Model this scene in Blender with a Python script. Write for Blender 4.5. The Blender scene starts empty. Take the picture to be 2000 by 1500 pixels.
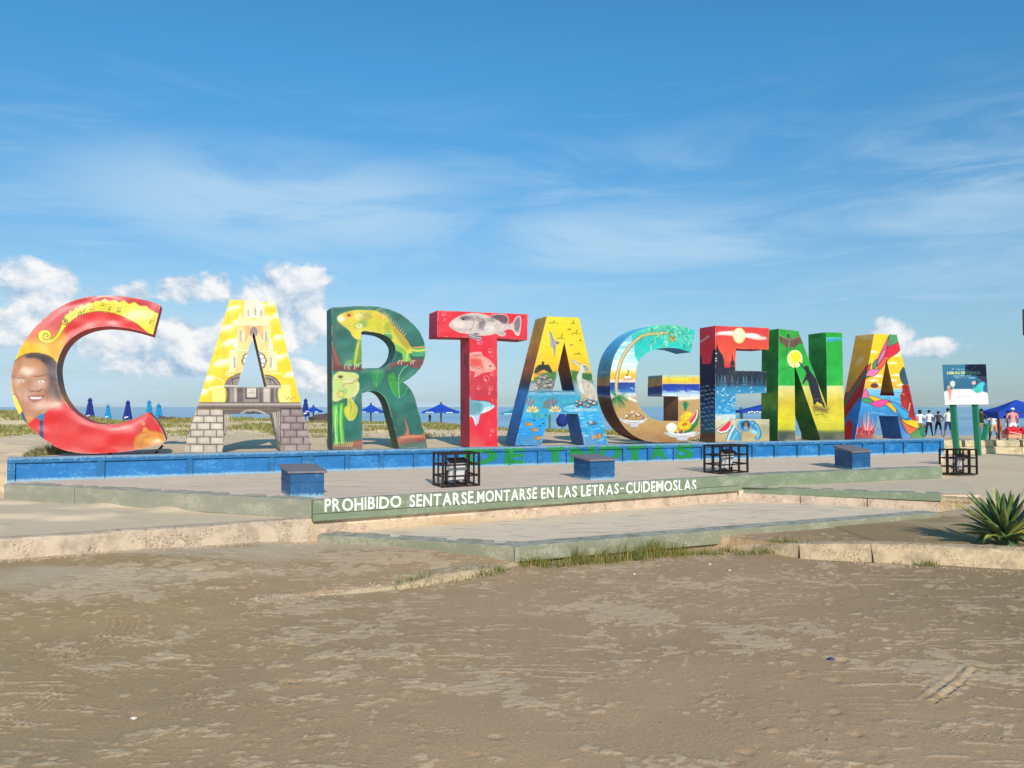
import bpy, bmesh, math, random
import numpy as np
from mathutils import Vector, noise as mnoise, geometry as mgeo

R = math.radians
rnd = random.Random(11)
rng = np.random.default_rng(11)
S = bpy.context.scene
COL = S.collection

# ------------------------------------------------------------------ camera
CAM = np.array([0.0, 0.0, 1.6]); F = 1500.0; TILT = math.atan(45.0 / F)
cd = bpy.data.cameras.new('camera'); cam = bpy.data.objects.new('camera', cd); COL.objects.link(cam)
cd.sensor_width = 36; cd.lens = 27.0; cd.clip_end = 60000; cd.clip_start = 0.05
cam.location = CAM; cam.rotation_euler = (R(90) + TILT, 0, 0)
S.camera = cam

# ------------------------------------------------------------------ sun, sky, exposure
SUN_EL, SUN_AZ = R(27), R(13.5)           # the sun stands behind the camera, a little to the right
sv = Vector((math.sin(SUN_AZ) * math.cos(SUN_EL), -math.cos(SUN_AZ) * math.cos(SUN_EL), math.sin(SUN_EL)))
sd = bpy.data.lights.new('sun', 'SUN'); sun = bpy.data.objects.new('sun', sd); COL.objects.link(sun)
sd.energy = 3.5; sd.angle = R(0.53); sd.color = (1.0, 0.93, 0.82)
sun.rotation_euler = sv.to_track_quat('Z', 'Y').to_euler(); sun.location = (5, -20, 15)
S.view_settings.view_transform = 'Standard'; S.view_settings.look = 'None'
S.view_settings.exposure = 0.15; S.view_settings.gamma = 1.0
S.view_settings.use_curve_mapping = False

class NT:
    """small helper for building node trees"""
    def __init__(self, tree):
        self.t = tree; tree.nodes.clear()
    def n(self, typ, ins=None, **props):
        nd = self.t.nodes.new(typ)
        for k, v in props.items(): setattr(nd, k, v)
        for k, v in (ins or {}).items(): self.set(nd.inputs[k], v)
        return nd
    def set(self, sock, v):
        if isinstance(v, bpy.types.NodeSocket): self.t.links.new(v, sock)
        elif isinstance(v, bpy.types.Node): self.t.links.new(v.outputs[0], sock)
        else: sock.default_value = v
    def m(self, op, a, b=0.0, c=None, clamp=False):
        nd = self.n('ShaderNodeMath', {0: a, 1: b}, operation=op, use_clamp=clamp)
        if c is not None: self.set(nd.inputs[2], c)
        return nd.outputs[0]
    def v(self, op, a, b=(0, 0, 0), out=0):
        return self.n('ShaderNodeVectorMath', {0: a, 1: b}, operation=op).outputs[out]
    def rng(self, x, a, b, c=0.0, d=1.0, smooth=True):
        nd = self.n('ShaderNodeMapRange', {'Value': x, 'From Min': a, 'From Max': b, 'To Min': c, 'To Max': d})
        nd.interpolation_type = 'SMOOTHSTEP' if smooth else 'LINEAR'
        return nd.outputs[0]
    def noise(self, vec, scale, detail=4, rough=0.55, dist=0.0):
        return self.n('ShaderNodeTexNoise', {'Vector': vec, 'Scale': scale, 'Detail': detail, 'Roughness': rough, 'Distortion': dist}).outputs[0]
    def mix(self, f, a, b, blend='MIX'):
        nd = self.n('ShaderNodeMix', data_type='RGBA', blend_type=blend)
        self.set(nd.inputs[0], f); self.set(nd.inputs[6], a); self.set(nd.inputs[7], b)
        return nd.outputs[2]
    def map(self, vec, scale=(1, 1, 1), loc=(0, 0, 0), rot=(0, 0, 0)):
        return self.n('ShaderNodeMapping', {'Vector': vec, 'Scale': scale, 'Location': loc, 'Rotation': rot}).outputs[0]
    def pos(self):
        return self.n('ShaderNodeNewGeometry').outputs['Position']

def lin(c):
    c = np.asarray(c, float) / 255.0
    return np.where(c <= 0.04045, c / 12.92, ((c + 0.055) / 1.055) ** 2.4)
def C4(*c):
    if len(c) == 1: c = c[0]
    l = lin(c); return (float(l[0]), float(l[1]), float(l[2]), 1.0)

# sky: Nishita air plus the clouds of the photograph as functions of direction
W = bpy.data.worlds.new('World'); S.world = W; W.use_nodes = True
w = NT(W.node_tree)
dirv = w.n('ShaderNodeTexCoord').outputs['Generated']
sky = w.n('ShaderNodeTexSky', sky_type='NISHITA')
sky.sun_disc = False; sky.sun_elevation = SUN_EL; sky.sun_rotation = R(180) - SUN_AZ
sky.altitude = 0; sky.air_density = 1.0; sky.dust_density = 0.6; sky.ozone_density = 2.2
SKY_STRENGTH = 0.085
sep = w.n('ShaderNodeSeparateXYZ', {0: dirv})
az = w.m('ARCTAN2', sep.outputs[0], sep.outputs[1])
el = w.m('ARCSINE', sep.outputs[2])
skycol = sky.outputs[0]
skycol = w.mix(1.0, skycol, w.mix(w.rng(el, 0.02, 0.42, smooth=False), (0.64, 0.82, 0.97, 1), (0.54, 1.38, 1.66, 1)), 'MULTIPLY')   # the camera's rendering of blue
bg1 = w.n('ShaderNodeBackground', {'Color': skycol, 'Strength': SKY_STRENGTH})
P = w.n('ShaderNodeCombineXYZ', {0: az, 1: el}).outputs[0]
def pxdir(x, y):
    xc = (x - 1000) / F; yc = -(y - 750) / F
    f = math.cos(TILT) - yc * math.sin(TILT); u = math.sin(TILT) + yc * math.cos(TILT)
    return math.atan2(xc, f), math.atan2(u, math.hypot(xc, f))
def blob(x, y, rx, ry, amp=1.0):
    a, e = pxdir(x, y)
    q = w.v('SUBTRACT', P, (a, e, 0)); q = w.v('MULTIPLY', q, (F / rx, F / ry, 1))
    d = w.v('LENGTH', q, out=1)
    return w.m('MULTIPLY', w.m('SUBTRACT', 1.0, d), amp)
# (x, y, rx, ry) of each cumulus heap, given by where it stands in the sky
heaps = [(90, 565, 78, 66), (120, 640, 110, 42), (25, 640, 90, 40), (258, 572, 42, 28), (345, 565, 45, 30), (425, 560, 32, 32),
         (560, 580, 105, 68), (520, 640, 120, 48), (612, 630, 50, 46), (375, 665, 78, 56), (330, 715, 120, 34), (615, 735, 70, 36), (230, 665, 90, 45),
         (1738, 655, 44, 34), (1800, 682, 70, 20)]
fld = None
for h in heaps:
    b = blob(*h); fld = b if fld is None else w.m('MAXIMUM', fld, b)
# elsewhere round the horizon the same kind of low heaps go on
far_m = w.rng(w.m('ABSOLUTE', az), 0.75, 1.1)
low = w.m('SUBTRACT', 1.0, w.m('DIVIDE', w.m('ABSOLUTE', w.m('SUBTRACT', el, 0.09)), 0.11))
farf = w.m('ADD', w.m('MULTIPLY', w.m('MINIMUM', low, w.rng(w.noise(w.map(P, (3.2, 1, 1)), 1.0, 2), 0.4, 0.65, -0.6, 1.0)), far_m), w.m('MULTIPLY', w.m('SUBTRACT', 1.0, far_m), -2.0))
fld = w.m('MAXIMUM', fld, farf)
def puff(off):
    q = w.v('ADD', P, off)
    n1 = w.noise(w.map(q, (1, 1.25, 1)), 17.0, 12, 0.62, 0.25)
    n2 = w.n('ShaderNodeTexVoronoi', {'Vector': w.v('ADD', q, w.v('MULTIPLY', w.n('ShaderNodeTexNoise', {'Vector': q, 'Scale': 40.0, 'Detail': 3.0}).outputs['Color'], (0.012, 0.012, 0))), 'Scale': 26.0, 'Smoothness': 0.6}, feature='SMOOTH_F1').outputs[0]
    return w.m('SUBTRACT', w.m('MULTIPLY', n1, 2.1), w.m('MULTIPLY', n2, 0.55))
pf = puff((0, 0, 0)); pl = puff((0.006, 0.012, 0))
dens = w.m('ADD', fld, w.m('SUBTRACT', pf, 0.78))
cmask = w.m('MULTIPLY', w.rng(dens, -0.04, 0.42), 0.86)
relief = w.m('SUBTRACT', pf, pl)
lit = w.m('ADD', w.rng(dens, 0.0, 0.7, 0.40, 0.70), w.m('MULTIPLY', relief, 1.5), clamp=True)
ccol = w.mix(lit, C4(148, 178, 206), C4(246, 243, 240))
# veils: pale haze streaks in the lower sky, thin cirrus higher up
vn = w.noise(w.map(P, (3.0, 14.0, 1), rot=(0, 0, 0.10)), 1.0, 7, 0.6, 0.6)
vn2 = w.noise(w.map(P, (5.0, 34.0, 1), loc=(3, 1, 0), rot=(0, 0, 0.16)), 1.0, 6, 0.62, 0.8)
band = w.m('MULTIPLY', w.rng(el, 0.02, 0.20), w.rng(el, 0.42, 0.24))
veil = w.m('MULTIPLY', w.m('MULTIPLY', w.rng(vn, 0.42, 0.75), band), 0.75)
veil2 = w.m('MULTIPLY', w.m('MULTIPLY', w.rng(vn2, 0.5, 0.8), w.rng(el, 0.5, 0.12)), 0.5)
stretch = w.noise(w.map(P, (4.0, 40.0, 1), loc=(7, 3, 0)), 1.0, 6, 0.6, 0.3)
lowleft = w.m('MULTIPLY', w.m('MULTIPLY', w.rng(az, 0.16, -0.20), w.rng(el, 0.20, 0.04)), w.rng(stretch, 0.30, 0.62, 0.35, 1.0))
veil = w.m('MAXIMUM', w.m('MAXIMUM', veil, veil2), lowleft)
veil = w.m('ADD', w.m('MULTIPLY', veil, 0.85), w.m('MULTIPLY', w.rng(el, 0.36, 0.05), 0.34))
right_w = w.m('MULTIPLY', w.m('MULTIPLY', w.rng(blob(1980, 330, 420, 190), 0.0, 1.0), w.rng(vn2, 0.36, 0.66)), 0.5)
veil = w.m('MAXIMUM', veil, right_w)
soft = w.m('MULTIPLY', w.m('MULTIPLY', w.m('MAXIMUM', w.rng(blob(560, 400, 620, 150), 0, .8), w.rng(blob(1250, 470, 560, 110), 0, .8)), w.rng(vn, 0.26, 0.60)), 0.85)
veil = w.m('MAXIMUM', veil, soft)
bgv = w.n('ShaderNodeBackground', {'Color': C4(186, 212, 230), 'Strength': 1.0})
bgc = w.n('ShaderNodeBackground', {'Color': ccol, 'Strength': 1.0})
up = w.rng(sep.outputs[2], -0.004, 0.0)
m1 = w.n('ShaderNodeMixShader', {0: w.m('MULTIPLY', w.m('MULTIPLY', veil, 0.8), up), 1: bg1.outputs[0], 2: bgv.outputs[0]})
m2 = w.n('ShaderNodeMixShader', {0: w.m('MULTIPLY', cmask, up), 1: m1.outputs[0], 2: bgc.outputs[0]})
w.n('ShaderNodeOutputWorld', {0: m2.outputs[0]})

# ------------------------------------------------------------------ geometry of the view -> places in the world
def ray(x, y):
    xc = (x - 1000.0) / F; yc = -(y - 750.0) / F
    return np.array([xc, math.cos(TILT) - yc * math.sin(TILT), math.sin(TILT) + yc * math.cos(TILT)])
def on_z(x, y, z):
    r = ray(x, y); s = (z - CAM[2]) / r[2]; return CAM + r * s
def on_y(x, y, Y):
    r = ray(x, y); return CAM + r * (Y / r[1])
def project(p):
    p = np.atleast_2d(p) - CAM
    f = p[:, 1] * math.cos(TILT) + p[:, 2] * math.sin(TILT); u = -p[:, 1] * math.sin(TILT) + p[:, 2] * math.cos(TILT)
    return np.stack([1000 + F * p[:, 0] / f, 750 - F * u / f], 1)

# ------------------------------------------------------------------ object helpers
def tag(o, label=None, cat=None, group=None, kind=None):
    if label: o['label'] = label
    if cat: o['category'] = cat
    if group: o['group'] = group
    if kind: o['kind'] = kind
    return o
def empty(name, loc, label=None, cat=None, group=None, kind=None):
    o = bpy.data.objects.new(name, None); COL.objects.link(o); o.location = loc
    o.empty_display_size = 0.1
    return tag(o, label, cat, group, kind)
def wloc(o):
    v = Vector((0, 0, 0))
    while o is not None:
        v += o.location; o = o.parent
    return v
def mesh(name, verts, faces, mat, parent=None, smooth=False, at=None):
    """verts are world coordinates; the object's origin is put at `at` (or the parent's origin)"""
    base = wloc(parent) if parent is not None else Vector((0, 0, 0))
    org = Vector(at) if at is not None else base
    me = bpy.data.meshes.new(name)
    v = np.asarray(verts, float) - np.array(org)
    if isinstance(faces, np.ndarray):
        n, k = faces.shape
        me.vertices.add(len(v)); me.vertices.foreach_set('co', v.ravel())
        me.loops.add(n * k); me.loops.foreach_set('vertex_index', faces.ravel().astype(np.int32))
        me.polygons.add(n); me.polygons.foreach_set('loop_start', np.arange(0, n * k, k, dtype=np.int32))
        me.polygons.foreach_set('loop_total', np.full(n, k, np.int32))
        me.update(calc_edges=True)
    else:
        me.from_pydata([tuple(p) for p in v], [], [list(f) for f in faces])
    me.validate()
    if mat is not None:
        for m_ in (mat if isinstance(mat, (list, tuple)) else [mat]): me.materials.append(m_)
    if smooth: me.shade_smooth()
    o = bpy.data.objects.new(name, me); COL.objects.link(o)
    if parent is not None: o.parent = parent
    o.location = org - base
    return o
def colattr(o, cols, name='paint'):
    a = o.data.color_attributes.new(name, 'FLOAT_COLOR', 'POINT')
    c = np.ones((len(cols), 4), np.float32); c[:, :3] = cols
    a.data.foreach_set('color', c.ravel())
def copy_thing(o, delta, parent=None):
    c = o.copy(); COL.objects.link(c)
    if parent is None: c.location = Vector(o.location) + Vector(delta)
    else: c.parent = parent
    for ch in list(o.children): copy_thing(ch, delta, c)
    return c

class MB:
    """collects simple solids into one mesh"""
    def __init__(self): self.v = []; self.f = []; self.mi = []
    def add(self, vs, fs, mi=0):
        b = len(self.v); self.v += [tuple(map(float, p)) for p in vs]
        self.f += [tuple(b + i for i in f) for f in fs]; self.mi += [mi] * len(fs); return self
    def box8(self, p, mi=0):      # 4 bottom corners then 4 top corners
        return self.add(p, [(3, 2, 1, 0), (4, 5, 6, 7), (0, 1, 5, 4), (1, 2, 6, 5), (2, 3, 7, 6), (3, 0, 4, 7)], mi)
    def box(self, c, ux, uy, uz, mi=0):
        c, ux, uy, uz = map(np.array, (c, ux, uy, uz))
        lo = [c - ux - uy - uz, c + ux - uy - uz, c + ux + uy - uz, c - ux + uy - uz]
        return self.box8(lo + [p + 2 * uz for p in lo], mi)
    def bar(self, a, b, w_, h_=None, mi=0, up=(0, 0, 1)):
        a = np.array(a, float); b = np.array(b, float); d = b - a; L = np.linalg.norm(d); d = d / L
        up = np.array(up, float)
        if abs(np.dot(up, d)) > 0.95: up = np.array((0.375, -0.927, 0))
        s = np.cross(d, up); s /= np.linalg.norm(s); u = np.cross(s, d)
        return self.box((a + b) / 2, d * L / 2, s * w_ / 2, u * (h_ or w_) / 2, mi)
    def tube(self, pts, rad, n=8, mi=0, cap=True):
        pts = [np.array(p, float) for p in pts]; rad = rad if isinstance(rad, (list, tuple)) else [rad] * len(pts)
        vs = []; fs = []
        for i, p in enumerate(pts):
            d = pts[min(i + 1, len(pts) - 1)] - pts[max(i - 1, 0)]; d /= (np.linalg.norm(d) + 1e-9)
            a = np.cross(d, (0.31, 0.2, 0.93) if abs(d[2]) < 0.9 else (1, 0.1, 0)); a /= np.linalg.norm(a); b = np.cross(d, a)
            for k in range(n):
                t = 2 * math.pi * k / n; vs.append(p + (a * math.cos(t) + b * math.sin(t)) * rad[i])
        for i in range(len(pts) - 1):
            for k in range(n):
                fs.append((i * n + k, i * n + (k + 1) % n, (i + 1) * n + (k + 1) % n, (i + 1) * n + k))
        if cap: fs.append(tuple(range(n - 1, -1, -1))); fs.append(tuple((len(pts) - 1) * n + k for k in range(n)))
        return self.add(vs, fs, mi)
    def build(self, name, mat, parent=None, smooth=False, at=None, bevel=0.0):
        o = mesh(name, self.v, self.f, mat, parent, smooth, at)
        if len(set(self.mi)) > 1: o.data.polygons.foreach_set('material_index', np.array(self.mi, np.int32))
        if bevel:
            bm = bmesh.new(); bm.from_mesh(o.data)
            bmesh.ops.bevel(bm, geom=bm.edges[:], offset=bevel, segments=1, affect='EDGES', clamp_overlap=True)
            bm.to_mesh(o.data); bm.free()
        return o

def sstep(a, b, x):
    t = np.clip((x - a) / (b - a), 0, 1); return t * t * (3 - 2 * t)

# value noise in numpy (tileable lattice)
_L = rng.random((256, 256))
def vnoise(x, y):
    xi = np.floor(x).astype(int); yi = np.floor(y).astype(int); fx = x - xi; fy = y - yi
    fx = fx * fx * (3 - 2 * fx); fy = fy * fy * (3 - 2 * fy)
    g = lambda a, b: _L[a & 255, b & 255]
    return (g(xi, yi) * (1 - fx) + g(xi + 1, yi) * fx) * (1 - fy) + (g(xi, yi + 1) * (1 - fx) + g(xi + 1, yi + 1) * fx) * fy
def fbm(x, y, oct=4, gain=0.5):
    s = 0; a = 1; t = 0
    for i in range(oct):
        s = s + a * vnoise(x * 2 ** i + 17.3 * i, y * 2 ** i + 9.1 * i); t += a; a *= gain
    return s / t

# ------------------------------------------------------------------ materials
def mat(name):
    m_ = bpy.data.materials.new(name); m_.use_nodes = True
    return m_, NT(m_.node_tree)
def finish(t, color, rough=0.6, bump=None, bstr=0.3, bdist=0.01, metal=0.0, spec=0.5, coat=0.0, extra=None):
    ins = {'Base Color': color, 'Roughness': rough, 'Metallic': metal, 'Specular IOR Level': spec, 'Coat Weight': coat}
    ins.update(extra or {})
    if bump is not None:
        ins['Normal'] = t.n('ShaderNodeBump', {'Height': bump, 'Strength': bstr, 'Distance': bdist}).outputs[0]
    p = t.n('ShaderNodeBsdfPrincipled', ins)
    t.n('ShaderNodeOutputMaterial', {0: p.outputs[0]})
    return p
def paintmat(name, rgb, var=0.18, rough=0.55, scale=6.0, dirt=(120, 112, 98), dirt_amt=0.25, bstr=0.15, spec=0.4, metal=0.0):
    """a painted or plain surface with slight variation, dust and fine relief"""
    m_, t = mat(name); p = t.n('ShaderNodeTexCoord').outputs['Object']
    n1 = t.noise(p, scale, 6, 0.6); n2 = t.noise(p, scale * 7, 4, 0.6)
    c = C4(rgb); dk = tuple(v * (1 - var) for v in c[:3]) + (1,); lt = tuple(min(1, v * (1 + var)) for v in c[:3]) + (1,)
    col = t.mix(n1, dk, lt)
    if dirt_amt > 0: col = t.mix(t.m('MULTIPLY', t.rng(n2, 0.45, 0.75), dirt_amt), col, C4(dirt))
    finish(t, col, rough, n2, bstr, 0.004, metal, spec); return m_
def attrmat(name, rough=0.42, bump_big=0.0, spec=0.5, bstr=0.2):
    """mural paint: colour comes from the mesh's own painted colours"""
    m_, t = mat(name)
    a = t.n('ShaderNodeAttribute', attribute_name='paint').outputs['Color']
    p = t.n('ShaderNodeTexCoord').outputs['Object']
    n2 = t.noise(p, 40, 4, 0.6); n1 = t.noise(t.map(p, (1, 1, 1.3)), 1.3, 1.5, 0.4)
    col = t.mix(t.rng(n2, 0.3, 0.8, 0.0, 0.06), a, C4(150, 140, 125))
    h = t.m('ADD', t.m('MULTIPLY', n2, 0.008), t.m('MULTIPLY', n1, bump_big))
    finish(t, col, rough, h, 1.0, 0.05, 0, spec); return m_
# ------------------------------------------------------------------ levels and outlines of the place
ZF, ZP, ZM, ZT, ZW = -0.20, 0.0, 0.21, 0.42, 0.80       # sand in front, lower platform, middle level, terrace, wall top
WL = on_z(14, 894.2, ZW); WB = on_z(640, 880.0, ZW); WR = on_z(1844, 855.6, ZW)   # front top edge of the blue wall
K0 = on_z(-40, 1056, ZM); K1 = on_z(606, 1013, ZM)      # the beige curb on the left
P0 = on_z(12, 946, ZT); P1 = on_z(614, 979, ZT); P2 = on_z(1440, 930, ZT); P3 = on_z(1838, 913.5, ZT)
M1 = on_z(1838, 968, ZM); M2 = on_z(1925, 973, ZM)
L0 = on_z(622, 1046, ZP); L1 = on_z(1010, 1069, ZP); L2 = on_z(1834, 1003, ZP)
def seg(a, b, t_): return np.array(a) + (np.array(b) - np.array(a)) * t_
Kx = np.array([-60, K0[0], K1[0], P1[0] + .02, P2[0], M1[0], M2[0], M2[0] + .5, 60])
Ky = np.array([K0[1] - 20, K0[1], K1[1], P1[1] + .05, P2[1] + .05, M1[1] + .05, M2[1] + .0, M2[1] - .1, M2[1] + 6])
Qp = [on_z(470, 1168, -.17), on_z(770, 1138, -.14), on_z(940, 1110, -.13), L1 + [.0, .14, 0], seg(L1, L2, .22) + [0, .14, 0], seg(L1, L2, .40) + [0, .07, 0], on_z(1560, 1060, -.02), on_z(1700, 1062, 0), on_z(2010, 1073, 0)]
Qx = np.array([-60, Qp[0][0] - 1.5] + [q[0] for q in Qp] + [60]); Qy = np.array([Qp[0][1] - 2, Qp[0][1] - .6] + [q[1] for q in Qp] + [Qp[-1][1] - 2])

def wall_y(x): return np.interp(x, [WL[0] - 20, WL[0], WB[0], WR[0], WR[0] + 20], [WL[1] - 8, WL[1], WB[1], WR[1], WR[1] + 8])
crest_px = np.array([-900, -200, 0, 110, 200, 330, 460, 620, 700, 850, 920, 1000, 1100, 1250, 1450, 1600, 1800, 2300])
crest_y = np.array([800, 801, 805, 812, 826, 824, 820, 828, 828, 830, 834, 841, 845, 846, 848, 852, 858, 862])
crest_x = (crest_px - 1000) / F * 30.5; crest_z = 1.6 - (crest_y - 795) / F * 30.5
def height(x, y):
    yk = np.interp(x, Kx, Ky); yq = np.interp(x, Qx, Qy)
    n = fbm(x * .7 + 5, y * .7 + 5, 3) - .5; nf = fbm(x * 3 + 50, y * 3 + 50, 3) - .5
    # in front of the low broken curb
    front = ZF + .02 * n
    left = sstep(-1.6, -3.2, x); front = front + left * .19 * sstep(yk - 3.8, yk - .4, y) + .05 * left * 0
    # between broken curb and step line
    t = np.clip((y - yq) / np.maximum(yk - yq, .3), 0, 1)
    midz = np.where(x < .05, -.17 + .14 * t, -.05 + .0 * t) + .015 * n
    midz = np.where((x > .05) & (x < 4.5), np.minimum(midz, -.07), midz)
    qb = sstep(-.02, .02, y - yq) * (1 - left) + left * 0
    h = front * (1 - qb) + np.maximum(midz, front) * qb
    # middle level behind the step line
    behind = ZM - .012 + .02 * n + .05 * sstep(.2, 1.2, y - yk) * sstep(.35, .65, fbm(x * 1.1, y * 1.6, 2)) * (x < -2.6)
    kb = sstep(-.03, .03, y - yk)
    kr = sstep(M1[0] - .1, M1[0] + .5, x)                        # at the right end the step dissolves into a slope of sand
    kb = kb * (1 - kr) + kr * sstep(-.9, .5, y - yk)
    h = h * (1 - kb) + behind * kb
    # left of the wall end the sand climbs to the dune foot
    lw = sstep(WL[0] + .02, WL[0] - .3, x)
    climb = sstep(WL[1] - 1.6, WL[1] + 2.2, y); h = h + lw * climb * .52 * (kb > .5)
    # behind the wall: sand heaped level with the wall top, then the dune
    wy = wall_y(x); inw = (x > WL[0] - .05) & (x < WR[0] + .02)
    cz = np.interp(x, crest_x, crest_z)
    plate = ZW - .03 + .05 * n * sstep(.6, 2, y - wy)
    dune = plate + (cz - plate) * sstep(23.0, 30.5, y) + .16 * n * sstep(22, 25, y) * sstep(34, 31, y) + .10 * nf * sstep(22, 24, y) * sstep(34, 31, y)
    rightdrop = sstep(1.0, 7.0, x) * sstep(1.35, 3.0, y - wy)
    dune = dune * (1 - rightdrop) + np.minimum(dune, cz) * rightdrop
    rd2 = sstep(7.2, 9.2, x) * sstep(1.3, 2.8, y - wy)
    dune = dune * (1 - rd2) + np.minimum(dune, -.02) * rd2
    beach = -.30 - .012 * (y - 36); beach = np.where(y > 60, beach - .07 * (y - 60), beach)
    bl = sstep(31.5, 36.5, y)
    zb = dune * (1 - bl) + beach * bl
    h = np.where(inw & (y > wy + .13), zb, h)
    # left of wall: same dune
    h = np.where((~inw) & (x < 0) & (y > WL[1] + 2.2), (h * (1 - sstep(20, 23, y)) + (zb - .0) * sstep(20, 23, y)), h)
    # right of the wall: level sand to the low sea wall, beach behind it
    sw = 22.9 + (x - 13) * .02
    rb = sstep(sw + .05, sw + .35, y); rz = ZM + .02 * n
    rz = rz * (1 - rb) + (-.02 - .016 * (y - 23)) * rb; rz = np.where(y > 34, np.minimum(rz, beach), rz)
    h = np.where((~inw) & (x > 0) & (y > 15.5), rz, h)
    return h

# fine grid: dense where the camera is near
def axis(segs):
    out = []
    for a, b, s in segs: out += list(np.arange(a, b - s * .25, s))
    out.append(segs[-1][1]); return np.array(out)
gx = axis([(-600, -100, 100), (-100, -30, 10), (-30, -12, .5), (-12, -6.5, .08), (-6.5, 7.6, .022), (7.6, 14, .08), (14, 30, .5), (30, 100, 10), (100, 600, 100)])
gy = axis([(-60, 0, 5), (0, 2.2, .3), (2.2, 6.0, .016), (6.0, 10, .025), (10, 21, .05), (21, 34, .12), (34, 72, 1.0), (72, 90, 6)])
X, Y = np.meshgrid(gx, gy); Z = height(X, Y)
# scuffs, clods, crusts and tyre marks of the trodden sand in front
fm = (sstep(11.5, 9.5, Y)) * ((np.abs(X) < 9)) * (Z < .15)
wx = X + .25 * (fbm(X * 1.3, Y * 1.3, 3) - .5); wy_ = Y + .25 * (fbm(X * 1.3 + 40, Y * 1.3 + 7, 3) - .5)
big = fbm(wx * 1.0 + 3, wy_ * 1.15 + 11, 3, .6); mid = fbm(wx * 4.0 + 31, wy_ * 4.6 + 2, 6, .70)
fine = fbm(X * 22, Y * 30, 3, .6)
craw = .42 * big + .58 * mid + .12 * (fine - .5); crust = sstep(.566, .590, craw)
spots = sstep(.69, .72, fbm(wx * 9 + 5, wy_ * 17 + 9, 3, .6)) * sstep(.40, .6, fbm(X * .8 + 9, Y * 1.1, 2))
streak = sstep(.66, .70, fbm(wx * 2.4 + 77, wy_ * 30 + 3, 3, .6)) * sstep(.45, .62, fbm(X * .7 + 19, Y * .9 + 4, 2))
crust = np.maximum(crust * (.55 + .45 * sstep(.3, .62, fine)), np.maximum(spots, streak * .8))
rel = .004 * crust + .007 * crust * (fine - .5) + .003 * (mid - .5) + .05 * (fbm(X * .9, Y * .9 + 60, 3) - .5)
clod = sstep(.74, .86, fbm(X * 24 + 3, Y * 27 + 8, 2)) ; rel += .012 * clod * sstep(.42, .62, fbm(X * 1.1 + 4, Y * 1.1 + 2, 2))
prnt = sstep(.74, .84, fbm(X * 9 + 13, Y * 9.4 + 1, 3)); rel -= .010 * prnt
def arc_mark(cx, cy, r0, n, dr, a0, a1, amp):
    global rel, crust
    d = np.hypot(X - cx, Y - cy); a = np.arctan2(Y - cy, X - cx)
    m_ = sstep(a0, a0 + .12, a) * sstep(a1, a1 - .12, a) * sstep(r0 - .02, r0, d) * sstep(r0 + n * dr + .02, r0 + n * dr, d)
    m_ = m_ * (.5 + .5 * vnoise(X * 30, Y * 30)); wv = .5 + .5 * np.cos((d - r0) / dr * 2 * math.pi)
    rel = rel + amp * m_ * (wv - .4); crust = np.maximum(crust, m_ * sstep(.55, .8, wv) * .8)
def line_mark(a, b, wd, n, amp):
    global rel, crust
    a = np.array(a[:2]); b = np.array(b[:2]); d = b - a; L = np.hypot(*d); d = d / L
    s = (X - a[0]) * d[0] + (Y - a[1]) * d[1]; q = -(X - a[0]) * d[1] + (Y - a[1]) * d[0] + .02 * np.sin(s * 3)
    m_ = sstep(0, .1, s) * sstep(L, L - .1, s) * sstep(wd, wd * .85, np.abs(q)) * (.4 + .6 * sstep(.3, .6, vnoise(s * 9, q * 40)))
    wv = .5 + .5 * np.cos(q / wd * math.pi * n); rel = rel + amp * m_ * (wv - .4); crust = np.maximum(crust, m_ * sstep(.6, .85, wv) * .7)
t0 = on_z(228, 1250, ZF)
arc_mark(t0[0] - .95, t0[1] - .05, .80, 5, .048, -.62, .62, .032)
arc_mark(t0[0] + .75, t0[1] + .9, .95, 3, .05, -2.3, -1.7, .014)
t1 = on_z(375, 1370, ZF); arc_mark(t1[0] - .3, t1[1] - .08, .22, 4, .045, -.6, .7, .014)
line_mark(on_z(-10, 1430, ZF), on_z(160, 1330, ZF), .14, 6, .014)
line_mark(on_z(1805, 1375, ZF), on_z(1895, 1300, ZF), .07, 2, .024)
line_mark(on_z(1740, 1412, ZF), on_z(2000, 1448, ZF), .07, 5, .010)
line_mark(on_z(1245, 1312, ZF), on_z(1100, 1330, ZF), .05, 3, .010)
line_mark(on_z(380, 1380, ZF), on_z(620, 1360, ZF), .05, 4, .007)
line_mark(on_z(750, 1415, ZF), on_z(920, 1425, ZF), .05, 4, .007)
Z = Z + rel * fm
# pale / damp tints by place
damp = lin((190, 155, 117)); pale = lin((232, 206, 172)); warm = lin((244, 212, 172)); crustc = lin((218, 192, 156)); grey = lin((212, 190, 162))
g1 = fbm(X * .35 + 2, Y * .5 + 7, 4)
behindk = sstep(-.02, .05, Y - np.interp(X, Kx, Ky))
near_step = sstep(2.6, .3, np.interp(X, Kx, Ky) - Y) * sstep(.35, .6, fbm(X * .8 + 1, Y * 1.6, 3))
c = damp[None, None, :] * (0.90 + .22 * g1[..., None])
olive = lin((176, 147, 104)); lf = (sstep(0.5, -4.0, X) * .8)[..., None]
c = c * (1 - lf) + olive[None, None] * (0.90 + .22 * g1[..., None]) * lf
rt = (sstep(2.0, 5.0, X) * .8)[..., None]; c = c * (1 - rt) + olive[None, None] * .78 * rt
crust_a = np.clip(crust * fm, 0, 1)
u = (near_step * (1 - behindk))[..., None] * .75; c = c * (1 - u) + grey[None, None] * u
u = behindk[..., None]; c = c * (1 - u) + (pale * 1.0)[None, None] * (0.9 + .2 * g1[..., None]) * u
u = (sstep(ZM + .1, ZM + .35, Z) * sstep(14, 15, Y + (X < WL[0]) * 3))[..., None]; c = c * (1 - u) + warm[None, None] * (0.88 + .24 * fbm(X * .9, Y * 1.3, 4)[..., None]) * u
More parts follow.
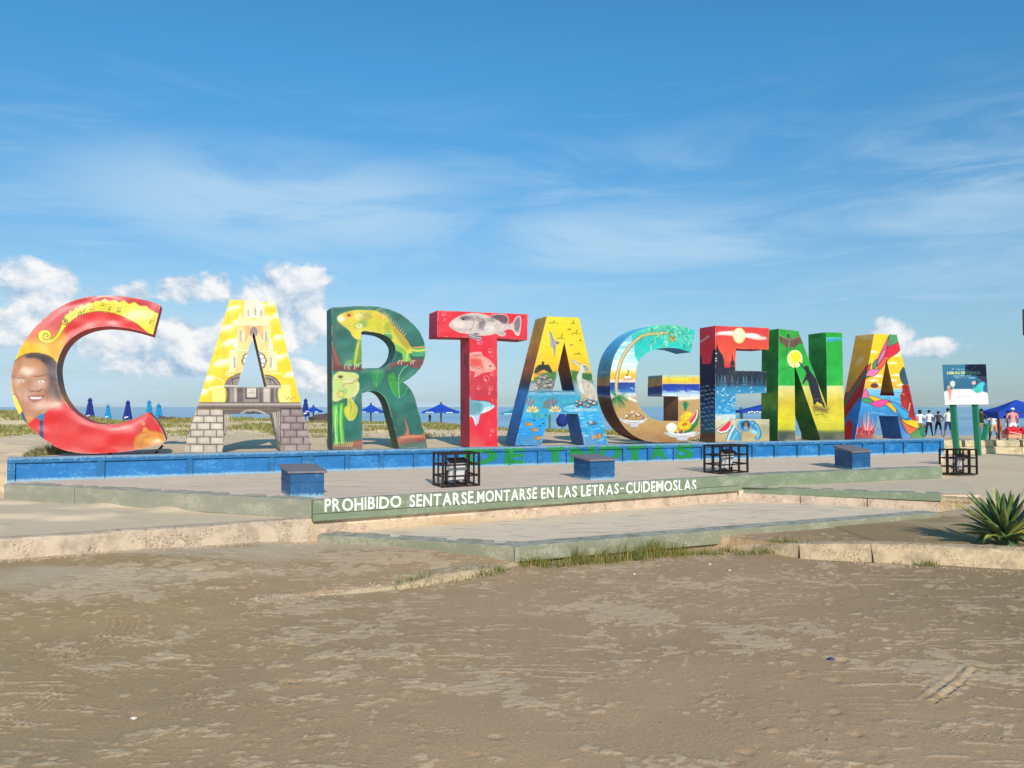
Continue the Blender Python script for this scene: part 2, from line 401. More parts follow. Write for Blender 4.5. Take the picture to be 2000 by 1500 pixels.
u = ((X > 6) & (Y > 22))[..., None] * 1.0; c = c * (1 - u) + (warm * .9)[None, None] * u
V = np.stack([X, Y, Z], -1).reshape(-1, 3)
ny, nx = X.shape; idx = np.arange(ny * nx).reshape(ny, nx)
faces = np.stack([idx[:-1, :-1], idx[:-1, 1:], idx[1:, 1:], idx[1:, :-1]], -1).reshape(-1, 4)
def sandmat(name, attr=True, rgb=(190, 176, 156), streak=0.0):
    m_, t = mat(name); p = t.pos()
    if attr: base = t.n('ShaderNodeAttribute', attribute_name='paint').outputs['Color']
    else: base = t.mix(t.noise(p, 1.1, 6, 0.6), tuple(v * .85 for v in C4(rgb)[:3]) + (1,), tuple(v * 1.12 for v in C4(rgb)[:3]) + (1,))
    grain = t.noise(p, 260, 2, 0.6); speck = t.noise(p, 55, 5, 0.7); cm = None
    if attr:        # dry pale crust on the damp sand, with flaky edges
        ca = t.n('ShaderNodeAttribute', attribute_name='crust').outputs['Fac']; fl = t.noise(p, 34, 8, 0.75)
        cm = t.rng(t.m('ADD', ca, t.m('MULTIPLY', t.m('SUBTRACT', fl, 0.5), 1.5)), 0.42, 0.60)
        base = t.mix(t.m('MULTIPLY', cm, 0.6), base, C4(224, 192, 154))
        lowv = t.noise(t.map(p, (1, 1.3, 1)), .8, 5, .6); base = t.mix(t.rng(lowv, .35, .7, 0, .35), base, t.mix(.5, base, C4(196, 160, 128)))
    col = t.mix(1.0, base, t.mix(t.rng(speck, .25, .75), (.84, .83, .82, 1), (1.12, 1.12, 1.12, 1)), 'MULTIPLY')
    if streak:
        st = t.noise(t.map(p, (1.1, 5.5, 1), rot=(0, 0, .1)), 1.5, 7, 0.65, .4)
        col = t.mix(t.m('MULTIPLY', t.rng(st, .5, .72), streak), col, C4(150, 144, 138))
        st2 = t.noise(t.map(p, (1.5, 4.0, 1), loc=(4, 2, 0)), 1.9, 7, 0.65, .4)
        col = t.mix(t.m('MULTIPLY', t.rng(st2, .55, .7), streak), col, C4(222, 208, 190))
    h = t.m('ADD', t.m('MULTIPLY', speck, 1.0), t.m('MULTIPLY', grain, .25))
    if cm is not None: h = t.m('ADD', h, t.m('MULTIPLY', cm, .55))
    finish(t, col, 0.95, h, 0.55, 0.012, 0, 0.15); return m_
M_sand = sandmat('sand'); M_dust = sandmat('terrace_sand', False, (240, 212, 186), .5); M_dust3 = sandmat('middle_platform_sand', False, (228, 203, 172), .25); M_dust2 = sandmat('platform_sand', False, (248, 220, 188), .8)
g = mesh('sand_ground', V, faces, M_sand, smooth=True); colattr(g, c.reshape(-1, 3)); colattr(g, np.repeat(crust_a.reshape(-1, 1), 3, 1), 'crust'); tag(g, kind='structure')
_gi = (gx, gy, Z)
def gz(x, y):
    i = np.clip(np.searchsorted(gx, x) - 1, 0, nx - 2); j = np.clip(np.searchsorted(gy, y) - 1, 0, ny - 2)
    fx = (x - gx[i]) / (gx[i + 1] - gx[i]); fy = (y - gy[j]) / (gy[j + 1] - gy[j])
    return (Z[j, i] * (1 - fx) + Z[j, i + 1] * fx) * (1 - fy) + (Z[j + 1, i] * (1 - fx) + Z[j + 1, i + 1] * fx) * fy

# sea
m_, t = mat('sea_water'); p = t.pos()
wv = t.noise(t.map(p, (.25, 1.0, 1)), .9, 8, .6, .3); band_ = t.noise(t.map(p, (.004, .03, 1)), 1.0, 5, .55)
colr = t.mix(t.rng(band_, .35, .65), C4(128, 166, 188), C4(164, 192, 204))
foam = t.m('MULTIPLY', t.rng(t.noise(t.map(p, (.10, 1.6, 1)), 1.0, 4, .5), .62, .68), t.rng(t.n('ShaderNodeSeparateXYZ', {0: p}).outputs[1], 78, 66))
colr = t.mix(foam, colr, C4(235, 238, 238))
finish(t, colr, .28, wv, .5, .35, 0, .35)
sea = mesh('sea', [(-30000, 61, -.82), (30000, 61, -.82), (30000, 40000, -.82), (-30000, 40000, -.82)], [(0, 1, 2, 3)], m_); tag(sea, kind='structure')

# ------------------------------------------------------------------ concrete and curb materials
def concrete(name, rgb, pebble=.75, stain=(150, 100, 76), stain_amt=.7, scale=1.0):
    m_, t = mat(name); p = t.pos()
    n1 = t.noise(p, 2.2 * scale, 7, .65); n2 = t.noise(p, 30 * scale, 5, .65)
    vor = t.n('ShaderNodeTexVoronoi', {'Vector': p, 'Scale': 34.0 * scale}).outputs[0]
    pm = t.rng(t.noise(p, 3.1 * scale, 4, .6), .46, .62)
    c_ = C4(rgb); col = t.mix(n1, tuple(v * .80 for v in c_[:3]) + (1,), tuple(min(1, v * 1.14) for v in c_[:3]) + (1,))
    holes = t.m('MULTIPLY', t.rng(vor, .36, .16), pm)
    gr = t.m('MULTIPLY', t.rng(t.noise(p, 4.6 * scale, 9, .72), .44, .66), .6); col = t.mix(gr, col, C4(tuple(v * .68 for v in rgb)))
    lt_ = t.m('MULTIPLY', t.rng(t.noise(t.v('ADD', p, (7, 3, 1)), 7 * scale, 8, .7), .55, .68), .5); col = t.mix(lt_, col, C4(tuple(min(250, v * 1.14) for v in rgb)))
    col = t.mix(t.m('MULTIPLY', holes, pebble), col, C4(96, 80, 66))
    st = t.m('MULTIPLY', t.rng(t.noise(t.map(p, (2.6, 2.6, .4)), 2.1, 3, .5), .66, .74), stain_amt)
    col = t.mix(st, col, C4(stain))
    h = t.m('ADD', t.m('MULTIPLY', t.m('MULTIPLY', vor, pm), 1.5), n2)
    finish(t, col, .9, h, .8, .012, 0, .2); return m_
M_beige = concrete('beige_concrete', (202, 179, 154)); M_pink = concrete('pinkish_concrete', (206, 181, 158), .8)
M_yel = concrete('yellowish_concrete', (204, 176, 140), .8, (120, 110, 70), .3); M_wallstone = concrete('sea_wall_stone', (214, 196, 158), .5, (90, 80, 70), .6, .6)
def greenmat(name, rgb, wear=.35, dust=(190, 180, 160)):
    m_, t = mat(name); p = t.pos()
    n1 = t.noise(t.map(p, (1, 1, 2)), 2.4, 7, .62); n2 = t.noise(p, 26, 5, .65)
    c_ = C4(rgb); col = t.mix(n1, tuple(v * .80 for v in c_[:3]) + (1,), tuple(v * 1.18 for v in c_[:3]) + (1,))
    col = t.mix(t.m('MULTIPLY', t.rng(t.m('ADD', t.m('MULTIPLY', n1, .6), t.m('MULTIPLY', n2, .4)), .50, .62), wear), col, C4(dust))
    nz = t.n('ShaderNodeSeparateXYZ', {0: t.n('ShaderNodeNewGeometry').outputs['Normal']}).outputs[2]
    col = t.mix(t.m('MULTIPLY', t.rng(nz, .6, .95), t.rng(t.noise(p, 5, 6, .7), .36, .60)), col, C4(186, 176, 160))
    finish(t, col, .75, n2, .4, .006, 0, .3); return m_
M_green = greenmat('green_painted_curb', (124, 136, 110)); M_grygreen = greenmat('grey_green_curb', (150, 148, 130), .5); M_low = greenmat('worn_green_slab', (138, 138, 114), .45)
M_gbrick = greenmat('green_edge_brick', (118, 128, 104), .3)

def rough_wall(name, pts, ztop, zbot, thick, mat_, parent, lean=0.0, step=.04, amp=.02, zt2=None):
    """a rough cast curb following pts (x,y): front face and top are displaced meshes, with a back side"""
    pts = [np.array(p[:2], float) for p in pts]; sm = []; tz = []
    zt = ztop if isinstance(ztop, (list, tuple)) else [ztop] * len(pts); zb = zbot if isinstance(zbot, (list, tuple)) else [zbot] * len(pts); bz = []
    for i in range(len(pts) - 1):
        L = np.linalg.norm(pts[i + 1] - pts[i]); n = max(2, int(L / step))
        for k in range(n): sm.append(pts[i] + (pts[i + 1] - pts[i]) * k / n); tz.append(zt[i] + (zt[i + 1] - zt[i]) * k / n); bz.append(zb[i] + (zb[i + 1] - zb[i]) * k / n)
    sm.append(pts[-1]); tz.append(zt[-1]); bz.append(zb[-1])
    prof = [(0.0, -1.0), (0, -.55), (0, -.3), (0, -.12), (0.012, -.03), (.05, 0), (thick * .5, 0), (thick, 0), (thick, -1)]
    vs = []; fs = []
    for i, p in enumerate(sm):
        d = sm[min(i + 1, len(sm) - 1)] - sm[max(i - 1, 0)]; d = d / np.linalg.norm(d); nb = np.array([-d[1], d[0]])
        for k, (o_, h_) in enumerate(prof):
            zz = tz[i] + h_ * (tz[i] - bz[i])
            q = Vector((p[0] * 2.4, p[1] * 2.4, zz * 2.4 + k * .3)); dn = (mnoise.noise(q) * .5 + mnoise.noise(q * 3.7) * .3 + mnoise.noise(q * 9) * .2) * amp
            off = o_ - lean * (-h_) * (1 if k < 6 else 0)
            pp = p + nb * (off + dn * (1 if 0 < k < 8 else 0))
            vs.append((pp[0], pp[1], zz + (dn * .6 if 3 <= k <= 6 else 0)))
    m__ = len(prof)
    for i in range(len(sm) - 1):
        for k in range(m__ - 1): fs.append((i * m__ + k, (i + 1) * m__ + k, (i + 1) * m__ + k + 1, i * m__ + k + 1))
    fs.append(tuple(range(m__ - 1, -1, -1))); fs.append(tuple((len(sm) - 1) * m__ + k for k in range(m__)))
    return mesh(name, vs, fs, mat_, parent, smooth=False)
def curb_blocks(root, name, a, b, cuts, ztop, zbot, thick, mat_, lean=0.0, amp=.02):
    for i in range(len(cuts) - 1):
        p, q = seg(a, b, cuts[i]), seg(a, b, cuts[i + 1]); d = (q - p)[:2]; L = np.linalg.norm(d); e = d / L * .006
        rough_wall(name, [p[:2] + e, q[:2] - e], ztop, zbot, thick, mat_, root, lean, amp=amp)
# left beige curb
r_ = empty('concrete_curb', (K1[0], K1[1], 0), 'long pale beige concrete curb at left in front of the grey sloping slab', 'curb')
curb_blocks(r_, 'block', K0, K1, [0, .46, 1.0], ZM + .005, -.10, .16, M_beige, .05, .035)
# stone step below the green text slab and on to the right
r_ = empty('concrete_step', (P2[0], P2[1], 0), 'rough pinkish concrete step running under the green lettered edge', 'step')
dp = lambda p, dy: np.array([p[0], p[1] + dy, 0])
curb_blocks(r_, 'block', dp(P1, .03) - np.array([.05, 0, 0]), dp(P2, .03), [0, .22, .62, 1.0], ZM + .0, -.12, .3, M_pink, .03, .035)
curb_blocks(r_, 'block', dp(P2, .03), dp(M1, .03), [0, .33, .66, 1.0], ZM - .075, -.12, .3, M_pink, .06, .035)
rough_wall('broken_end', [dp(M1, .03)[:2], M2[:2], [M2[0] + .32, M2[1] + .05]], [ZM - .02, ZM - .04, ZM - .1], [-.1, -.08, -.02], .3, M_yel, r_, .06, amp=.06)
# low curb in front at right and its broken left part
r_ = empty('front_curb', (Qp[6][0], Qp[6][1], -.2), 'low yellowish curb with weeds along its foot, right of the lower platform', 'curb')
rough_wall('block', [Qp[3][:2], Qp[4][:2], Qp[5][:2]], [-.185, -.175, -.165], -.3, .22, M_yel, r_, .06, amp=.03)
rough_wall('block', [Qp[5][:2] + [.006, 0], Qp[6][:2]], [-.165, -.03], -.3, .22, M_yel, r_, .10, amp=.03)
rough_wall('block', [Qp[6][:2] + [.006, 0], Qp[7][:2]], [-.03, 0.0], -.28, .22, M_yel, r_, .15, amp=.025)
curb_blocks(r_, 'block', Qp[7], Qp[8] + (Qp[8] - Qp[7]) * 1.5, [0, .45, 1.0], 0.0, -.24, .22, M_yel, .18, .05)
r_ = empty('broken_curb', (Qp[1][0], Qp[1][1], -.2), 'crumbled half buried curb left of the lower platform corner', 'curb')
rough_wall('block', [Qp[0][:2], Qp[1][:2]], [-.205, -.155], -.3, .30, M_yel, r_, .20, amp=.05)
rough_wall('block', [Qp[1][:2], Qp[2][:2], L1[:2] + np.array([0.02, .0])], [-.155, -.13, -.16], -.3, .30, M_yel, r_, .18, amp=.05)

# ------------------------------------------------------------------ slabs: terrace, middle and lower platforms
def prism(name, poly, z0, z1, mat_, parent=None, kind=None):
    n = len(poly); vs = [(p[0], p[1], z0) for p in poly] + [(p[0], p[1], z1) for p in poly]
    fs = [tuple(range(n - 1, -1, -1)), tuple(range(n, 2 * n))] + [(i, (i + 1) % n, n + (i + 1) % n, n + i) for i in range(n)]
    o = mesh(name, vs, fs, mat_, parent)
    if kind: o['kind'] = kind
    return o
def riser(name, a, b, z0, z1, out, mat_, parent, back=.05, ext=(0, 0), chop=None):
    """upright board of a slab edge, from a to b (left to right), standing `out` proud"""
    a = np.array(a[:2], float); b = np.array(b[:2], float); d = b - a; d /= np.linalg.norm(d); nb = np.array([-d[1], d[0]])
    a = a - d * ext[0]; b = b + d * ext[1]; p = [a - nb * out, b - nb * out, b + nb * back, a + nb * back]
    return MB().box8([(q[0], q[1], z0) for q in p] + [(q[0], q[1], z1) for q in p]).build(name, mat_, parent, bevel=.006)
ter = empty('terrace', (P1[0], P1[1], ZT), kind='structure')
wl2 = WL + np.array([0, .3, 0]); wr2 = WR + np.array([0, .3, 0])
prism('paving', [P0, P1 + [0, .045, 0], P2 + [0, .04, 0], P3, wr2 + [.0, 0, 0], wl2], .1, ZT, M_dust, ter)
riser('slab_edge', P0, seg(P0, P1, .262), ZM - .02, ZT + .012, .035, M_grygreen, ter, .13)
riser('slab_edge', seg(P0, P1, .2645), P1, ZM - .01, ZT + .012, .03, M_grygreen, ter, .13, (0, -.03))
riser('slab_edge', P1, P2, ZM + .055, ZT + .014, .05, M_green, ter, .10, (.03, -.02))
riser('lower_edge', P1, P2, ZM - .035, ZM + .05, .062, M_green, ter, .09, (.03, -.02))
riser('slab_edge', P2, P3, ZM - .03, ZT + .014, .03, M_green, ter, .34, (.0, 0))
midp = empty('middle_platform', (M1[0], M1[1], ZM), kind='structure')
m2_ = on_z(1440, 953, ZM); mm1 = M1
prism('paving', [m2_ + [0.03, .03, 0], mm1 + [.6, .0, 0], (M1[0] + 2.2, M1[1] + 3.2, 0), P3 + [0.1, -.03, 0], P2 + [.02, -.01, 0]], .05, ZM + .012, M_dust3, midp)
riser('slab_edge', m2_, mm1, ZM - .085, ZM + .022, .03, M_green, midp, .10)
lowp = empty('lower_platform', (L1[0], L1[1], ZP), kind='structure')
bk = [L2 + [.1, .3, 0], P2 + [0.1, .1, 0], P1 + [.2, .1, 0], L0 + [0, .15, 0]]
prism('paving', [L0, L1 + [0, .03, 0], L2] + bk, -.16, ZP + .0, M_dust2, lowp)
riser('slab_edge', L0, L1, -.16, ZP + .014, .03, M_low, lowp, .14, (0, -.0))
riser('slab_edge', L1, L2, -.16, ZP + .0145, .03, M_low, lowp, .26, (.02, 0))
MB().box((L1[0] + .0, L1[1] - .022, -.075), (.028, 0, 0), (0, .03, 0), (0, 0, .088)).build('corner_post', M_grygreen, lowp, bevel=.004)

# crumbled bits along the feet of the curbs
def rubble(name, paths, n, parent, mt, r0=.006, r1=.022, sp=.05):
    b = MB()
    for k in range(n):
        a, c_ = rnd.choice(paths); t_ = rnd.random(); q = np.array(a[:2]) + (np.array(c_[:2]) - np.array(a[:2])) * t_; q = q + np.array([rnd.gauss(0, .03), rnd.gauss(0, sp)])
        z_ = float(gz(np.array([q[0]]), np.array([q[1]]))[0]); r_1 = rnd.uniform(r0, r1) * rnd.random() ** .5; a_ = rnd.uniform(0, 3.14)
        e1 = np.array([math.cos(a_), math.sin(a_), rnd.uniform(-.2, .2)]) * r_1; e2 = np.array([-math.sin(a_), math.cos(a_), 0]) * r_1 * rnd.uniform(.5, 1); e3 = np.array([0, 0, r_1 * rnd.uniform(.3, .8)]); c0_ = np.array([q[0], q[1], z_])
        b.add([c0_ + e1, c0_ + e2, c0_ - e1, c0_ - e2, c0_ + e3, c0_ - e3], [(0, 1, 4), (1, 2, 4), (2, 3, 4), (3, 0, 4), (1, 0, 5), (2, 1, 5), (3, 2, 5), (0, 3, 5)])
    o_ = b.build(name, mt, parent); o_['kind'] = 'stuff'; o_['label'] = 'crumbled concrete bits and pebbles scattered along the curbs'; o_['category'] = 'rubble'; return o_
kk = lambda p, dy: (p[0], p[1] + dy)
rubble('rubble', [(kk(K0, -.13), kk(K1, -.13))] * 3 + [(kk(P1, -.02), kk(seg(P1, P2, .5), -.02)), (kk(m2_, -.1), kk(M1, -.1)), (kk(M1, -.15), kk(M2, -.25)), (kk(M1, -.15), kk(M2, -.25)), (kk(Qp[0], -.15), kk(Qp[2], -.12)), (kk(Qp[0], -.1), kk(Qp[2], -.05)), (kk(Qp[6], -.28), kk(Qp[8], -.3))], 2600, None, M_beige)
rubble('pebbles', [((-3.5, 3.2), (4, 3.6)), ((-5, 5), (5.5, 5.4)), ((-5, 7), (5.5, 6.8)), ((-3, 4.2), (3.4, 4.4))], 700, None, M_yel, .003, .009, .5)['label'] = 'tiny pale pebbles scattered over the trodden sand'

# bricks set along the slab edges
def edge_bricks(parent, a, b, z, inset, t0_, t1_, n, mat_):
    a = np.array(a[:2]); b = np.array(b[:2]); d = b - a; L = np.linalg.norm(d); d /= L; nb = np.array([-d[1], d[0]]); lst = []
    bl = L * (t1_ - t0_) / n
    for k in range(n):
        if rnd.random() < .18: continue
        s = L * t0_ + bl * (k + .5); p = a + d * s + nb * (inset + rnd.uniform(-.008, .008)); e = d * (bl * .47); f_ = nb * .05
        e = e + nb * rnd.uniform(-.006, .006)
        c_ = np.array([p[0], p[1], z + rnd.uniform(-.004, .006)])
        MB().box(c_, (e[0], e[1], 0), (f_[0], f_[1], 0), (0, 0, .012)).build('brick', mat_, parent, at=tuple(c_))
edge_bricks(ter, P0, P1, ZT + .006, .19, .05, .97, 34, M_grygreen)
edge_bricks(midp, m2_, mm1, ZM + .018, .16, .05, 1.0, 17, M_gbrick)
edge_bricks(lowp, L0, L1, ZP + .006, .20, .04, .98, 16, M_low)
# green strip further back on the right slab
# ------------------------------------------------------------------ a small brush engine for the murals (colours as sRGB 0..255)
def spline(pts, n=6, closed=False):
    p = [np.array(q, float) for q in pts]; out = []; m_ = len(p)
    rngs = range(m_) if closed else range(m_ - 1)
    for i in rngs:
        if closed: a, b, c_, d = p[(i - 1) % m_], p[i], p[(i + 1) % m_], p[(i + 2) % m_]
        else: a, b, c_, d = p[max(i - 1, 0)], p[i], p[i + 1], p[min(i + 2, m_ - 1)]
        for k in range(n):
            t_ = k / n; out.append(.5 * ((2 * b) + (c_ - a) * t_ + (2 * a - 5 * b + 4 * c_ - d) * t_ ** 2 + (3 * b - a - 3 * c_ + d) * t_ ** 3))
    if not closed: out.append(p[-1])
    return [tuple(q) for q in out]
class Art:
    K = 2.0
    def __init__(self, x0, y0, s, w_, h_, base):
        self.x0, self.y0, self.s = x0, y0, s
        self.q = self.K / s                                  # crop -> canvas
        self.W = int(w_ * self.q) + 1; self.H = int(h_ * self.q) + 1
        self.a = np.zeros((self.H, self.W, 3)); self.a[:] = base
        yy, xx = np.mgrid[0:self.H, 0:self.W]; self.X = (xx + .5) / self.q; self.Y = (yy + .5) / self.q
    def _blend(self, sl, m_, col, al=1.0):
        m_ = (m_ * al)[..., None]; col = np.asarray(col, float)
        self.a[sl] = self.a[sl] * (1 - m_) + col * m_
    def _box(self, x0, y0, x1, y1, pad):
        q = self.q; i0 = max(0, int((x0 - pad) * q) - 1); i1 = min(self.W, int((x1 + pad) * q) + 2)
        j0 = max(0, int((y0 - pad) * q) - 1); j1 = min(self.H, int((y1 + pad) * q) + 2)
        return (slice(j0, max(j0, j1)), slice(i0, max(i0, i1)))
    def mask(self, pts, sl):
        X, Y = self.X[sl], self.Y[sl]; o = np.zeros(X.shape)
        p = np.array(pts); q = np.roll(p, -1, 0); e = .25 / self.q
        for dx in (-e, e):
            for dy in (-e, e):
                ins = np.zeros(X.shape, bool); x = X + dx; y = Y + dy
                for (ax, ay), (bx, by) in zip(p, q):
                    if ay == by: continue
                    c_ = ((ay > y) != (by > y)) & (x < (bx - ax) * (y - ay) / (by - ay) + ax); ins ^= c_
                o += ins * .25
        return o
    def _blur(self, m_, r):
        k = int(r * self.q)
        if k < 1: return m_
        for _ in range(2):
            for ax in (0, 1):
                pd = [(0, 0), (0, 0)]; pd[ax] = (k + 1, k); c_ = np.cumsum(np.pad(m_, pd, 'edge'), ax)
                m_ = (np.take(c_, range(2 * k + 1, c_.shape[ax]), ax) - np.take(c_, range(0, c_.shape[ax] - 2 * k - 1), ax)) / (2 * k + 1)
        return m_
    def poly(self, pts, col, al=1.0, soft=0, sm=False, noise_=0):
        if sm: pts = spline(pts, 6, True)
        p = np.array(pts); pad = soft * 3 + 2
        sl = self._box(p[:, 0].min(), p[:, 1].min(), p[:, 0].max(), p[:, 1].max(), pad)
        m_ = self.mask(pts, sl)
        if soft: m_ = self._blur(m_, soft)
        if noise_: m_ = m_ * np.clip(1 - noise_ + noise_ * 2 * fbm(self.X[sl] / 22, self.Y[sl] / 22, 3), 0, 1)
        self._blend(sl, m_, col, al); return self
    def line(self, pts, w_, col, al=1.0, sm=True, taper=False):
        if sm and len(pts) > 2: pts = spline(pts, 6)
        p = np.array(pts, float); pad = w_ + 2 / self.q
        sl = self._box(p[:, 0].min(), p[:, 1].min(), p[:, 0].max(), p[:, 1].max(), pad)
        X, Y = self.X[sl], self.Y[sl]; d = np.full(X.shape, 1e9); n = len(p) - 1
        for i in range(n):
            a, b = p[i], p[i + 1]; ab = b - a; L = (ab ** 2).sum() + 1e-9
            t_ = np.clip(((X - a[0]) * ab[0] + (Y - a[1]) * ab[1]) / L, 0, 1)
            dd = np.hypot(X - a[0] - t_ * ab[0], Y - a[1] - t_ * ab[1]); ww = w_ / 2
            if taper: ww = w_ / 2 * (1 - (i + t_) / n * .9)
            d = np.minimum(d, dd - ww)
        self._blend(sl, np.clip(.5 - d * self.q, 0, 1), col, al); return self
    def ell(self, cx, cy, rx, ry, col, al=1.0, soft=0, rot=0):
        pts = []
        for k in range(28):
            t_ = k / 28 * 2 * math.pi; x = rx * math.cos(t_); y = ry * math.sin(t_)
            pts.append((cx + x * math.cos(rot) - y * math.sin(rot), cy + x * math.sin(rot) + y * math.cos(rot)))
        return self.poly(pts, col, al, soft)
    def ring(self, cx, cy, rx, ry, w_, col, al=1.0):
        return self.line([(cx + rx * math.cos(k / 16 * 2 * math.pi), cy + ry * math.sin(k / 16 * 2 * math.pi)) for k in range(17)], w_, col, al)
    def vgrad(self, stops, x0=-1e9, x1=1e9, y0=-1e9, y1=1e9, wob=0):
        ys = [s_[0] for s_ in stops]; cs = np.array([s_[1] for s_ in stops], float)
        yy = self.Y + (wob * (fbm(self.X / 60, self.Y / 60, 3) - .5) if wob else 0)
        g_ = np.stack([np.interp(yy, ys, cs[:, k]) for k in range(3)], -1)
        m_ = ((self.X >= x0) & (self.X <= x1) & (self.Y >= y0) & (self.Y <= y1))[..., None]
        self.a = np.where(m_, g_, self.a); return self
    def mottle(self, amt, sc=40, sy=1.0, region=None):
        n = (fbm(self.X / sc, self.Y / sc * sy, 4) - .5) * 2 * amt
        self.a = self.a * (1 + n[..., None]); return self
    def sample(self, px):            # px: target pixel coordinates
        cx = ((px[:, 0] - self.x0) * self.K - .5).clip(0, self.W - 1.001); cy = ((px[:, 1] - self.y0) * self.K - .5).clip(0, self.H - 1.001)
        i = cx.astype(int); j = cy.astype(int); fx = (cx - i)[:, None]; fy = (cy - j)[:, None]; a = self.a
        i1 = np.minimum(i + 1, self.W - 1); j1 = np.minimum(j + 1, self.H - 1)
        c_ = (a[j, i] * (1 - fx) + a[j, i1] * fx) * (1 - fy) + (a[j1, i] * (1 - fx) + a[j1, i1] * fx) * fy
        return lin(np.clip(122 + (c_ - 122) * 1.13, 0, 255)) * .74

# ------------------------------------------------------------------ the plane of the letters
_d = (WR - WL)[:2]; _d /= np.linalg.norm(_d); UU = np.array([_d[0], _d[1], 0]); NB = np.array([-_d[1], _d[0], 0])     # along the wall, and backwards
PL0 = WL + NB * .50; THICK = .60
def on_plane(x, y, off=0.0):
    r = ray(x, y); o = PL0 + NB * off; s_ = np.dot(o - CAM, NB) / np.dot(r, NB); return CAM + r * s_
def uz(p): return np.array([np.dot(p - PL0, UU), p[2]])
def from_uz(u, z, off=0.0):
    u = np.asarray(u); z = np.asarray(z)
    return PL0[None, :2] * 1.0 + u[:, None] * UU[None, :2] + off * NB[None, :2], z
def inside(pts, poly):
    p = np.array(poly); q = np.roll(p, -1, 0); x, y = pts[:, 0], pts[:, 1]; ins = np.zeros(len(pts), bool)
    for (ax, ay), (bx, by) in zip(p, q):
        if ay == by: continue
        ins ^= ((ay > y) != (by > y)) & (x < (bx - ax) * (y - ay) / (by - ay) + ax)
    return ins
def edge_dist(pts, poly):
    p = np.array(poly); q = np.roll(p, -1, 0); d = np.full(len(pts), 1e9)
    for a, b in zip(p, q):
        ab = b - a; t_ = np.clip(((pts - a) @ ab) / ((ab ** 2).sum() + 1e-12), 0, 1)
        d = np.minimum(d, np.hypot(*(pts - a - t_[:, None] * ab).T))
    return d
def resample(poly, step):
    out = []
    for i in range(len(poly)):
        a = np.array(poly[i]); b = np.array(poly[(i + 1) % len(poly)]); n = max(1, int(round(np.linalg.norm(b - a) / step)))
        for k in range(n): out.append(a + (b - a) * k / n)
    return out
M_mural = attrmat('mural_paint', .45); M_gloss = attrmat('glossy_mural_paint', .40, .25, .7)
M_side = attrmat('letter_side_paint', .6, 0, .3)
M_steel = paintmat('letter_back_paint', (150, 60, 50), .3)
def weather(c_, p2, ed):
    """weld seam, worn rims, dust and grime of the painted sheet steel"""
    u, z = p2[:, 0], p2[:, 1]; n_ = fbm(u * 7 + 3, z * 7 + 5, 4)
    seam = np.exp(-((z - 2.12 - .004 * np.sin(u * 3)) / .007) ** 2) * .3; c_ = c_ * (1 - seam[:, None])
    rim = sstep(.020, .006, ed) * sstep(.42, .62, fbm(u * 11, z * 11, 3)) * .28; c_ = c_ * (1 - rim[:, None]) + lin((206, 200, 188)) * rim[:, None]
    dust = (sstep(1.08, .80, z + .25 * (n_ - .5)) * .20 + .05 * sstep(.56, .7, n_)) * sstep(.3, .6, fbm(u * 2.1, z * 2.1, 3)); c_ = c_ * (1 - dust[:, None]) + lin((176, 162, 142)) * dust[:, None]
    run = sstep(.68, .78, fbm(u * 26 + 9, z * 1.3, 3)) * .10; return c_ * (1 - run[:, None])
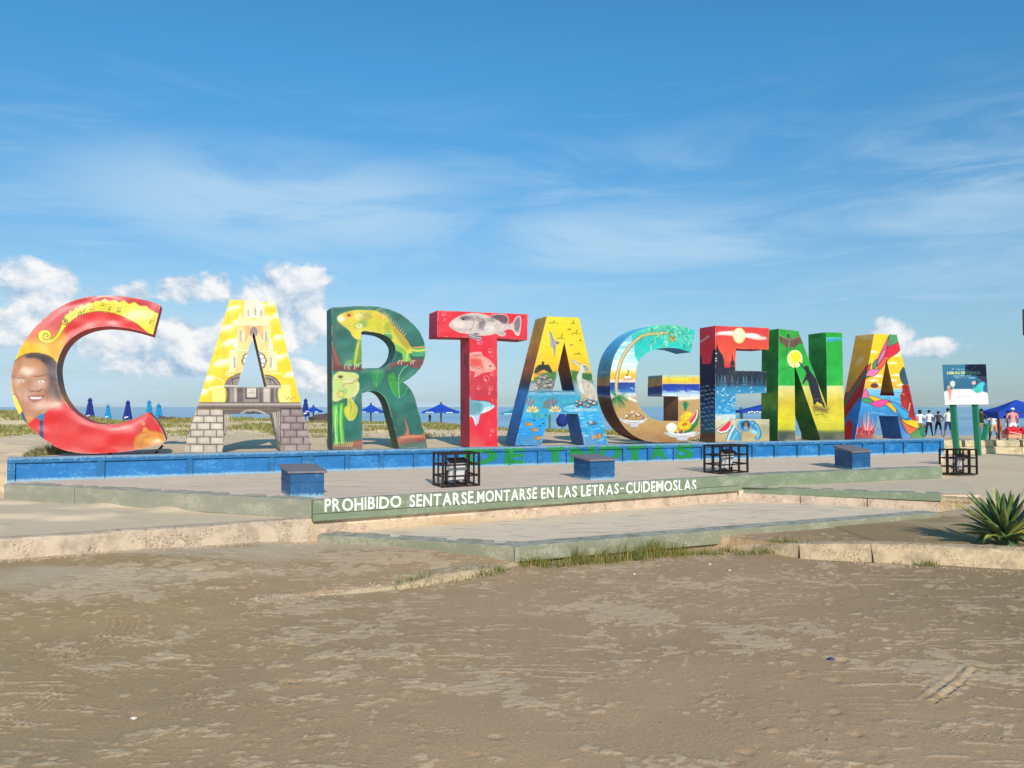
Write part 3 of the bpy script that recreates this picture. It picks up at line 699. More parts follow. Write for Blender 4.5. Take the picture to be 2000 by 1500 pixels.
def giant_letter(art, outline, holes, side, label, gloss=False, bulge=.012, side_cols=None, min_z=ZW - .03):
    """front panel cut from the traced outline, edge band of real depth, back panel"""
    def w_(pt):
        q = uz(on_plane(art.x0 + pt[0] / art.s, art.y0 + pt[1] / art.s)); q[1] = max(q[1], min_z); return q
    loops = [resample([w_(p) for p in lp], .022) for lp in [outline] + holes]
    allp = np.array(sum(loops, [])); u0, u1 = allp[:, 0].min(), allp[:, 0].max(); z0, z1 = allp[:, 1].min(), allp[:, 1].max()
    st = .0125
    gu, gz_ = np.meshgrid(np.arange(u0 + st / 2, u1, st), np.arange(z0 + st / 2, z1, st)); gp = np.stack([gu.ravel(), gz_.ravel()], 1)
    ok = inside(gp, loops[0])
    for h_ in loops[1:]: ok &= ~inside(gp, h_)
    gp = gp[ok]; dd = edge_dist(gp, loops[0])
    for h_ in loops[1:]: dd = np.minimum(dd, edge_dist(gp, h_))
    gp = gp[dd > st * .6]
    vs = [Vector((a, b)) for lp in loops for a, b in lp] ; edges = []; b0 = 0
    for lp in loops:
        n = len(lp); edges += [(b0 + i, b0 + (i + 1) % n) for i in range(n)]; b0 += n
    vs += [Vector((a, b)) for a, b in gp]
    cv, ce, cf, *_ = mgeo.delaunay_2d_cdt(vs, edges, [], 0, 1e-6)
    P2_ = np.array([(v[0], v[1]) for v in cv]); T = np.array([f for f in cf if len(f) == 3])
    cen = P2_[T].mean(1); ok = inside(cen, loops[0])
    for h_ in loops[1:]: ok &= ~inside(cen, h_)
    T = T[ok]
    a_ = P2_[T[:, 1]] - P2_[T[:, 0]]; b_ = P2_[T[:, 2]] - P2_[T[:, 0]]; fl = (a_[:, 0] * b_[:, 1] - a_[:, 1] * b_[:, 0]) < 0
    T[fl] = T[fl][:, ::-1]
    def W3(p2, off):
        o = np.zeros((len(p2), 3)); o[:] = PL0; o[:, 2] = p2[:, 1]
        o[:, :2] += p2[:, :1] * UU[None, :2] + off * NB[None, :2]; return o
    base = W3(np.array([[(u0 + u1) / 2, ZW]]), 0)[0]
    root = empty('giant_letter', base, label, 'letter')
    V3 = W3(P2_, 0); ed = edge_dist(P2_, loops[0])      # the sheet metal is hammered a little out of true
    for h_ in loops[1:]: ed = np.minimum(ed, edge_dist(P2_, h_))
    bo = -bulge * 2 * (fbm(P2_[:, 0] * 2.3 + 7, P2_[:, 1] * 2.6 + len(art.a), 2) - .45) * sstep(0, .12, ed); cols_ = art.sample(project(V3)); cols_ = weather(cols_, P2_, ed); V3[:, :2] += bo[:, None] * NB[None, :2]
    f = mesh('front_panel', V3, T, M_gloss if gloss else M_mural, root); colattr(f, cols_); f.data.shade_smooth()
    # back
    bk_ = mesh('back_panel', W3(P2_, THICK)[::8][:0] if False else W3(np.array(loops[0]), THICK), [tuple(range(len(loops[0]) - 1, -1, -1))] if not holes else None or [], M_steel, root) if False else None
    K_ = 24; sv_ = []; sf = []; sc = []; b0 = 0
    for li, lp in enumerate(loops):
        lp = np.array(lp); n = len(lp)
        area = sum(lp[i][0] * lp[(i + 1) % n][1] - lp[(i + 1) % n][0] * lp[i][1] for i in range(n))
        ccw = (area > 0) == (li == 0)
        for k in range(K_ + 1):
            off = THICK * k / K_; w3 = W3(lp, off); sv_.append(w3); sc.append(side(lp, np.full(n, k / K_), art, w3))
        for k in range(K_):
            for i in range(n):
                j = (i + 1) % n; q = (b0 + k * n + i, b0 + k * n + j, b0 + (k + 1) * n + j, b0 + (k + 1) * n + i)
                sf.append(q[::-1] if ccw else q)
        b0 += n * (K_ + 1)
    e = mesh('edge_band', np.concatenate(sv_), np.array(sf), M_side, root); colattr(e, np.concatenate(sc))
    vs = [Vector((a, b)) for lp in loops for a, b in lp]
    cv, ce, cf, *_ = mgeo.delaunay_2d_cdt(vs, edges, [], 0, 1e-6); P2b = np.array([(v[0], v[1]) for v in cv]); Tb = np.array([f_ for f_ in cf if len(f_) == 3])
    cen = P2b[Tb].mean(1); ok = inside(cen, loops[0])
    for h_ in loops[1:]: ok &= ~inside(cen, h_)
    mesh('back_panel', W3(P2b, THICK), Tb[ok], M_steel, root)
    # seam bead along the visible front edges: the welded sheet edge
    return root, W3
def zcols(stops, var=.12):
    """edge colours by height: stops of (z, rgb)"""
    zs = [s_[0] for s_ in stops]; cs = np.array([s_[1] for s_ in stops], float)
    def fn(lp, dk, art, w3):
        z = lp[:, 1] + .10 * (fbm(lp[:, 0] * 3 + dk * 2, lp[:, 1] * 3 + dk, 3) - .5)
        c_ = np.stack([np.interp(z, zs, cs[:, k]) for k in range(3)], -1)
        c_ = c_ * (1 + var * 2 * (fbm(lp[:, 0] * 5 + dk * 3, lp[:, 1] * 5 + 3, 4) - .5))[:, None]
        return np.minimum(lin(np.clip(c_, 0, 255)) * 1.5 + .006, .8)
    return fn
def arcs(c_, r, n=12): return [(c_[0] + r * math.cos(a), c_[1] + r * math.sin(a)) for a in np.linspace(0, 2 * math.pi, n, endpoint=False)]
# ------------------------------------------------------------------ C
A = Art(0, 560, 4.412, 1500, 1500, (214, 38, 44))
A.vgrad([(60, (205, 48, 66)), (330, (214, 92, 84)), (430, (228, 120, 70)), (500, (252, 190, 30)), (700, (255, 212, 30)), (980, (252, 214, 60))], x1=640)
A.poly([(330, 60), (1400, 60), (1420, 460), (560, 460), (480, 330), (330, 300)], (206, 44, 62), .85, 40)
A.poly([(560, 420), (560, 330), (650, 250), (830, 215), (1010, 235), (1180, 330), (1330, 420), (1330, 480), (520, 620)], (226, 30, 38), 1, 6)
A.poly([(430, 430), (560, 390), (600, 450), (540, 560), (480, 640), (400, 520)], (250, 170, 30), .9, 18)
A.mottle(.07, 70)
# scroll of music
Yl = (250, 228, 70)
top = [(560, 250), (590, 232), (605, 205), (628, 212), (655, 180), (680, 188), (690, 158), (730, 165), (765, 135), (800, 145), (825, 122), (870, 130), (905, 100), (940, 130), (990, 115), (1030, 138), (1068, 115), (1110, 150), (1160, 130), (1200, 165), (1260, 165), (1300, 205), (1385, 240)]
bot = [(1350, 420), (1270, 395), (1180, 320), (1080, 265), (960, 225), (830, 212), (720, 235), (640, 275), (585, 320), (540, 380), (500, 440), (450, 480), (400, 492), (360, 480), (330, 445), (328, 410), (345, 385), (385, 372), (420, 380), (440, 405), (440, 430), (425, 448), (440, 452), (480, 420), (515, 360), (540, 300)]
A.poly(top + bot, Yl); A.line(bot + [top[0]], 5, (120, 90, 20), .8); A.line(top, 3, (200, 170, 60), .6, sm=False)
A.line([(425, 448), (395, 458), (372, 440), (375, 415), (395, 402), (415, 412), (410, 430), (396, 428)], 8, (140, 96, 20), .9)
A.line([(352, 470), (410, 478), (460, 450), (500, 400), (530, 340)], 4, (170, 120, 20), .8)
for k in range(4):
    A.line([(600, 262 + 0 * k), (720, 200 + 12 * k - 10), (880, 160 + 17 * k), (1080, 170 + 26 * k), (1380, 290 + 34 * k)], 2.5, (190, 150, 40), .7)
A.ell(556, 302, 30, 26, (236, 205, 60)); A.ring(556, 302, 28, 24, 6, (70, 50, 25)); A.ell(560, 298, 11, 11, (60, 45, 30)); A.ell(557, 295, 4, 4, (235, 225, 200))
for (x, y, k) in [(672, 240, 2), (722, 202, 1), (778, 188, 2), (872, 150, 3), (940, 190, 1), (1010, 205, 2), (1095, 235, 3), (1195, 240, 1), (1272, 240, 1), (1292, 300, 1)]:
    d_ = (60, 56, 20); A.ell(x, y + 12, 7, 5, d_)
    if k == 2: A.line([(x + 6, y + 10), (x + 8, y - 20), (x + 30, y - 22), (x + 27, y + 8)], 4, d_, sm=False); A.ell(x + 22, y + 10, 7, 5, d_)
    elif k == 3: A.line([(x + 6, y + 8), (x + 8, y - 12)], 4, d_); A.line([(x + 26, y + 8), (x + 28, y - 12)], 4, d_); A.ell(x + 21, y + 12, 6, 5, d_)
    else: A.line([(x + 5, y + 10), (x + 8, y - 18), (x + 24, y - 8)], 4, d_, sm=False)
# portrait
A.poly([(96, 700), (120, 655), (170, 610), (230, 580), (310, 572), (390, 588), (450, 618), (490, 665), (500, 760), (520, 880), (560, 1010), (420, 1060), (330, 1110), (230, 1180), (170, 1080), (120, 930), (96, 800)], (190, 130, 100), sm=True)
A.line([(96, 700), (120, 650), (170, 607), (230, 578), (310, 571), (390, 586), (450, 616), (492, 665)], 6, (60, 42, 40))
A.poly([(215, 588), (300, 574), (400, 592), (460, 630), (495, 690), (500, 800), (440, 800), (420, 720), (370, 650), (300, 615), (230, 615)], (52, 44, 58), .95, 8, True)
A.poly([(400, 620), (470, 650), (520, 780), (540, 960), (450, 960), (400, 900), (410, 780), (380, 700)], (92, 80, 82), .75, 26, True)
A.poly([(110, 780), (240, 770), (380, 770), (400, 850), (300, 960), (180, 930), (120, 880)], (186, 138, 112), .7, 25)
A.ell(250, 690, 120, 60, (200, 142, 104), .8, 30); A.ell(160, 860, 45, 60, (196, 146, 104), .7, 20)
A.line([(105, 775), (170, 785), (225, 778)], 8, (110, 66, 50), .6); A.line([(290, 772), (350, 770), (420, 745)], 9, (120, 60, 40), .7)
A.poly([(250, 880), (280, 905), (320, 905), (360, 880), (350, 800), (290, 800)], (196, 146, 128), .7, 10)
A.line([(240, 880), (262, 905), (300, 898), (330, 905), (362, 882)], 8, (104, 62, 56), .8); A.ell(275, 895, 8, 6, (70, 40, 40)); A.ell(330, 897, 8, 6, (70, 40, 40))
A.poly([(236, 945), (270, 940), (360, 945), (385, 940), (340, 985), (290, 1000), (255, 975)], (150, 50, 60), .95, 3)
A.poly([(252, 950), (365, 950), (345, 968), (272, 968)], (245, 238, 230)); A.line([(232, 945), (300, 942), (392, 938)], 5, (100, 40, 40), .8)
A.line([(205, 900), (190, 950), (205, 1000)], 6, (130, 78, 66), .6); A.line([(385, 890), (410, 940), (402, 1000)], 7, (120, 66, 66), .6)
A.line([(150, 815), (185, 800), (215, 815)], 7, (210, 205, 205), .7); A.ell(182, 818, 20, 10, (225, 215, 210)); A.ell(182, 818, 7, 8, (80, 50, 45))
A.ell(355, 815, 26, 10, (222, 214, 210)); A.ell(352, 815, 8, 8, (80, 52, 48)); A.line([(325, 812), (355, 798), (395, 806)], 6, (100, 60, 50), .8)
A.ell(310, 1035, 70, 24, (206, 170, 158), .5, 16)
# collar and coat
A.poly([(230, 1185), (300, 1130), (350, 1120), (420, 1060), (560, 1000), (700, 1100), (700, 1460), (200, 1460)], (224, 32, 40), 1, 3)
A.poly([(205, 1110), (300, 1130), (245, 1180), (225, 1180)], (216, 150, 80), 1, 4)
A.poly([(310, 1125), (345, 1100), (385, 1085), (370, 1170), (355, 1158), (330, 1140)], (50, 128, 184)); A.line([(385, 1085), (420, 1045)], 8, (110, 120, 150), .8)
A.poly([(345, 1150), (372, 1160), (374, 1320), (335, 1300)], (36, 54, 110))
A.poly([(165, 1100), (200, 1080), (240, 1180), (190, 1150)], (40, 96, 140))
A.poly([(90, 930), (130, 930), (195, 1060), (165, 1110), (120, 1060)], (250, 222, 90)); A.line([(100, 930), (135, 935), (190, 1050), (200, 1100), (240, 1185)], 5, (90, 50, 30), .8)
A.poly([(500, 1010), (600, 1060), (900, 1190), (1272, 1080), (1310, 1180), (1200, 1300), (900, 1300), (600, 1250), (480, 1120)], (214, 66, 74), .55, 40)
A.poly([(560, 1260), (800, 1240), (1180, 1260), (1180, 1440), (560, 1440)], (226, 34, 38), .9, 35)
A.line([(515, 1215), (510, 1265), (485, 1300), (478, 1380)], 4, (150, 30, 40), .6)
A.line([(450, 1290), (700, 1330)], 3, (150, 40, 50), .2)
# drum
A.ell(1300, 1330, 142, 92, (222, 138, 34)); A.poly([(1150, 1330), (1450, 1330), (1440, 1420), (1160, 1430)], (218, 136, 40), 1, 6)
A.line([(1160, 1330), (1200, 1270), (1290, 1245), (1390, 1260), (1430, 1300)], 6, (150, 90, 30), .6); A.line([(1210, 1400), (1240, 1310), (1290, 1290)], 10, (180, 100, 24), .6)
A.ell(1320, 1330, 80, 30, (236, 170, 60), .8, 14); A.poly([(1225, 1250), (1240, 1205), (1262, 1215), (1290, 1250)], (232, 150, 60)); A.ell(1236, 1180, 14, 16, (234, 160, 70))
out = spline([(1385, 158), (1300, 128), (1200, 104), (1100, 88), (1000, 78), (920, 76), (830, 80), (740, 92), (640, 118), (540, 160), (440, 225), (340, 310), (260, 400), (190, 500), (140, 600), (110, 690), (97, 780), (98, 860), (110, 950), (135, 1040), (175, 1110), (230, 1185), (290, 1240), (350, 1290), (420, 1340), (490, 1385), (580, 1415), (680, 1433), (780, 1438), (900, 1435), (1000, 1428), (1110, 1418), (1230, 1395), (1340, 1368), (1405, 1350), (1430, 1322)], 3)[:-1] \
    + spline([(1430, 1315), (1400, 1240), (1350, 1160), (1310, 1110), (1272, 1078)], 2)[:-1] \
    + spline([(1272, 1080), (1200, 1120), (1100, 1160), (1000, 1182), (900, 1187), (800, 1170), (700, 1125), (620, 1060), (560, 985), (518, 900), (496, 800), (488, 720), (496, 650), (522, 570), (570, 490), (640, 425), (720, 382), (800, 356), (900, 342), (1000, 345), (1100, 358), (1200, 380), (1318, 415)], 3)
sideC = zcols([(.7, (120, 22, 26)), (1.5, (150, 40, 40)), (1.75, (190, 130, 40)), (2.1, (96, 70, 64)), (2.6, (140, 80, 60)), (3.0, (180, 40, 50)), (3.6, (190, 50, 60))])
giant_letter(A, out, [], sideC, 'giant red and yellow letter C with a painted smiling face and music scroll', gloss=True, bulge=.035)
_pt = on_plane(1420 / 4.412, 560 + 1390 / 4.412, .1)
root_c = bpy.data.objects['giant_letter']; M_dks = paintmat('dark_steel', (30, 26, 28), .3)
for a_, b_, w_ in ((on_plane(295, 884, .1) - UU * .1, on_plane(318, 877, .1), .03), (on_plane(303, 886, .45), on_plane(318, 870, .45), .04), (on_plane(215, 893, .3), on_plane(215, 880, .3), .06)):
    MB().bar(a_, b_, w_).build('support_bar', M_dks, root_c)

# ------------------------------------------------------------------ first A (church and stone base)
A = Art(340, 560, 4.413, 1324, 1500, (252, 218, 50)); q = lambda *a: a
A.vgrad([(90, (250, 214, 66)), (600, (252, 214, 48)), (1000, (254, 206, 30))])
def cloud(A, x, y, w_, h_, col=(255, 250, 214), al=.95, lean=-.35, up=(255, 246, 180)):
    for k in range(6):
        cx = x + (k / 5 - .5) * w_; cy = y + (k / 5 - .5) * w_ * lean; r = h_ * (.55 + .45 * math.sin(1.3 * k + x))
        A.ell(cx, cy + r * .2, r * 1.15, r * .75, up, al * .5, 8)
        A.ell(cx, cy - r * .1, r * .95, r * .55, col, al * .9, 5)
for (x, y, w_, h_) in [(520, 185, 160, 38), (470, 350, 200, 44), (430, 500, 200, 46), (400, 660, 210, 48), (300, 790, 120, 40), (270, 900, 110, 44), (820, 150, 90, 34), (850, 260, 90, 36), (890, 440, 90, 36), (930, 600, 80, 36), (990, 760, 70, 38), (560, 300, 60, 30)]:
    cloud(A, x, y, w_, h_)
for (x, y, rx, ry) in [(480, 240, 60, 20), (560, 210, 50, 18), (430, 420, 60, 18), (370, 570, 60, 20), (350, 740, 80, 22), (850, 200, 40, 22), (870, 360, 40, 30), (930, 520, 30, 26), (960, 690, 50, 40), (270, 960, 50, 30)]:
    A.ell(x, y, rx, ry, (253, 208, 18), .8, 12)
# church, cream outlines
cr, ln, wl = (246, 226, 168), (222, 186, 120), (255, 250, 232)
def tower(x0, y0, x1, y1): A.poly([(x0, y0), (x1, y0), (x1, y1), (x0, y1)], (250, 236, 176), .96, 3)
A.poly([(620, 120), (760, 120), (775, 270), (605, 270)], (250, 240, 205)); A.poly([(560, 240), (600, 280), (770, 280), (815, 240), (822, 330), (545, 330)], (250, 232, 170), 1, 2)
A.poly([(545, 330), (822, 330), (825, 560), (860, 560), (870, 730), (480, 730), (480, 545), (545, 545)], (246, 214, 140), 1, 2)
A.poly([(610, 330), (765, 330), (770, 470), (690, 350), (612, 500)], (236, 184, 120)); tower(480, 545, 540, 720); tower(820, 555, 880, 720)
A.poly([(530, 420), (545, 530), (515, 530)], (255, 252, 240)); A.poly([(835, 430), (855, 540), (822, 540)], (255, 252, 240)); A.poly([(690, 120), (700, 240), (670, 240)], (226, 206, 170))
for (x, y, h_) in [(640, 185, 70), (700, 170, 75), (752, 185, 70), (577, 360, 110), (792, 370, 110), (520, 590, 110), (835, 590, 110)]:
    A.poly([(x - 14, y + h_), (x - 14, y + 26), (x, y), (x + 14, y + 26), (x + 14, y + h_)], (200, 192, 170)); A.line([(x, y), (x, y + h_)], 4, (140, 140, 140), .8)
    A.line([(x - 14, y + h_), (x - 14, y + 26), (x, y), (x + 14, y + 26), (x + 14, y + h_)], 4, wl, .9, sm=False)
for L in ([(545, 330), (822, 330)], [(545, 320), (575, 240), (600, 300), (685, 250), (770, 300), (800, 240), (822, 320)], [(478, 548), (640, 548)], [(735, 560), (880, 560)], [(612, 500), (690, 345), (790, 530)], [(600, 250), (612, 120)], [(775, 250), (765, 120)], [(450, 735), (600, 735)], [(770, 745), (930, 745)], [(480, 548), (480, 730)], [(880, 560), (880, 730)], [(545, 330), (545, 545)], [(825, 330), (825, 555)], [(440, 760), (600, 760)]):
    A.line(L, 6, wl, .95, sm=False); A.line([(a + 4, b + 5) for a, b in L], 2.5, ln, .8, sm=False)
A.ell(690, 640, 105, 90, (96, 78, 66)); A.ell(690, 640, 96, 82, (250, 246, 236))
for k in range(10):
    a_ = k / 10 * 6.283; A.ring(690 + 82 * math.cos(a_), 640 + 68 * math.sin(a_), 26, 22, 5, (110, 90, 76))
A.ell(688, 390, 34, 44, (150, 130, 130), .9, 4); A.line([(655, 420), (688, 345), (712, 410)], 4, (110, 100, 110), .9)
A.poly([(330, 860), (440, 845), (440, 1000), (325, 1000)], (250, 228, 130)); A.poly([(890, 850), (1000, 850), (1005, 1000), (900, 1000)], (252, 230, 130))
A.line([(300, 850), (320, 800), (390, 790), (440, 850), (320, 865)], 5, wl, .9); A.line([(890, 850), (1000, 850), (1004, 990)], 5, (255, 246, 190), .9, sm=False)
# stone pulpit
g0, g1_, g2_, g3 = (92, 78, 80), (150, 136, 134), (206, 196, 184), (58, 44, 46)
A.poly([(440, 860), (445, 820), (490, 780), (575, 745), (560, 862)], g1_); A.poly([(780, 760), (850, 775), (900, 815), (918, 860), (798, 862)], g1_)
for L in ([(440, 850), (455, 810), (500, 775), (575, 742)], [(465, 850), (480, 815), (520, 790), (560, 780)], [(785, 760), (860, 780), (905, 825), (918, 858)], [(800, 790), (850, 805), (880, 845)], [(500, 790), (505, 840)], [(825, 790), (832, 850)]): A.line(L, 7, g3, .95)
A.poly([(428, 845), (918, 850), (916, 870), (430, 868)], g2_); A.line([(428, 868), (918, 870)], 6, g3, sm=False); A.line([(428, 845), (918, 848)], 4, g0, sm=False)
A.poly([(445, 868), (905, 868), (890, 930), (905, 1000), (440, 1000), (460, 930)], g1_)
for (x0, x1, c_) in [(450, 480, g0), (480, 512, g1_), (515, 545, g2_), (545, 600, g0), (600, 735, g1_), (735, 765, g0), (765, 832, g2_), (832, 860, g0), (860, 895, g1_)]: A.poly([(x0, 872), (x1, 872), (x1, 1000), (x0, 1000)], c_, .9, 7)
A.poly([(612, 872), (720, 872), (720, 968), (612, 968)], g3); A.poly([(625, 872), (708, 872), (708, 955), (625, 955)], (196, 188, 176)); A.poly([(632, 880), (700, 880), (700, 946), (632, 946)], (214, 206, 192)); A.line([(640, 915), (695, 915)], 5, g3, .7); A.line([(660, 897), (690, 897)], 4, g0, .7)
for x in (513, 548, 765, 832): A.line([(x, 870), (x, 1000)], 4, g3, .9, sm=False)
A.line([(452, 870), (470, 930), (440, 1000)], 6, g3); A.line([(892, 870), (880, 930), (905, 1000)], 6, g3)
A.poly([(190, 998), (1105, 998), (1115, 1050), (180, 1050)], (150, 134, 128)); A.poly([(190, 1030), (1110, 1028), (1115, 1060), (180, 1060)], (104, 88, 86), .8, 6)
A.poly([(200, 1006), (1100, 1006), (1102, 1020), (198, 1020)], (196, 182, 170), .8, 4)
for y in (998, 1045, 1058): A.line([(180, y), (1130, y)], 6, g3, .95, sm=False)
A.poly([(420, 1055), (940, 1055), (930, 1100), (430, 1100)], (120, 104, 100)); A.line([(420, 1074), (940, 1070)], 6, g3, .8, sm=False); A.line([(430, 1098), (930, 1096)], 8, g3, .9, sm=False)
A.line([(570, 1098), (610, 1070), (680, 1062), (750, 1075), (790, 1098)], 7, (226, 218, 206), .9); A.ell(685, 1098, 80, 26, (70, 58, 70)); A.line([(590, 1094), (640, 1078), (700, 1074), (760, 1092)], 4, (200, 190, 190), .9)
def bricks(x0, x1, seedx, shade, rows=(1052, 1112, 1172, 1232, 1294, 1356, 1430)):
    for r_ in range(len(rows) - 1):
        off = (r_ % 2) * .5; bw = 112
        for k in range(-2, 12):
            a_ = x0 + (k + off) * bw + seedx; b_ = a_ + bw - 7
            if b_ < x0 or a_ > x1: continue
            a_, b_ = max(a_, x0), min(b_, x1); v = rnd.uniform(-16, 14); c_ = (shade[0] + v, shade[1] + v, shade[2] + v)
            A.poly([(a_, rows[r_] + 6), (b_, rows[r_] + 6), (b_, rows[r_ + 1]), (a_, rows[r_ + 1])], c_)
            A.ell((a_ + b_) / 2, (rows[r_] + rows[r_ + 1]) / 2 - 4, (b_ - a_) * .36, 18, tuple(min(255, q_ + 22) for q_ in c_), .6, 8)
            A.line([(a_ + 3, rows[r_ + 1] - 4), (b_, rows[r_ + 1] - 4)], 4, (110, 92, 90), .5, sm=False)
A.poly([(60, 1062), (430, 1062), (430, 1450), (50, 1450)], g3); A.poly([(915, 1050), (1240, 1050), (1240, 1450), (915, 1450)], g3)
bricks(60, 424, 30, (196, 182, 166)); bricks(922, 1230, -30, (160, 140, 138))
A.poly([(430, 1100), (480, 1100), (455, 1300), (415, 1430), (424, 1250)], (190, 178, 160)); A.line([(428, 1070), (430, 1300), (412, 1430)], 6, g3); A.line([(480, 1100), (440, 1300)], 6, g3); A.line([(455, 1090), (436, 1280)], 4, g0)
A.poly([(838, 1090), (915, 1070), (918, 1420), (900, 1400), (860, 1200)], (178, 168, 152)); 
for L in ([(915, 1070), (918, 1410)], [(880, 1080), (905, 1400)], [(845, 1095), (918, 1400)], [(898, 1080), (912, 1400)]): A.line(L, 5, g3, .9, sm=False)
A.line([(960, 945), (975, 975), (990, 950), (1005, 972), (1030, 950), (1050, 962)], 4, (120, 96, 30), .8)
A.line([(270, 772), (1030, 775)], 3, (190, 160, 60), .6, sm=False)
A.mottle(.05, 30)
out = [(478, 108), (868, 130), (1200, 1418), (918, 1418), (843, 1097), (487, 1097), (412, 1432), (78, 1435)]
hole = [(688, 385), (798, 863), (548, 863)]
def sideA(lp, dk, art, w3):
    z = lp[:, 1]; s_ = zcols([(.7, (136, 126, 120)), (1.5, (150, 140, 132)), (1.62, (110, 96, 92)), (1.75, (100, 86, 80)), (2.4, (150, 96, 46)), (2.9, (120, 90, 60)), (3.5, (110, 100, 80))], .2)(lp, dk, art, w3)
    row = np.abs(((z - .8) / .155) % 1.0 - .5) > .44; return np.where((row & (z < 1.55))[:, None], s_ * .4, s_)
giant_letter(A, out, [hole], sideA, 'giant yellow letter A painted with a pale church above grey stone blocks')

# ------------------------------------------------------------------ R (iguanas)
A = Art(610, 580, 4.8375, 1161, 1500, (20, 108, 96))
A.vgrad([(80, (24, 112, 96)), (400, (16, 102, 92)), (800, (20, 116, 100)), (1450, (14, 98, 92))])
A.mottle(.22, 190); A.mottle(.08, 40)
for (x, y) in [(300, 430), (900, 950), (350, 1200), (960, 300)]: A.ell(x, y, 70, 34, (50, 150, 140), .35, 25)
br, brl = (112, 56, 50), (176, 84, 62)
A.poly([(185, 660), (185, 440), (215, 500), (250, 580), (262, 640), (330, 650), (470, 655), (470, 700), (185, 700)], br, 1, 3); A.line([(175, 430), (215, 540), (250, 640)], 22, (150, 80, 70), .9, taper=False); A.line([(190, 690), (330, 668), (470, 676)], 16, (90, 50, 50), .9)
A.poly([(700, 690), (740, 640), (830, 590), (950, 590), (1050, 580), (1070, 660), (1000, 680), (880, 640), (760, 660)], (120, 66, 62), 1, 4); A.line([(720, 690), (770, 630), (850, 600)], 16, (150, 90, 90), .8)
# upper iguana
by, bg, bw = (218, 200, 60), (150, 178, 60), (240, 236, 180)
A.poly([(430, 400), (460, 400), (460, 560), (440, 660), (400, 640), (380, 600), (400, 500)], (110, 150, 50), 1, 2, True); A.line([(440, 420), (420, 520), (400, 640)], 22, (170, 190, 60)); A.line([(430, 440), (410, 540)], 7, (220, 220, 110), .8)
A.poly([(300, 640), (310, 610), (350, 592), (380, 600), (375, 640)], (90, 160, 90))
for (x, y) in [(305, 655), (335, 650), (352, 660), (420, 650), (440, 640), (400, 660)]: A.line([(x + 20, y - 18), (x, y - 4), (x - 2, y + 24)], 7, (210, 214, 190), .9)
A.poly([(750, 380), (830, 440), (900, 490), (920, 560), (930, 600), (860, 610), (850, 540), (800, 510), (780, 470)], (130, 190, 80), 1, 2, True); A.line([(770, 420), (840, 470), (895, 500), (890, 600)], 14, (190, 220, 120), .8)
A.poly([(900, 480), (1065, 460), (1068, 520), (1060, 560), (960, 560), (930, 540)], (80, 170, 110)); A.line([(930, 500), (1000, 508), (1065, 500)], 16, (220, 220, 80)); A.line([(940, 530), (1064, 545)], 22, (60, 150, 110)); A.line([(940, 478), (1064, 474)], 12, (220, 140, 70))
for x in (810, 840, 930, 950): A.line([(x + 20, 600), (x + 4, 612), (x, 636)], 7, (224, 220, 190), .95)
body = [(235, 205), (250, 175), (300, 148), (360, 132), (430, 122), (520, 125), (600, 130), (660, 160), (720, 210), (770, 270), (830, 330), (880, 390), (920, 450), (945, 520), (900, 530), (860, 480), (800, 440), (750, 420), (740, 380), (640, 350), (560, 330), (470, 325), (460, 400), (420, 400), (380, 370), (350, 320), (300, 280), (255, 245)]
A.poly(body, by, 1, 1, True)
A.ell(600, 250, 130, 70, (206, 200, 30), .95, 14); A.ell(500, 180, 70, 40, (176, 166, 90), .8, 14); A.ell(660, 190, 60, 30, (226, 180, 70), .8, 14); A.ell(720, 280, 40, 60, (150, 170, 40), .7, 12, .4)
A.ell(480, 250, 48, 36, (140, 176, 100), .9, 6); A.ell(440, 272, 44, 32, (214, 224, 150), 1, 2); A.ring(440, 272, 40, 28, 5, (150, 130, 50)); A.line([(250, 240), (300, 262), (360, 280)], 6, (190, 160, 80), .9)
A.ell(270, 205, 34, 26, (250, 246, 224), .95, 8); A.ell(345, 178, 44, 26, (230, 180, 60), .9, 5); A.ell(345, 174, 22, 13, (180, 90, 30)); A.ell(345, 174, 9, 9, (50, 30, 10)); A.line([(310, 160), (350, 148), (390, 165)], 6, (170, 110, 40), .8)
A.poly([(370, 300), (455, 320), (458, 400), (420, 402), (380, 370)], (222, 206, 60), 1, 4); A.ell(440, 180, 40, 30, (240, 236, 190), .6, 14)
A.poly([(650, 340), (750, 330), (760, 400), (700, 370)], (110, 170, 70), 1, 3); A.line([(660, 345), (752, 345)], 6, (230, 230, 150)); A.line([(690, 362), (756, 385)], 5, (60, 110, 50))
A.poly([(750, 260), (860, 370), (930, 470), (900, 500), (820, 420), (770, 340)], (160, 160, 50), .8, 8); A.line([(740, 250), (830, 340), (915, 450)], 12, (226, 130, 50), .9)
for k in range(16):
    x = 600 + k * 18; y = 128 + max(0, (k - 2)) * 15 * (1 + k * .012); L = 36 + 20 * math.sin(k / 15 * 3.0); A.line([(x, y + 6), (x + 10, y - L * .4), (x + 34 - k, y - L * .55 + 8)], 7, (236, 196, 160), .95, taper=True)
for k in range(26): A.ell(rnd.uniform(420, 780), rnd.uniform(140, 310), 8, 4, (176, 170, 40) if k % 2 else (244, 236, 120), .7, 2)
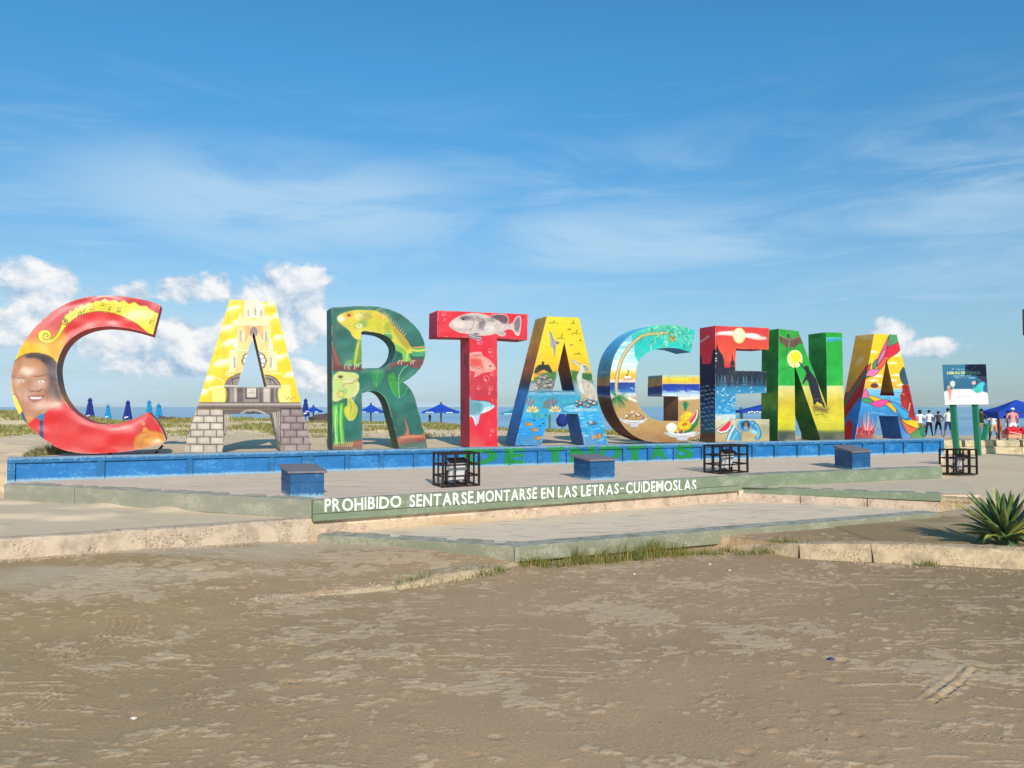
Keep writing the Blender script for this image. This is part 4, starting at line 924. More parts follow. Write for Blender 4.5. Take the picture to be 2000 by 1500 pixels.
# lower iguana
A.poly([(195, 1010), (300, 1000), (310, 1100), (300, 1200), (310, 1380), (380, 1400), (200, 1410), (230, 1380), (205, 1200), (190, 1100)], (40, 140, 60), 1, 2)
A.poly([(195, 1030), (240, 1020), (250, 1140), (240, 1260), (250, 1390), (205, 1400), (215, 1300), (195, 1180)], (120, 200, 90), .9, 6); A.line([(275, 1020), (270, 1180), (280, 1300), (290, 1390)], 30, (110, 200, 80), .9); A.line([(270, 1030), (262, 1200), (278, 1380)], 8, (200, 236, 150), .8); A.line([(225, 1060), (216, 1240), (228, 1380)], 8, (210, 240, 160), .8); A.line([(252, 1040), (250, 1380)], 8, (20, 90, 50), .8)
A.poly([(195, 760), (220, 725), (260, 704), (330, 712), (400, 716), (440, 745), (430, 790), (445, 820), (440, 880), (410, 930), (370, 960), (400, 1000), (428, 1050), (415, 1120), (385, 1165), (340, 1165), (310, 1120), (300, 1060), (330, 1020), (330, 960), (290, 960), (240, 985), (200, 990), (192, 900)], (206, 210, 130), 1, 1, True)
A.poly([(300, 1050), (330, 1020), (340, 960), (370, 960), (405, 1010), (425, 1060), (410, 1130), (370, 1165), (330, 1150), (305, 1110)], (196, 196, 70), 1, 4, True); A.line([(350, 970), (370, 1040), (352, 1100)], 6, (80, 130, 50), .8); A.line([(395, 1010), (410, 1060), (380, 1130)], 6, (150, 150, 40), .7); A.ell(335, 1080, 16, 40, (230, 214, 80), .9, 6)
A.ell(250, 850, 50, 70, (186, 210, 120), .8, 16); A.ell(350, 790, 60, 22, (222, 222, 170), .8, 10); A.line([(280, 850), (310, 820), (370, 815), (420, 785), (430, 770)], 8, (170, 110, 90), .9); A.line([(290, 840), (340, 812), (420, 778)], 5, (236, 200, 180), .8)
A.ell(266, 757, 26, 15, (170, 160, 110)); A.ell(266, 757, 20, 11, (90, 66, 46)); A.ell(266, 757, 8, 8, (20, 18, 14)); A.line([(236, 750), (262, 738), (296, 750)], 5, (130, 130, 80), .9)
A.ell(268, 920, 36, 34, (214, 200, 110)); A.ring(268, 920, 32, 30, 5, (150, 120, 60)); A.line([(250, 880), (290, 885), (300, 930), (280, 955)], 6, (120, 170, 90), .9); A.ell(310, 890, 20, 30, (130, 190, 110), .6, 6)
for k in range(13): y = 810 + k * 14; x = 440 - max(0, k - 4) * 6; A.line([(x - 14, y), (x + 8, y + 8)], 7, (240, 244, 210), .9, taper=True)
A.poly([(192, 985), (240, 988), (330, 962), (330, 980), (240, 1002), (192, 1000)], (40, 110, 60), .9, 2)
A.poly([(195, 1400), (300, 1380), (360, 1370), (470, 1345), (480, 1440), (190, 1440)], (126, 66, 52), 1, 3); A.poly([(340, 1380), (470, 1350), (470, 1390), (360, 1410)], (186, 90, 60), .8, 8)
for k in range(9): x = 210 + k * 20; A.line([(x + 10, 1372), (x + 4, 1392), (x, 1412)], 7, (190, 220, 120), .95)
# leaves and twigs
A.poly([(560, 700), (600, 685), (660, 690), (685, 700), (670, 760), (600, 850), (560, 760)], (60, 160, 80), .55, 8, True); A.line([(620, 690), (605, 850)], 4, (150, 210, 130), .7); A.line([(620, 700), (585, 760), (600, 840)], 4, (120, 190, 110), .5)
A.poly([(720, 740), (770, 720), (800, 790), (815, 940), (760, 900), (722, 820)], (70, 160, 50), .8, 6, True); A.poly([(800, 730), (870, 760), (910, 800), (880, 900), (820, 945)], (30, 130, 80), .7, 8, True)
A.line([(900, 645), (850, 690), (815, 780), (822, 950)], 6, (170, 220, 190), .95); A.line([(735, 800), (760, 900), (820, 955), (880, 905), (905, 840)], 4, (130, 200, 130), .8); A.line([(760, 800), (815, 820)], 3, (150, 210, 130), .6); A.line([(820, 820), (870, 770)], 3, (150, 210, 130), .6)
A.poly([(800, 1325), (860, 1305), (1000, 1300), (1090, 1300), (1090, 1350), (960, 1370), (830, 1400), (812, 1380)], (180, 96, 70), 1, 3); A.poly([(810, 1370), (900, 1345), (1080, 1340), (1085, 1362), (950, 1380), (830, 1405)], (130, 54, 46), .8, 5); A.line([(830, 1330), (930, 1318), (1040, 1318)], 14, (224, 150, 110), .8)
A.poly([(870, 1310), (895, 1250), (880, 1200), (868, 1140), (885, 1180), (910, 1250), (920, 1310)], (196, 110, 90), 1, 2); A.poly([(1030, 1330), (1055, 1260), (1010, 1190), (1060, 1240), (1090, 1320)], (176, 110, 90), .9, 3)
out = [(180, 100), (300, 93), (450, 86)] + spline([(560, 88), (660, 100), (760, 128), (850, 170), (930, 235), (1000, 310), (1045, 390), (1067, 480), (1064, 570), (1035, 650), (985, 715), (920, 770), (855, 806)], 3) \
    + spline([(870, 815), (915, 855), (955, 920), (985, 1010), (1010, 1110), (1040, 1210), (1065, 1310), (1088, 1425)], 2) + [(822, 1430)] + spline([(818, 1412), (790, 1300), (765, 1200), (738, 1100), (715, 1020), (685, 955), (645, 912), (600, 892), (540, 890), (470, 912)], 2) + [(475, 1440), (190, 1440)]
hole = [(463, 328)] + spline([(560, 331), (640, 345), (700, 371), (750, 412), (780, 460), (785, 510), (768, 575), (735, 622), (690, 655), (630, 672)], 3) + [(468, 672)]
giant_letter(A, out, [hole], zcols([(.7, (50, 64, 36)), (1.2, (60, 84, 50)), (1.8, (36, 74, 60)), (2.2, (60, 54, 44)), (2.6, (30, 84, 76)), (3.6, (40, 88, 84))], .3), 'giant dark green letter R painted with two iguanas')

# ------------------------------------------------------------------ T (fish)
A = Art(820, 590, 5.0, 1150, 1500, (226, 36, 62)); A.mottle(.05, 120)
A.vgrad([(700, (214, 50, 72)), (900, (196, 44, 66)), (1000, (226, 36, 60))], y0=700, y1=1000)
fb = [(285, 230), (310, 190), (370, 150), (440, 122), (520, 112), (600, 118), (680, 140), (760, 170), (830, 205), (880, 215), (915, 195), (945, 150), (975, 140), (988, 180), (985, 240), (968, 325), (935, 315), (910, 280), (870, 265), (800, 290), (720, 310), (640, 322), (560, 320), (480, 305), (400, 295), (330, 265)]
A.poly(fb, (214, 196, 188), 1, 1, True)
A.poly([(700, 135), (780, 122), (840, 135), (862, 175), (850, 210), (800, 200)], (110, 84, 96), 1, 2, True); A.poly([(920, 195), (945, 150), (980, 150), (984, 230), (960, 300), (925, 270)], (130, 110, 120), .9, 5)
A.line([(700, 130), (780, 118), (845, 132), (866, 180), (850, 212)], 6, (236, 214, 206)); A.line([(915, 195), (945, 148), (978, 140), (988, 200), (968, 322), (930, 305)], 6, (240, 226, 220))
A.ell(450, 155, 60, 22, (90, 80, 92), .8, 8); A.ell(425, 168, 14, 10, (30, 28, 34)); A.ell(610, 215, 34, 60, (110, 100, 106), .7, 12); A.ell(540, 160, 60, 26, (140, 130, 136), .6, 12); A.ell(680, 250, 60, 34, (236, 230, 226), .6, 14); A.ell(700, 170, 50, 22, (120, 110, 118), .6, 10)
A.ell(380, 225, 60, 40, (238, 216, 206), .8, 14); A.line([(290, 235), (350, 265), (430, 280), (500, 262)], 5, (110, 90, 92), .8); A.line([(300, 215), (360, 250), (450, 258)], 4, (150, 130, 130), .8); A.line([(500, 130), (530, 200), (490, 290)], 5, (130, 110, 110), .8); A.line([(560, 130), (590, 200), (570, 280)], 5, (90, 80, 84), .7)
for k in range(90): x = rnd.uniform(520, 900); y = 215 + rnd.uniform(-80, 80) * (1 - (x - 520) / 520); A.ell(x, y, 5, 3, rnd.choice([(90, 84, 90), (250, 246, 244), (150, 140, 146)]), .75)
A.poly([(465, 315), (560, 300), (600, 330), (605, 350), (590, 385), (560, 370), (520, 355), (490, 350)], (120, 110, 124)); A.line([(480, 322), (560, 345), (600, 352)], 6, (226, 214, 214)); A.line([(500, 340), (590, 382)], 4, (230, 220, 220)); A.poly([(740, 300), (820, 280), (838, 310), (820, 330), (770, 325)], (190, 170, 168)); A.line([(740, 302), (790, 328), (830, 325), (838, 296)], 5, (240, 226, 220))
A.line([(285, 228), (310, 188), (370, 148), (440, 120), (520, 110), (600, 115), (690, 138)], 5, (244, 224, 216), .9); A.line([(290, 238), (330, 268), (400, 298), (480, 308), (560, 322), (640, 325), (720, 312)], 5, (244, 224, 216), .9)
# pink fish
A.poly([(485, 510), (490, 500), (590, 485), (612, 520), (680, 560), (720, 600), (745, 650), (700, 680), (620, 690), (570, 700), (535, 730), (548, 680), (500, 660), (480, 665)], (240, 150, 140), 1, 1)
A.poly([(485, 545), (600, 560), (610, 630), (490, 625)], (224, 84, 72), .9, 8); A.poly([(600, 540), (700, 590), (740, 648), (640, 680), (620, 600)], (246, 170, 160), .9, 6); A.line([(487, 530), (600, 520), (612, 520)], 5, (70, 50, 60), .8); A.line([(490, 500), (590, 488), (608, 520)], 5, (250, 210, 200)); A.line([(485, 625), (560, 645), (620, 640)], 5, (110, 50, 50), .7)
A.line([(487, 665), (548, 680), (534, 730), (600, 690)], 5, (250, 220, 210)); A.ell(690, 625, 9, 8, (60, 30, 40)); A.line([(625, 560), (615, 620), (632, 680)], 4, (200, 110, 110), .8)
# shark
A.poly([(485, 930), (500, 952), (600, 960), (680, 975), (735, 1015), (700, 1045), (640, 1075), (590, 1095), (570, 1180), (545, 1210), (530, 1150), (505, 1115), (485, 1120)], (150, 200, 214), 1, 1)
A.poly([(485, 960), (560, 970), (620, 1000), (600, 1070), (540, 1100), (485, 1110)], (84, 140, 156), .7, 10); A.poly([(600, 1085), (640, 1030), (735, 1018), (690, 1052), (640, 1078)], (240, 240, 240), .95, 3); A.line([(487, 955), (560, 960), (650, 968), (700, 985)], 8, (50, 70, 90), .8); A.line([(640, 1050), (700, 1030)], 4, (120, 60, 70), .8); A.ell(700, 1000, 6, 6, (20, 20, 30)); A.line([(485, 1112), (520, 1120), (545, 1205)], 8, (244, 244, 244)); A.poly([(530, 1120), (590, 1095), (570, 1180), (550, 1200)], (190, 200, 220), .9, 3)
for (x, y, r_) in [(233, 118, 17), (243, 172, 8), (582, 390, 22), (690, 475, 22), (705, 528, 5), (706, 700, 17), (650, 750, 26), (572, 836, 17), (692, 845, 18), (678, 890, 12), (708, 960, 7), (708, 1255, 14), (688, 1300, 7)]:
    A.ring(x, y, r_, r_ * 1.15, 4, (240, 170, 176), .9); A.ell(x - r_ * .3, y + r_ * .4, r_ * .3, r_ * .3, (255, 230, 230), .8)
A.line([(560, 750), (750, 750)], 3, (150, 60, 70), .5, sm=False)
out = [(172, 82), (1055, 118), (1050, 371), (755, 352), (760, 1415), (487, 1415), (485, 347), (168, 340)]
def sideT(lp, dk, art, w3):
    c_ = zcols([(.7, (150, 30, 44)), (1.6, (150, 28, 50)), (3.6, (176, 30, 62))], .12)(lp, dk, art, w3)
    m_ = sstep(.52, .62, fbm(lp[:, 1] * 1.4 + 4, dk * 2.2 + 1, 3)) * (lp[:, 1] > 1.0) * (lp[:, 1] < 2.7) * sstep(.2, .5, dk) * .7
    return c_ * (1 - m_[:, None]) + lin((50, 44, 70)) * m_[:, None]
giant_letter(A, out, [], sideT, 'giant crimson letter T painted with three fish and air bubbles')
# ------------------------------------------------------------------ second A (lagoon with pelican)
A = Art(970, 600, 5.357, 1232, 1500, (252, 212, 30))
A.vgrad([(90, (254, 216, 24)), (450, (252, 214, 40)), (640, (248, 190, 40)), (690, (200, 170, 60))], y1=700); A.mottle(.06, 60, 3)
def bird(A, x, y, w_, h_, c_=(60, 50, 30), wd=6):
    A.line([(x - w_, y + h_ * .2), (x - w_ * .3, y - h_ * .1), (x, y)], wd, c_, .9, taper=False); A.line([(x, y), (x + w_ * .2, y - h_), (x + w_ * .3, y - h_ * 1.1)], wd, c_, .9); A.line([(x, y), (x + w_, y + h_ * .15)], wd * .7, c_, .9)
for (x, y, w_, h_) in [(590, 165, 50, 20), (800, 170, 20, 30), (830, 275, 46, 34), (675, 325, 44, 40), (785, 395, 24, 8), (875, 350, 12, 18), (850, 490, 40, 14), (760, 235, 24, 12)]: bird(A, x, y, w_, h_)
A.poly([(545, 250), (565, 255), (600, 330), (640, 360), (655, 380), (620, 400), (615, 470), (605, 530), (590, 440), (555, 400), (560, 340)], (180, 176, 170), 1, 1); A.line([(560, 260), (590, 360), (600, 420)], 7, (110, 110, 110), .8); A.line([(610, 400), (606, 510)], 6, (120, 116, 110), .8); A.ell(635, 372, 20, 10, (110, 104, 96))
A.poly([(780, 660), (850, 670), (1000, 700), (1000, 780), (780, 780)], (70, 130, 60), 1, 5); A.poly([(400, 700), (500, 690), (620, 670), (640, 780), (380, 780)], (80, 130, 70), 1, 4); A.poly([(900, 720), (990, 690), (1000, 770), (900, 780)], (36, 110, 60), .9, 6)
A.poly([(380, 700), (420, 700), (470, 720), (380, 740)], (236, 170, 60), .9, 4)
A.poly([(390, 690), (405, 640), (435, 605), (470, 600), (475, 565), (495, 570), (495, 600), (545, 600), (580, 660), (585, 690), (540, 680), (500, 655), (460, 665), (430, 690)], (44, 52, 40), 1, 1); A.line([(440, 620), (420, 670)], 6, (90, 110, 70), .7)
A.ell(455, 690, 30, 16, (214, 130, 70), .9, 5)
def rocks(A, x0, y0, x1, y1, n, lo=(84, 76, 74), hi=(222, 210, 206)):
    for k in range(n):
        x = rnd.uniform(x0, x1); y = rnd.uniform(y0, y1); r_ = rnd.uniform(14, 34)
        A.ell(x, y, r_, r_ * .6, lo, .95, 1, rnd.uniform(-.4, .4)); A.ell(x - 3, y - 4, r_ * .75, r_ * .36, hi, .85, 3); A.line([(x - r_ * .7, y + r_ * .3), (x, y + r_ * .5), (x + r_ * .7, y + r_ * .25)], 4, (60, 50, 52), .8)
A.vgrad([(770, (120, 140, 130)), (860, (110, 150, 170)), (900, (60, 150, 190)), (1000, (60, 170, 196)), (1100, (50, 170, 220)), (1250, (30, 160, 226)), (1440, (30, 140, 206))], y0=765)
A.poly([(340, 770), (600, 760), (600, 880), (330, 880)], (130, 150, 150), .7, 10)
rocks(A, 400, 710, 580, 860, 26); A.poly([(340, 800), (420, 800), (430, 880), (340, 880)], (190, 190, 196), .6, 10)
for y in (880, 892, 905, 918): A.line([(330, y), (480, y + 8), (640, y - 2), (820, y)], 5, rnd.choice([(230, 240, 244), (40, 60, 80), (150, 200, 220)]), .7)
# coral, anemones, grass
for k in range(60): x = rnd.uniform(300, 800); y = rnd.uniform(940, 1120); A.line([(x, y), (x + rnd.uniform(-10, 10), y - rnd.uniform(20, 60))], 4, rnd.choice([(30, 140, 130), (60, 190, 170), (120, 214, 200), (30, 110, 120)]), .7)
for cx in (345, 590):
    for k in range(11): a_ = -2.6 + k * .21; A.line([(cx, 1040), (cx + 60 * math.cos(a_), 1020 + 90 * math.sin(a_) * .8)], 7, rnd.choice([(110, 90, 110), (190, 180, 190), (150, 120, 130)]), .85)
A.poly([(480, 1060), (500, 980), (560, 950), (560, 1060)], (120, 120, 120), .9, 5)
for (cx, cy) in ((375, 1075), (615, 1075)):
    A.poly([(cx - 70, cy + 20), (cx - 40, cy - 30), (cx, cy - 42), (cx + 40, cy - 30), (cx + 68, cy + 15), (cx + 40, cy + 25)], (226, 206, 140), 1, 2)
    for k in range(9): a_ = -2.75 + k * .29; A.line([(cx, cy + 24), (cx + 66 * math.cos(a_), cy + 16 + 60 * math.sin(a_))], 5, (80, 60, 40) if k % 2 else (246, 230, 170), .9)
for k in range(40): x = rnd.uniform(360, 540); A.line([(x, 1160 + rnd.uniform(-20, 6)), (x + rnd.uniform(-16, 16), 1110 + rnd.uniform(-10, 20))], 5, rnd.choice([(30, 120, 110), (110, 200, 160), (60, 170, 150)]), .85)
for k in range(5): A.ring(800, 1060, 40 + k * 26, 12 + k * 10, 5, rnd.choice([(220, 240, 250), (40, 110, 170)]), .8)
for k in range(110): x = rnd.uniform(200, 540); y = rnd.uniform(1120, 1430); A.line([(x, y), (x + rnd.uniform(16, 60), y + rnd.uniform(-4, 4))], 4, rnd.choice([(20, 100, 160), (16, 80, 140), (110, 210, 240), (60, 180, 226)]), .65)
for k in range(40): x = rnd.uniform(230, 480); A.line([(x, 1430), (x + rnd.uniform(-6, 6), 1330 + rnd.uniform(0, 60))], 4, (30, 130, 150), .6)
def yfish(A, x, y, r_, rot, c_=(226, 160, 50)):
    A.ell(x, y, r_, r_ * .72, (130, 90, 40), 1, 1, rot); A.ell(x, y, r_ * .82, r_ * .56, c_, 1, 1, rot); A.ell(x - r_ * .1, y, r_ * .3, r_ * .5, (110, 100, 60), .6, 3, rot)
    dx, dy = math.cos(rot) * r_, math.sin(rot) * r_; A.poly([(x + dx * .7, y + dy * .7), (x + dx * 1.5 + dy * .5, y + dy * 1.5 - dx * .5), (x + dx * 1.5 - dy * .5, y + dy * 1.5 + dx * .5)], c_, 1, 1); A.ell(x - dx * .6, y - dy * .6, 4, 4, (30, 30, 30))
yfish(A, 325, 1225, 32, 0); yfish(A, 388, 1282, 30, .1); yfish(A, 425, 1368, 32, -.1)
for (x, y) in [(395, 1185), (452, 1245), (490, 1215)]: A.ell(x, y, 16, 6, (20, 40, 90), .9)
# pelican and its stones
A.poly([(830, 780), (1040, 780), (1060, 900), (830, 930)], (190, 200, 200), .6, 20)
A.poly([(865, 740), (950, 770), (1010, 820), (1045, 900), (1050, 980), (1000, 970), (930, 940), (900, 880), (870, 820)], (206, 196, 180), 1, 4, True)
A.poly([(785, 545), (830, 560), (880, 600), (930, 600), (970, 650), (960, 670), (900, 690), (895, 730), (905, 800), (925, 900), (870, 880), (850, 800), (840, 730), (870, 660), (870, 625), (830, 595), (790, 570)], (216, 214, 206), 1, 2, True)
A.line([(785, 548), (840, 580), (885, 610)], 6, (110, 110, 104), .9); A.line([(790, 560), (800, 600), (815, 590)], 5, (140, 130, 120), .8); A.ell(915, 620, 9, 9, (40, 40, 40)); A.poly([(930, 605), (972, 650), (950, 680), (910, 660)], (140, 156, 140), .8, 5); A.line([(895, 700), (900, 790), (925, 900)], 6, (120, 120, 110), .7); A.line([(850, 740), (858, 830), (885, 900)], 5, (150, 150, 140), .7)
for k in range(26): x = rnd.uniform(930, 1045); y = rnd.uniform(790, 980); A.line([(x, y), (x + 12, y + 30)], 4, rnd.choice([(150, 130, 110), (110, 100, 90), (230, 224, 214)]), .7)
A.poly([(880, 900), (960, 930), (930, 990), (890, 980)], (206, 176, 130), .9, 4)
rocks(A, 825, 960, 1030, 1050, 18, (40, 30, 32), (236, 230, 226)); A.poly([(800, 1060), (1060, 1060), (1050, 1085), (820, 1085)], (210, 214, 214), .7, 8)
for k in range(150):
    x = rnd.uniform(840, 1160); y = rnd.uniform(1080, 1430); A.line([(x, y), (x + rnd.uniform(20, 60), y + rnd.uniform(-5, 5))], rnd.choice([4, 5, 7]), rnd.choice([(240, 246, 248), (60, 170, 190), (40, 110, 130), (120, 210, 220), (210, 226, 230)]), .75)
A.ell(1000, 1215, 56, 24, (90, 90, 100), .8, 6); A.ell(985, 1205, 20, 12, (230, 230, 230), .8, 4)
for k in range(50): x = rnd.choice([rnd.uniform(900, 980), rnd.uniform(1080, 1160)]); y = rnd.uniform(1250, 1420); A.line([(x, y), (x + rnd.uniform(-8, 8), y - 60)], 4, rnd.choice([(20, 150, 160), (30, 190, 190), (10, 110, 130)]), .8)
yfish(A, 1060, 1350, 44, 2.9, (214, 160, 110)); A.line([(340, 768), (1010, 778)], 3, (90, 90, 90), .5, sm=False)
out = [(525, 95), (862, 110), (1168, 1440), (917, 1440), (850, 1115), (548, 1115), (468, 1445), (193, 1445)]
hole = [(708, 360), (815, 874), (590, 874)]
def sideA2(lp, dk, art, w3):
    c_ = zcols([(.7, (24, 60, 110)), (1.2, (22, 80, 150)), (1.9, (40, 110, 170)), (2.02, (30, 60, 90)), (2.12, (66, 44, 50)), (2.4, (140, 80, 40)), (3.0, (170, 126, 50)), (3.6, (160, 130, 60))], .2)(lp, dk, art, w3)
    m_ = (np.abs(np.sin(lp[:, 1] * 60 + 4 * fbm(lp[:, 0] * 3, dk * 6, 2))) > .86) & (lp[:, 1] < 1.7); return np.where(m_[:, None], c_ * .6 + lin((110, 180, 220)) * .25, c_)
giant_letter(A, out, [hole], sideA2, 'giant letter A painted with a pelican, yellow evening sky and blue lagoon water')

# ------------------------------------------------------------------ G (palm beach)
A = Art(1150, 620, 5.771, 1385, 1500, (196, 158, 104))
A.vgrad([(80, (90, 190, 220)), (330, (150, 214, 236)), (560, (214, 236, 240)), (610, (236, 226, 150)), (640, (246, 200, 60)), (690, (240, 180, 70)), (700, (244, 214, 190)), (728, (240, 224, 210)), (735, (30, 70, 150)), (800, (36, 90, 170)), (840, (70, 130, 190)), (860, (200, 210, 220)), (890, (210, 200, 190)), (915, (190, 156, 110)), (1150, (196, 160, 100)), (1260, (190, 150, 96)), (1400, (160, 120, 74))], wob=10)
for k in range(26): x = rnd.uniform(250, 560); y = rnd.uniform(280, 600); A.ell(x, y, 60, 9, (244, 250, 252), .6, 5)
A.poly([(500, 150), (620, 90), (900, 70), (1210, 140), (1160, 420), (1000, 400), (830, 360), (700, 400), (620, 450), (590, 520), (550, 490), (520, 420), (510, 300), (480, 200)], (40, 200, 190), 1, 5); A.poly([(560, 300), (800, 230), (1180, 250), (1160, 400), (830, 350), (640, 430)], (30, 210, 200), .7, 22)
for k in range(70): x = rnd.uniform(540, 1180); y = rnd.uniform(110, 380); A.line([(x, y), (x - rnd.uniform(10, 60), y + rnd.uniform(16, 50))], 5, rnd.choice([(20, 160, 160), (120, 230, 220), (10, 140, 130)]), .45)
trunk = [(318, 880), (312, 760), (330, 620), (360, 500), (410, 400), (480, 310), (560, 235), (640, 195), (780, 180), (910, 180)]
A.line(trunk, 40, (120, 96, 60), .9); A.line([(x - 2, y) for x, y in trunk], 28, (226, 204, 150)); A.line([(600, 215), (760, 180), (900, 182)], 18, (180, 200, 120), .8)
for k in range(30): i = k / 30 * 8; j = int(i); f_ = i - j; x = trunk[j][0] * (1 - f_) + trunk[j + 1][0] * f_; y = trunk[j][1] * (1 - f_) + trunk[j + 1][1] * f_; A.line([(x - 12, y - 2), (x + 12, y + 4)], 3, (150, 120, 80), .7, sm=False)
def frond(A, x0, y0, pts, c1=(20, 140, 110), c2=(190, 236, 190), n=18, L=40, wd=4):
    sp = spline([(x0, y0)] + pts, 8); A.line(sp, wd + 1, c1, .9, sm=False)
    for i in range(2, len(sp) - 1):
        x, y = sp[i]; dx, dy = sp[i + 1][0] - sp[i - 1][0], sp[i + 1][1] - sp[i - 1][1]; l_ = math.hypot(dx, dy) + 1e-6; dx /= l_; dy /= l_
        for s_ in (-1, 1): A.line([(x, y), (x + dx * L * .7 - dy * s_ * L * .6, y + dy * L * .7 + dx * s_ * L * .6 + L * .25)], wd, rnd.choice([c1, c2, (60, 190, 150), (220, 240, 200)]), .8, sm=False)
for pts in ([(800, 140), (700, 130), (620, 160)], [(820, 200), (740, 250), (690, 330)], [(860, 110), (820, 90), (760, 90)], [(960, 110), (1040, 100), (1130, 130)], [(980, 150), (1080, 160), (1180, 220)], [(960, 200), (1040, 260), (1090, 350)], [(1000, 180), (1110, 230), (1160, 320)], [(900, 110), (930, 85), (990, 85)], [(880, 230), (860, 300), (840, 340)]): frond(A, 915, 175, pts)
for k in range(10): A.ell(940 + rnd.uniform(-30, 30), 240 + rnd.uniform(-36, 34), 15, 13, rnd.choice([(226, 190, 50), (180, 150, 40), (140, 130, 40)]))
# boat, waves
A.line([(445, 590), (445, 650)], 4, (90, 80, 60)); A.poly([(440, 600), (455, 600), (452, 625), (440, 625)], (110, 60, 50)); A.poly([(405, 660), (480, 660), (470, 690), (400, 690)], (240, 236, 230)); A.line([(400, 690), (470, 690)], 5, (120, 60, 40)); A.line([(385, 712), (490, 700)], 5, (190, 60, 40)); A.ell(430, 650, 14, 10, (120, 90, 70))
for k in range(26): x = rnd.uniform(250, 1240); y = rnd.uniform(790, 880); A.line([(x, y), (x + rnd.uniform(30, 90), y + rnd.uniform(-3, 8))], 5, (236, 244, 248), .8)
A.poly([(380, 880), (440, 890), (540, 930), (540, 960), (420, 910)], (244, 244, 240), .9, 4); A.poly([(1000, 900), (1250, 885), (1250, 920), (1010, 935)], (240, 238, 230), .9, 6)
A.vgrad([(640, (170, 214, 222)), (690, (238, 206, 90)), (735, (236, 190, 60)), (745, (246, 220, 170)), (755, (30, 66, 160)), (820, (34, 80, 180)), (850, (150, 190, 220)), (885, (214, 220, 224))], x0=822, x1=1260, y0=640, y1=888, wob=6); A.ell(1040, 700, 120, 14, (250, 220, 60), .9, 5); A.ell(1180, 690, 60, 16, (236, 196, 60), .8, 6)
for k in range(20): x = rnd.uniform(830, 1240); y = rnd.uniform(815, 880); A.line([(x, y), (x + rnd.uniform(30, 90), y + 3)], 5, (240, 244, 248), .85)
for k in range(60): a_ = rnd.uniform(-.5, 2.6); L = rnd.uniform(50, 150); A.line([(310, 890), (310 + L * math.cos(a_) * .6, 895 + L * math.sin(a_) * .5), (310 + L * math.cos(a_), 905 + L * math.sin(a_) * 1.1)], 5, rnd.choice([(30, 110, 60), (60, 150, 80), (20, 90, 80), (110, 160, 90)]), .85)
for k in range(24): A.line([(300, 890), (262 + rnd.uniform(-10, 60), 800 + rnd.uniform(0, 70))], 5, rnd.choice([(50, 150, 110), (30, 120, 80)]), .7)
# bowls
def bowl(A, cx, cy, rx, ry):
    A.poly([(cx - rx, cy), (cx - rx * .8, cy + ry), (cx - rx * .35, cy + ry * 1.5), (cx - rx * .3, cy + ry * 2.1), (cx + rx * .3, cy + ry * 2.1), (cx + rx * .4, cy + ry * 1.4), (cx + rx * .85, cy + ry * .9), (cx + rx, cy)], (200, 198, 200), 1, 1, True)
    A.poly([(cx - rx * .95, cy), (cx, cy + ry * .5), (cx + rx * .95, cy), (cx + rx * .7, cy + ry), (cx - rx * .7, cy + ry)], (246, 246, 244), 1, 3); A.line([(cx - rx, cy), (cx - rx * .6, cy + ry * .75), (cx, cy + ry), (cx + rx * .6, cy + ry * .7), (cx + rx, cy)], 5, (90, 84, 84), .9); A.line([(cx - rx * .3, cy + ry * 1.4), (cx - rx * .25, cy + ry * 2.1), (cx + rx * .3, cy + ry * 2.1)], 5, (90, 84, 84), .8)
bowl(A, 505, 1130, 142, 52); A.ell(505, 1130, 128, 34, (180, 150, 110))
for k in range(30): x = 505 + rnd.uniform(-105, 105); y = 1125 - (1 - abs(x - 505) / 130) * rnd.uniform(0, 78) + 12; A.ell(x, y, 20, 17, (110, 70, 50)); A.ell(x - 2, y - 2, 16, 13, rnd.choice([(240, 214, 180), (226, 180, 110), (214, 160, 150), (246, 226, 190)]))
bowl(A, 1050, 1290, 180, 46); A.ell(935, 1240, 60, 55, (226, 232, 214)); A.ell(920, 1230, 44, 34, (250, 250, 250), .9, 8)
A.poly([(1215, 1030), (1240, 1040), (1250, 1130), (1220, 1220), (1150, 1290), (1060, 1310), (1120, 1230), (1180, 1120)], (30, 130, 70), 1, 1); A.poly([(1215, 1035), (1232, 1050), (1225, 1120), (1190, 1180), (1130, 1240), (1110, 1190), (1170, 1120)], (244, 236, 226)); A.poly([(1212, 1045), (1222, 1060), (1210, 1120), (1175, 1170), (1135, 1215), (1130, 1170), (1180, 1110)], (226, 60, 70))
A.poly([(1030, 1120), (1090, 1060), (1160, 1070), (1160, 1110), (1090, 1160), (1040, 1160)], (246, 200, 20)); A.poly([(1080, 1110), (1150, 1070), (1160, 1090), (1090, 1150)], (250, 224, 60), .9, 4); A.ell(1075, 1215, 82, 60, (240, 170, 20)); A.ell(1070, 1212, 66, 46, (252, 206, 30)); A.ell(1080, 1205, 32, 18, (190, 90, 20), .95, 2, -.5); A.ell(1085, 1205, 22, 10, (226, 130, 40), .9, 1, -.5)
A.line([(1040, 1150), (1080, 1120), (1150, 1110)], 5, (200, 130, 20), .8); A.ell(1035, 1290, 28, 20, (150, 60, 60)); A.ell(990, 1280, 24, 18, (236, 200, 60)); A.ell(980, 1300, 20, 12, (90, 150, 90)); A.ell(1025, 1285, 10, 8, (220, 120, 100))
for k in range(16): a_ = -2.7 + k * .15; A.line([(1090, 1055), (1090 + 30 * math.cos(a_), 1010 + 40 * math.sin(a_)), (1090 + 56 * math.cos(a_), 1010 + 70 * math.sin(a_))], 9, rnd.choice([(20, 130, 90), (50, 170, 120), (10, 90, 70)]), .95, taper=True)
A.mottle(.05, 50)
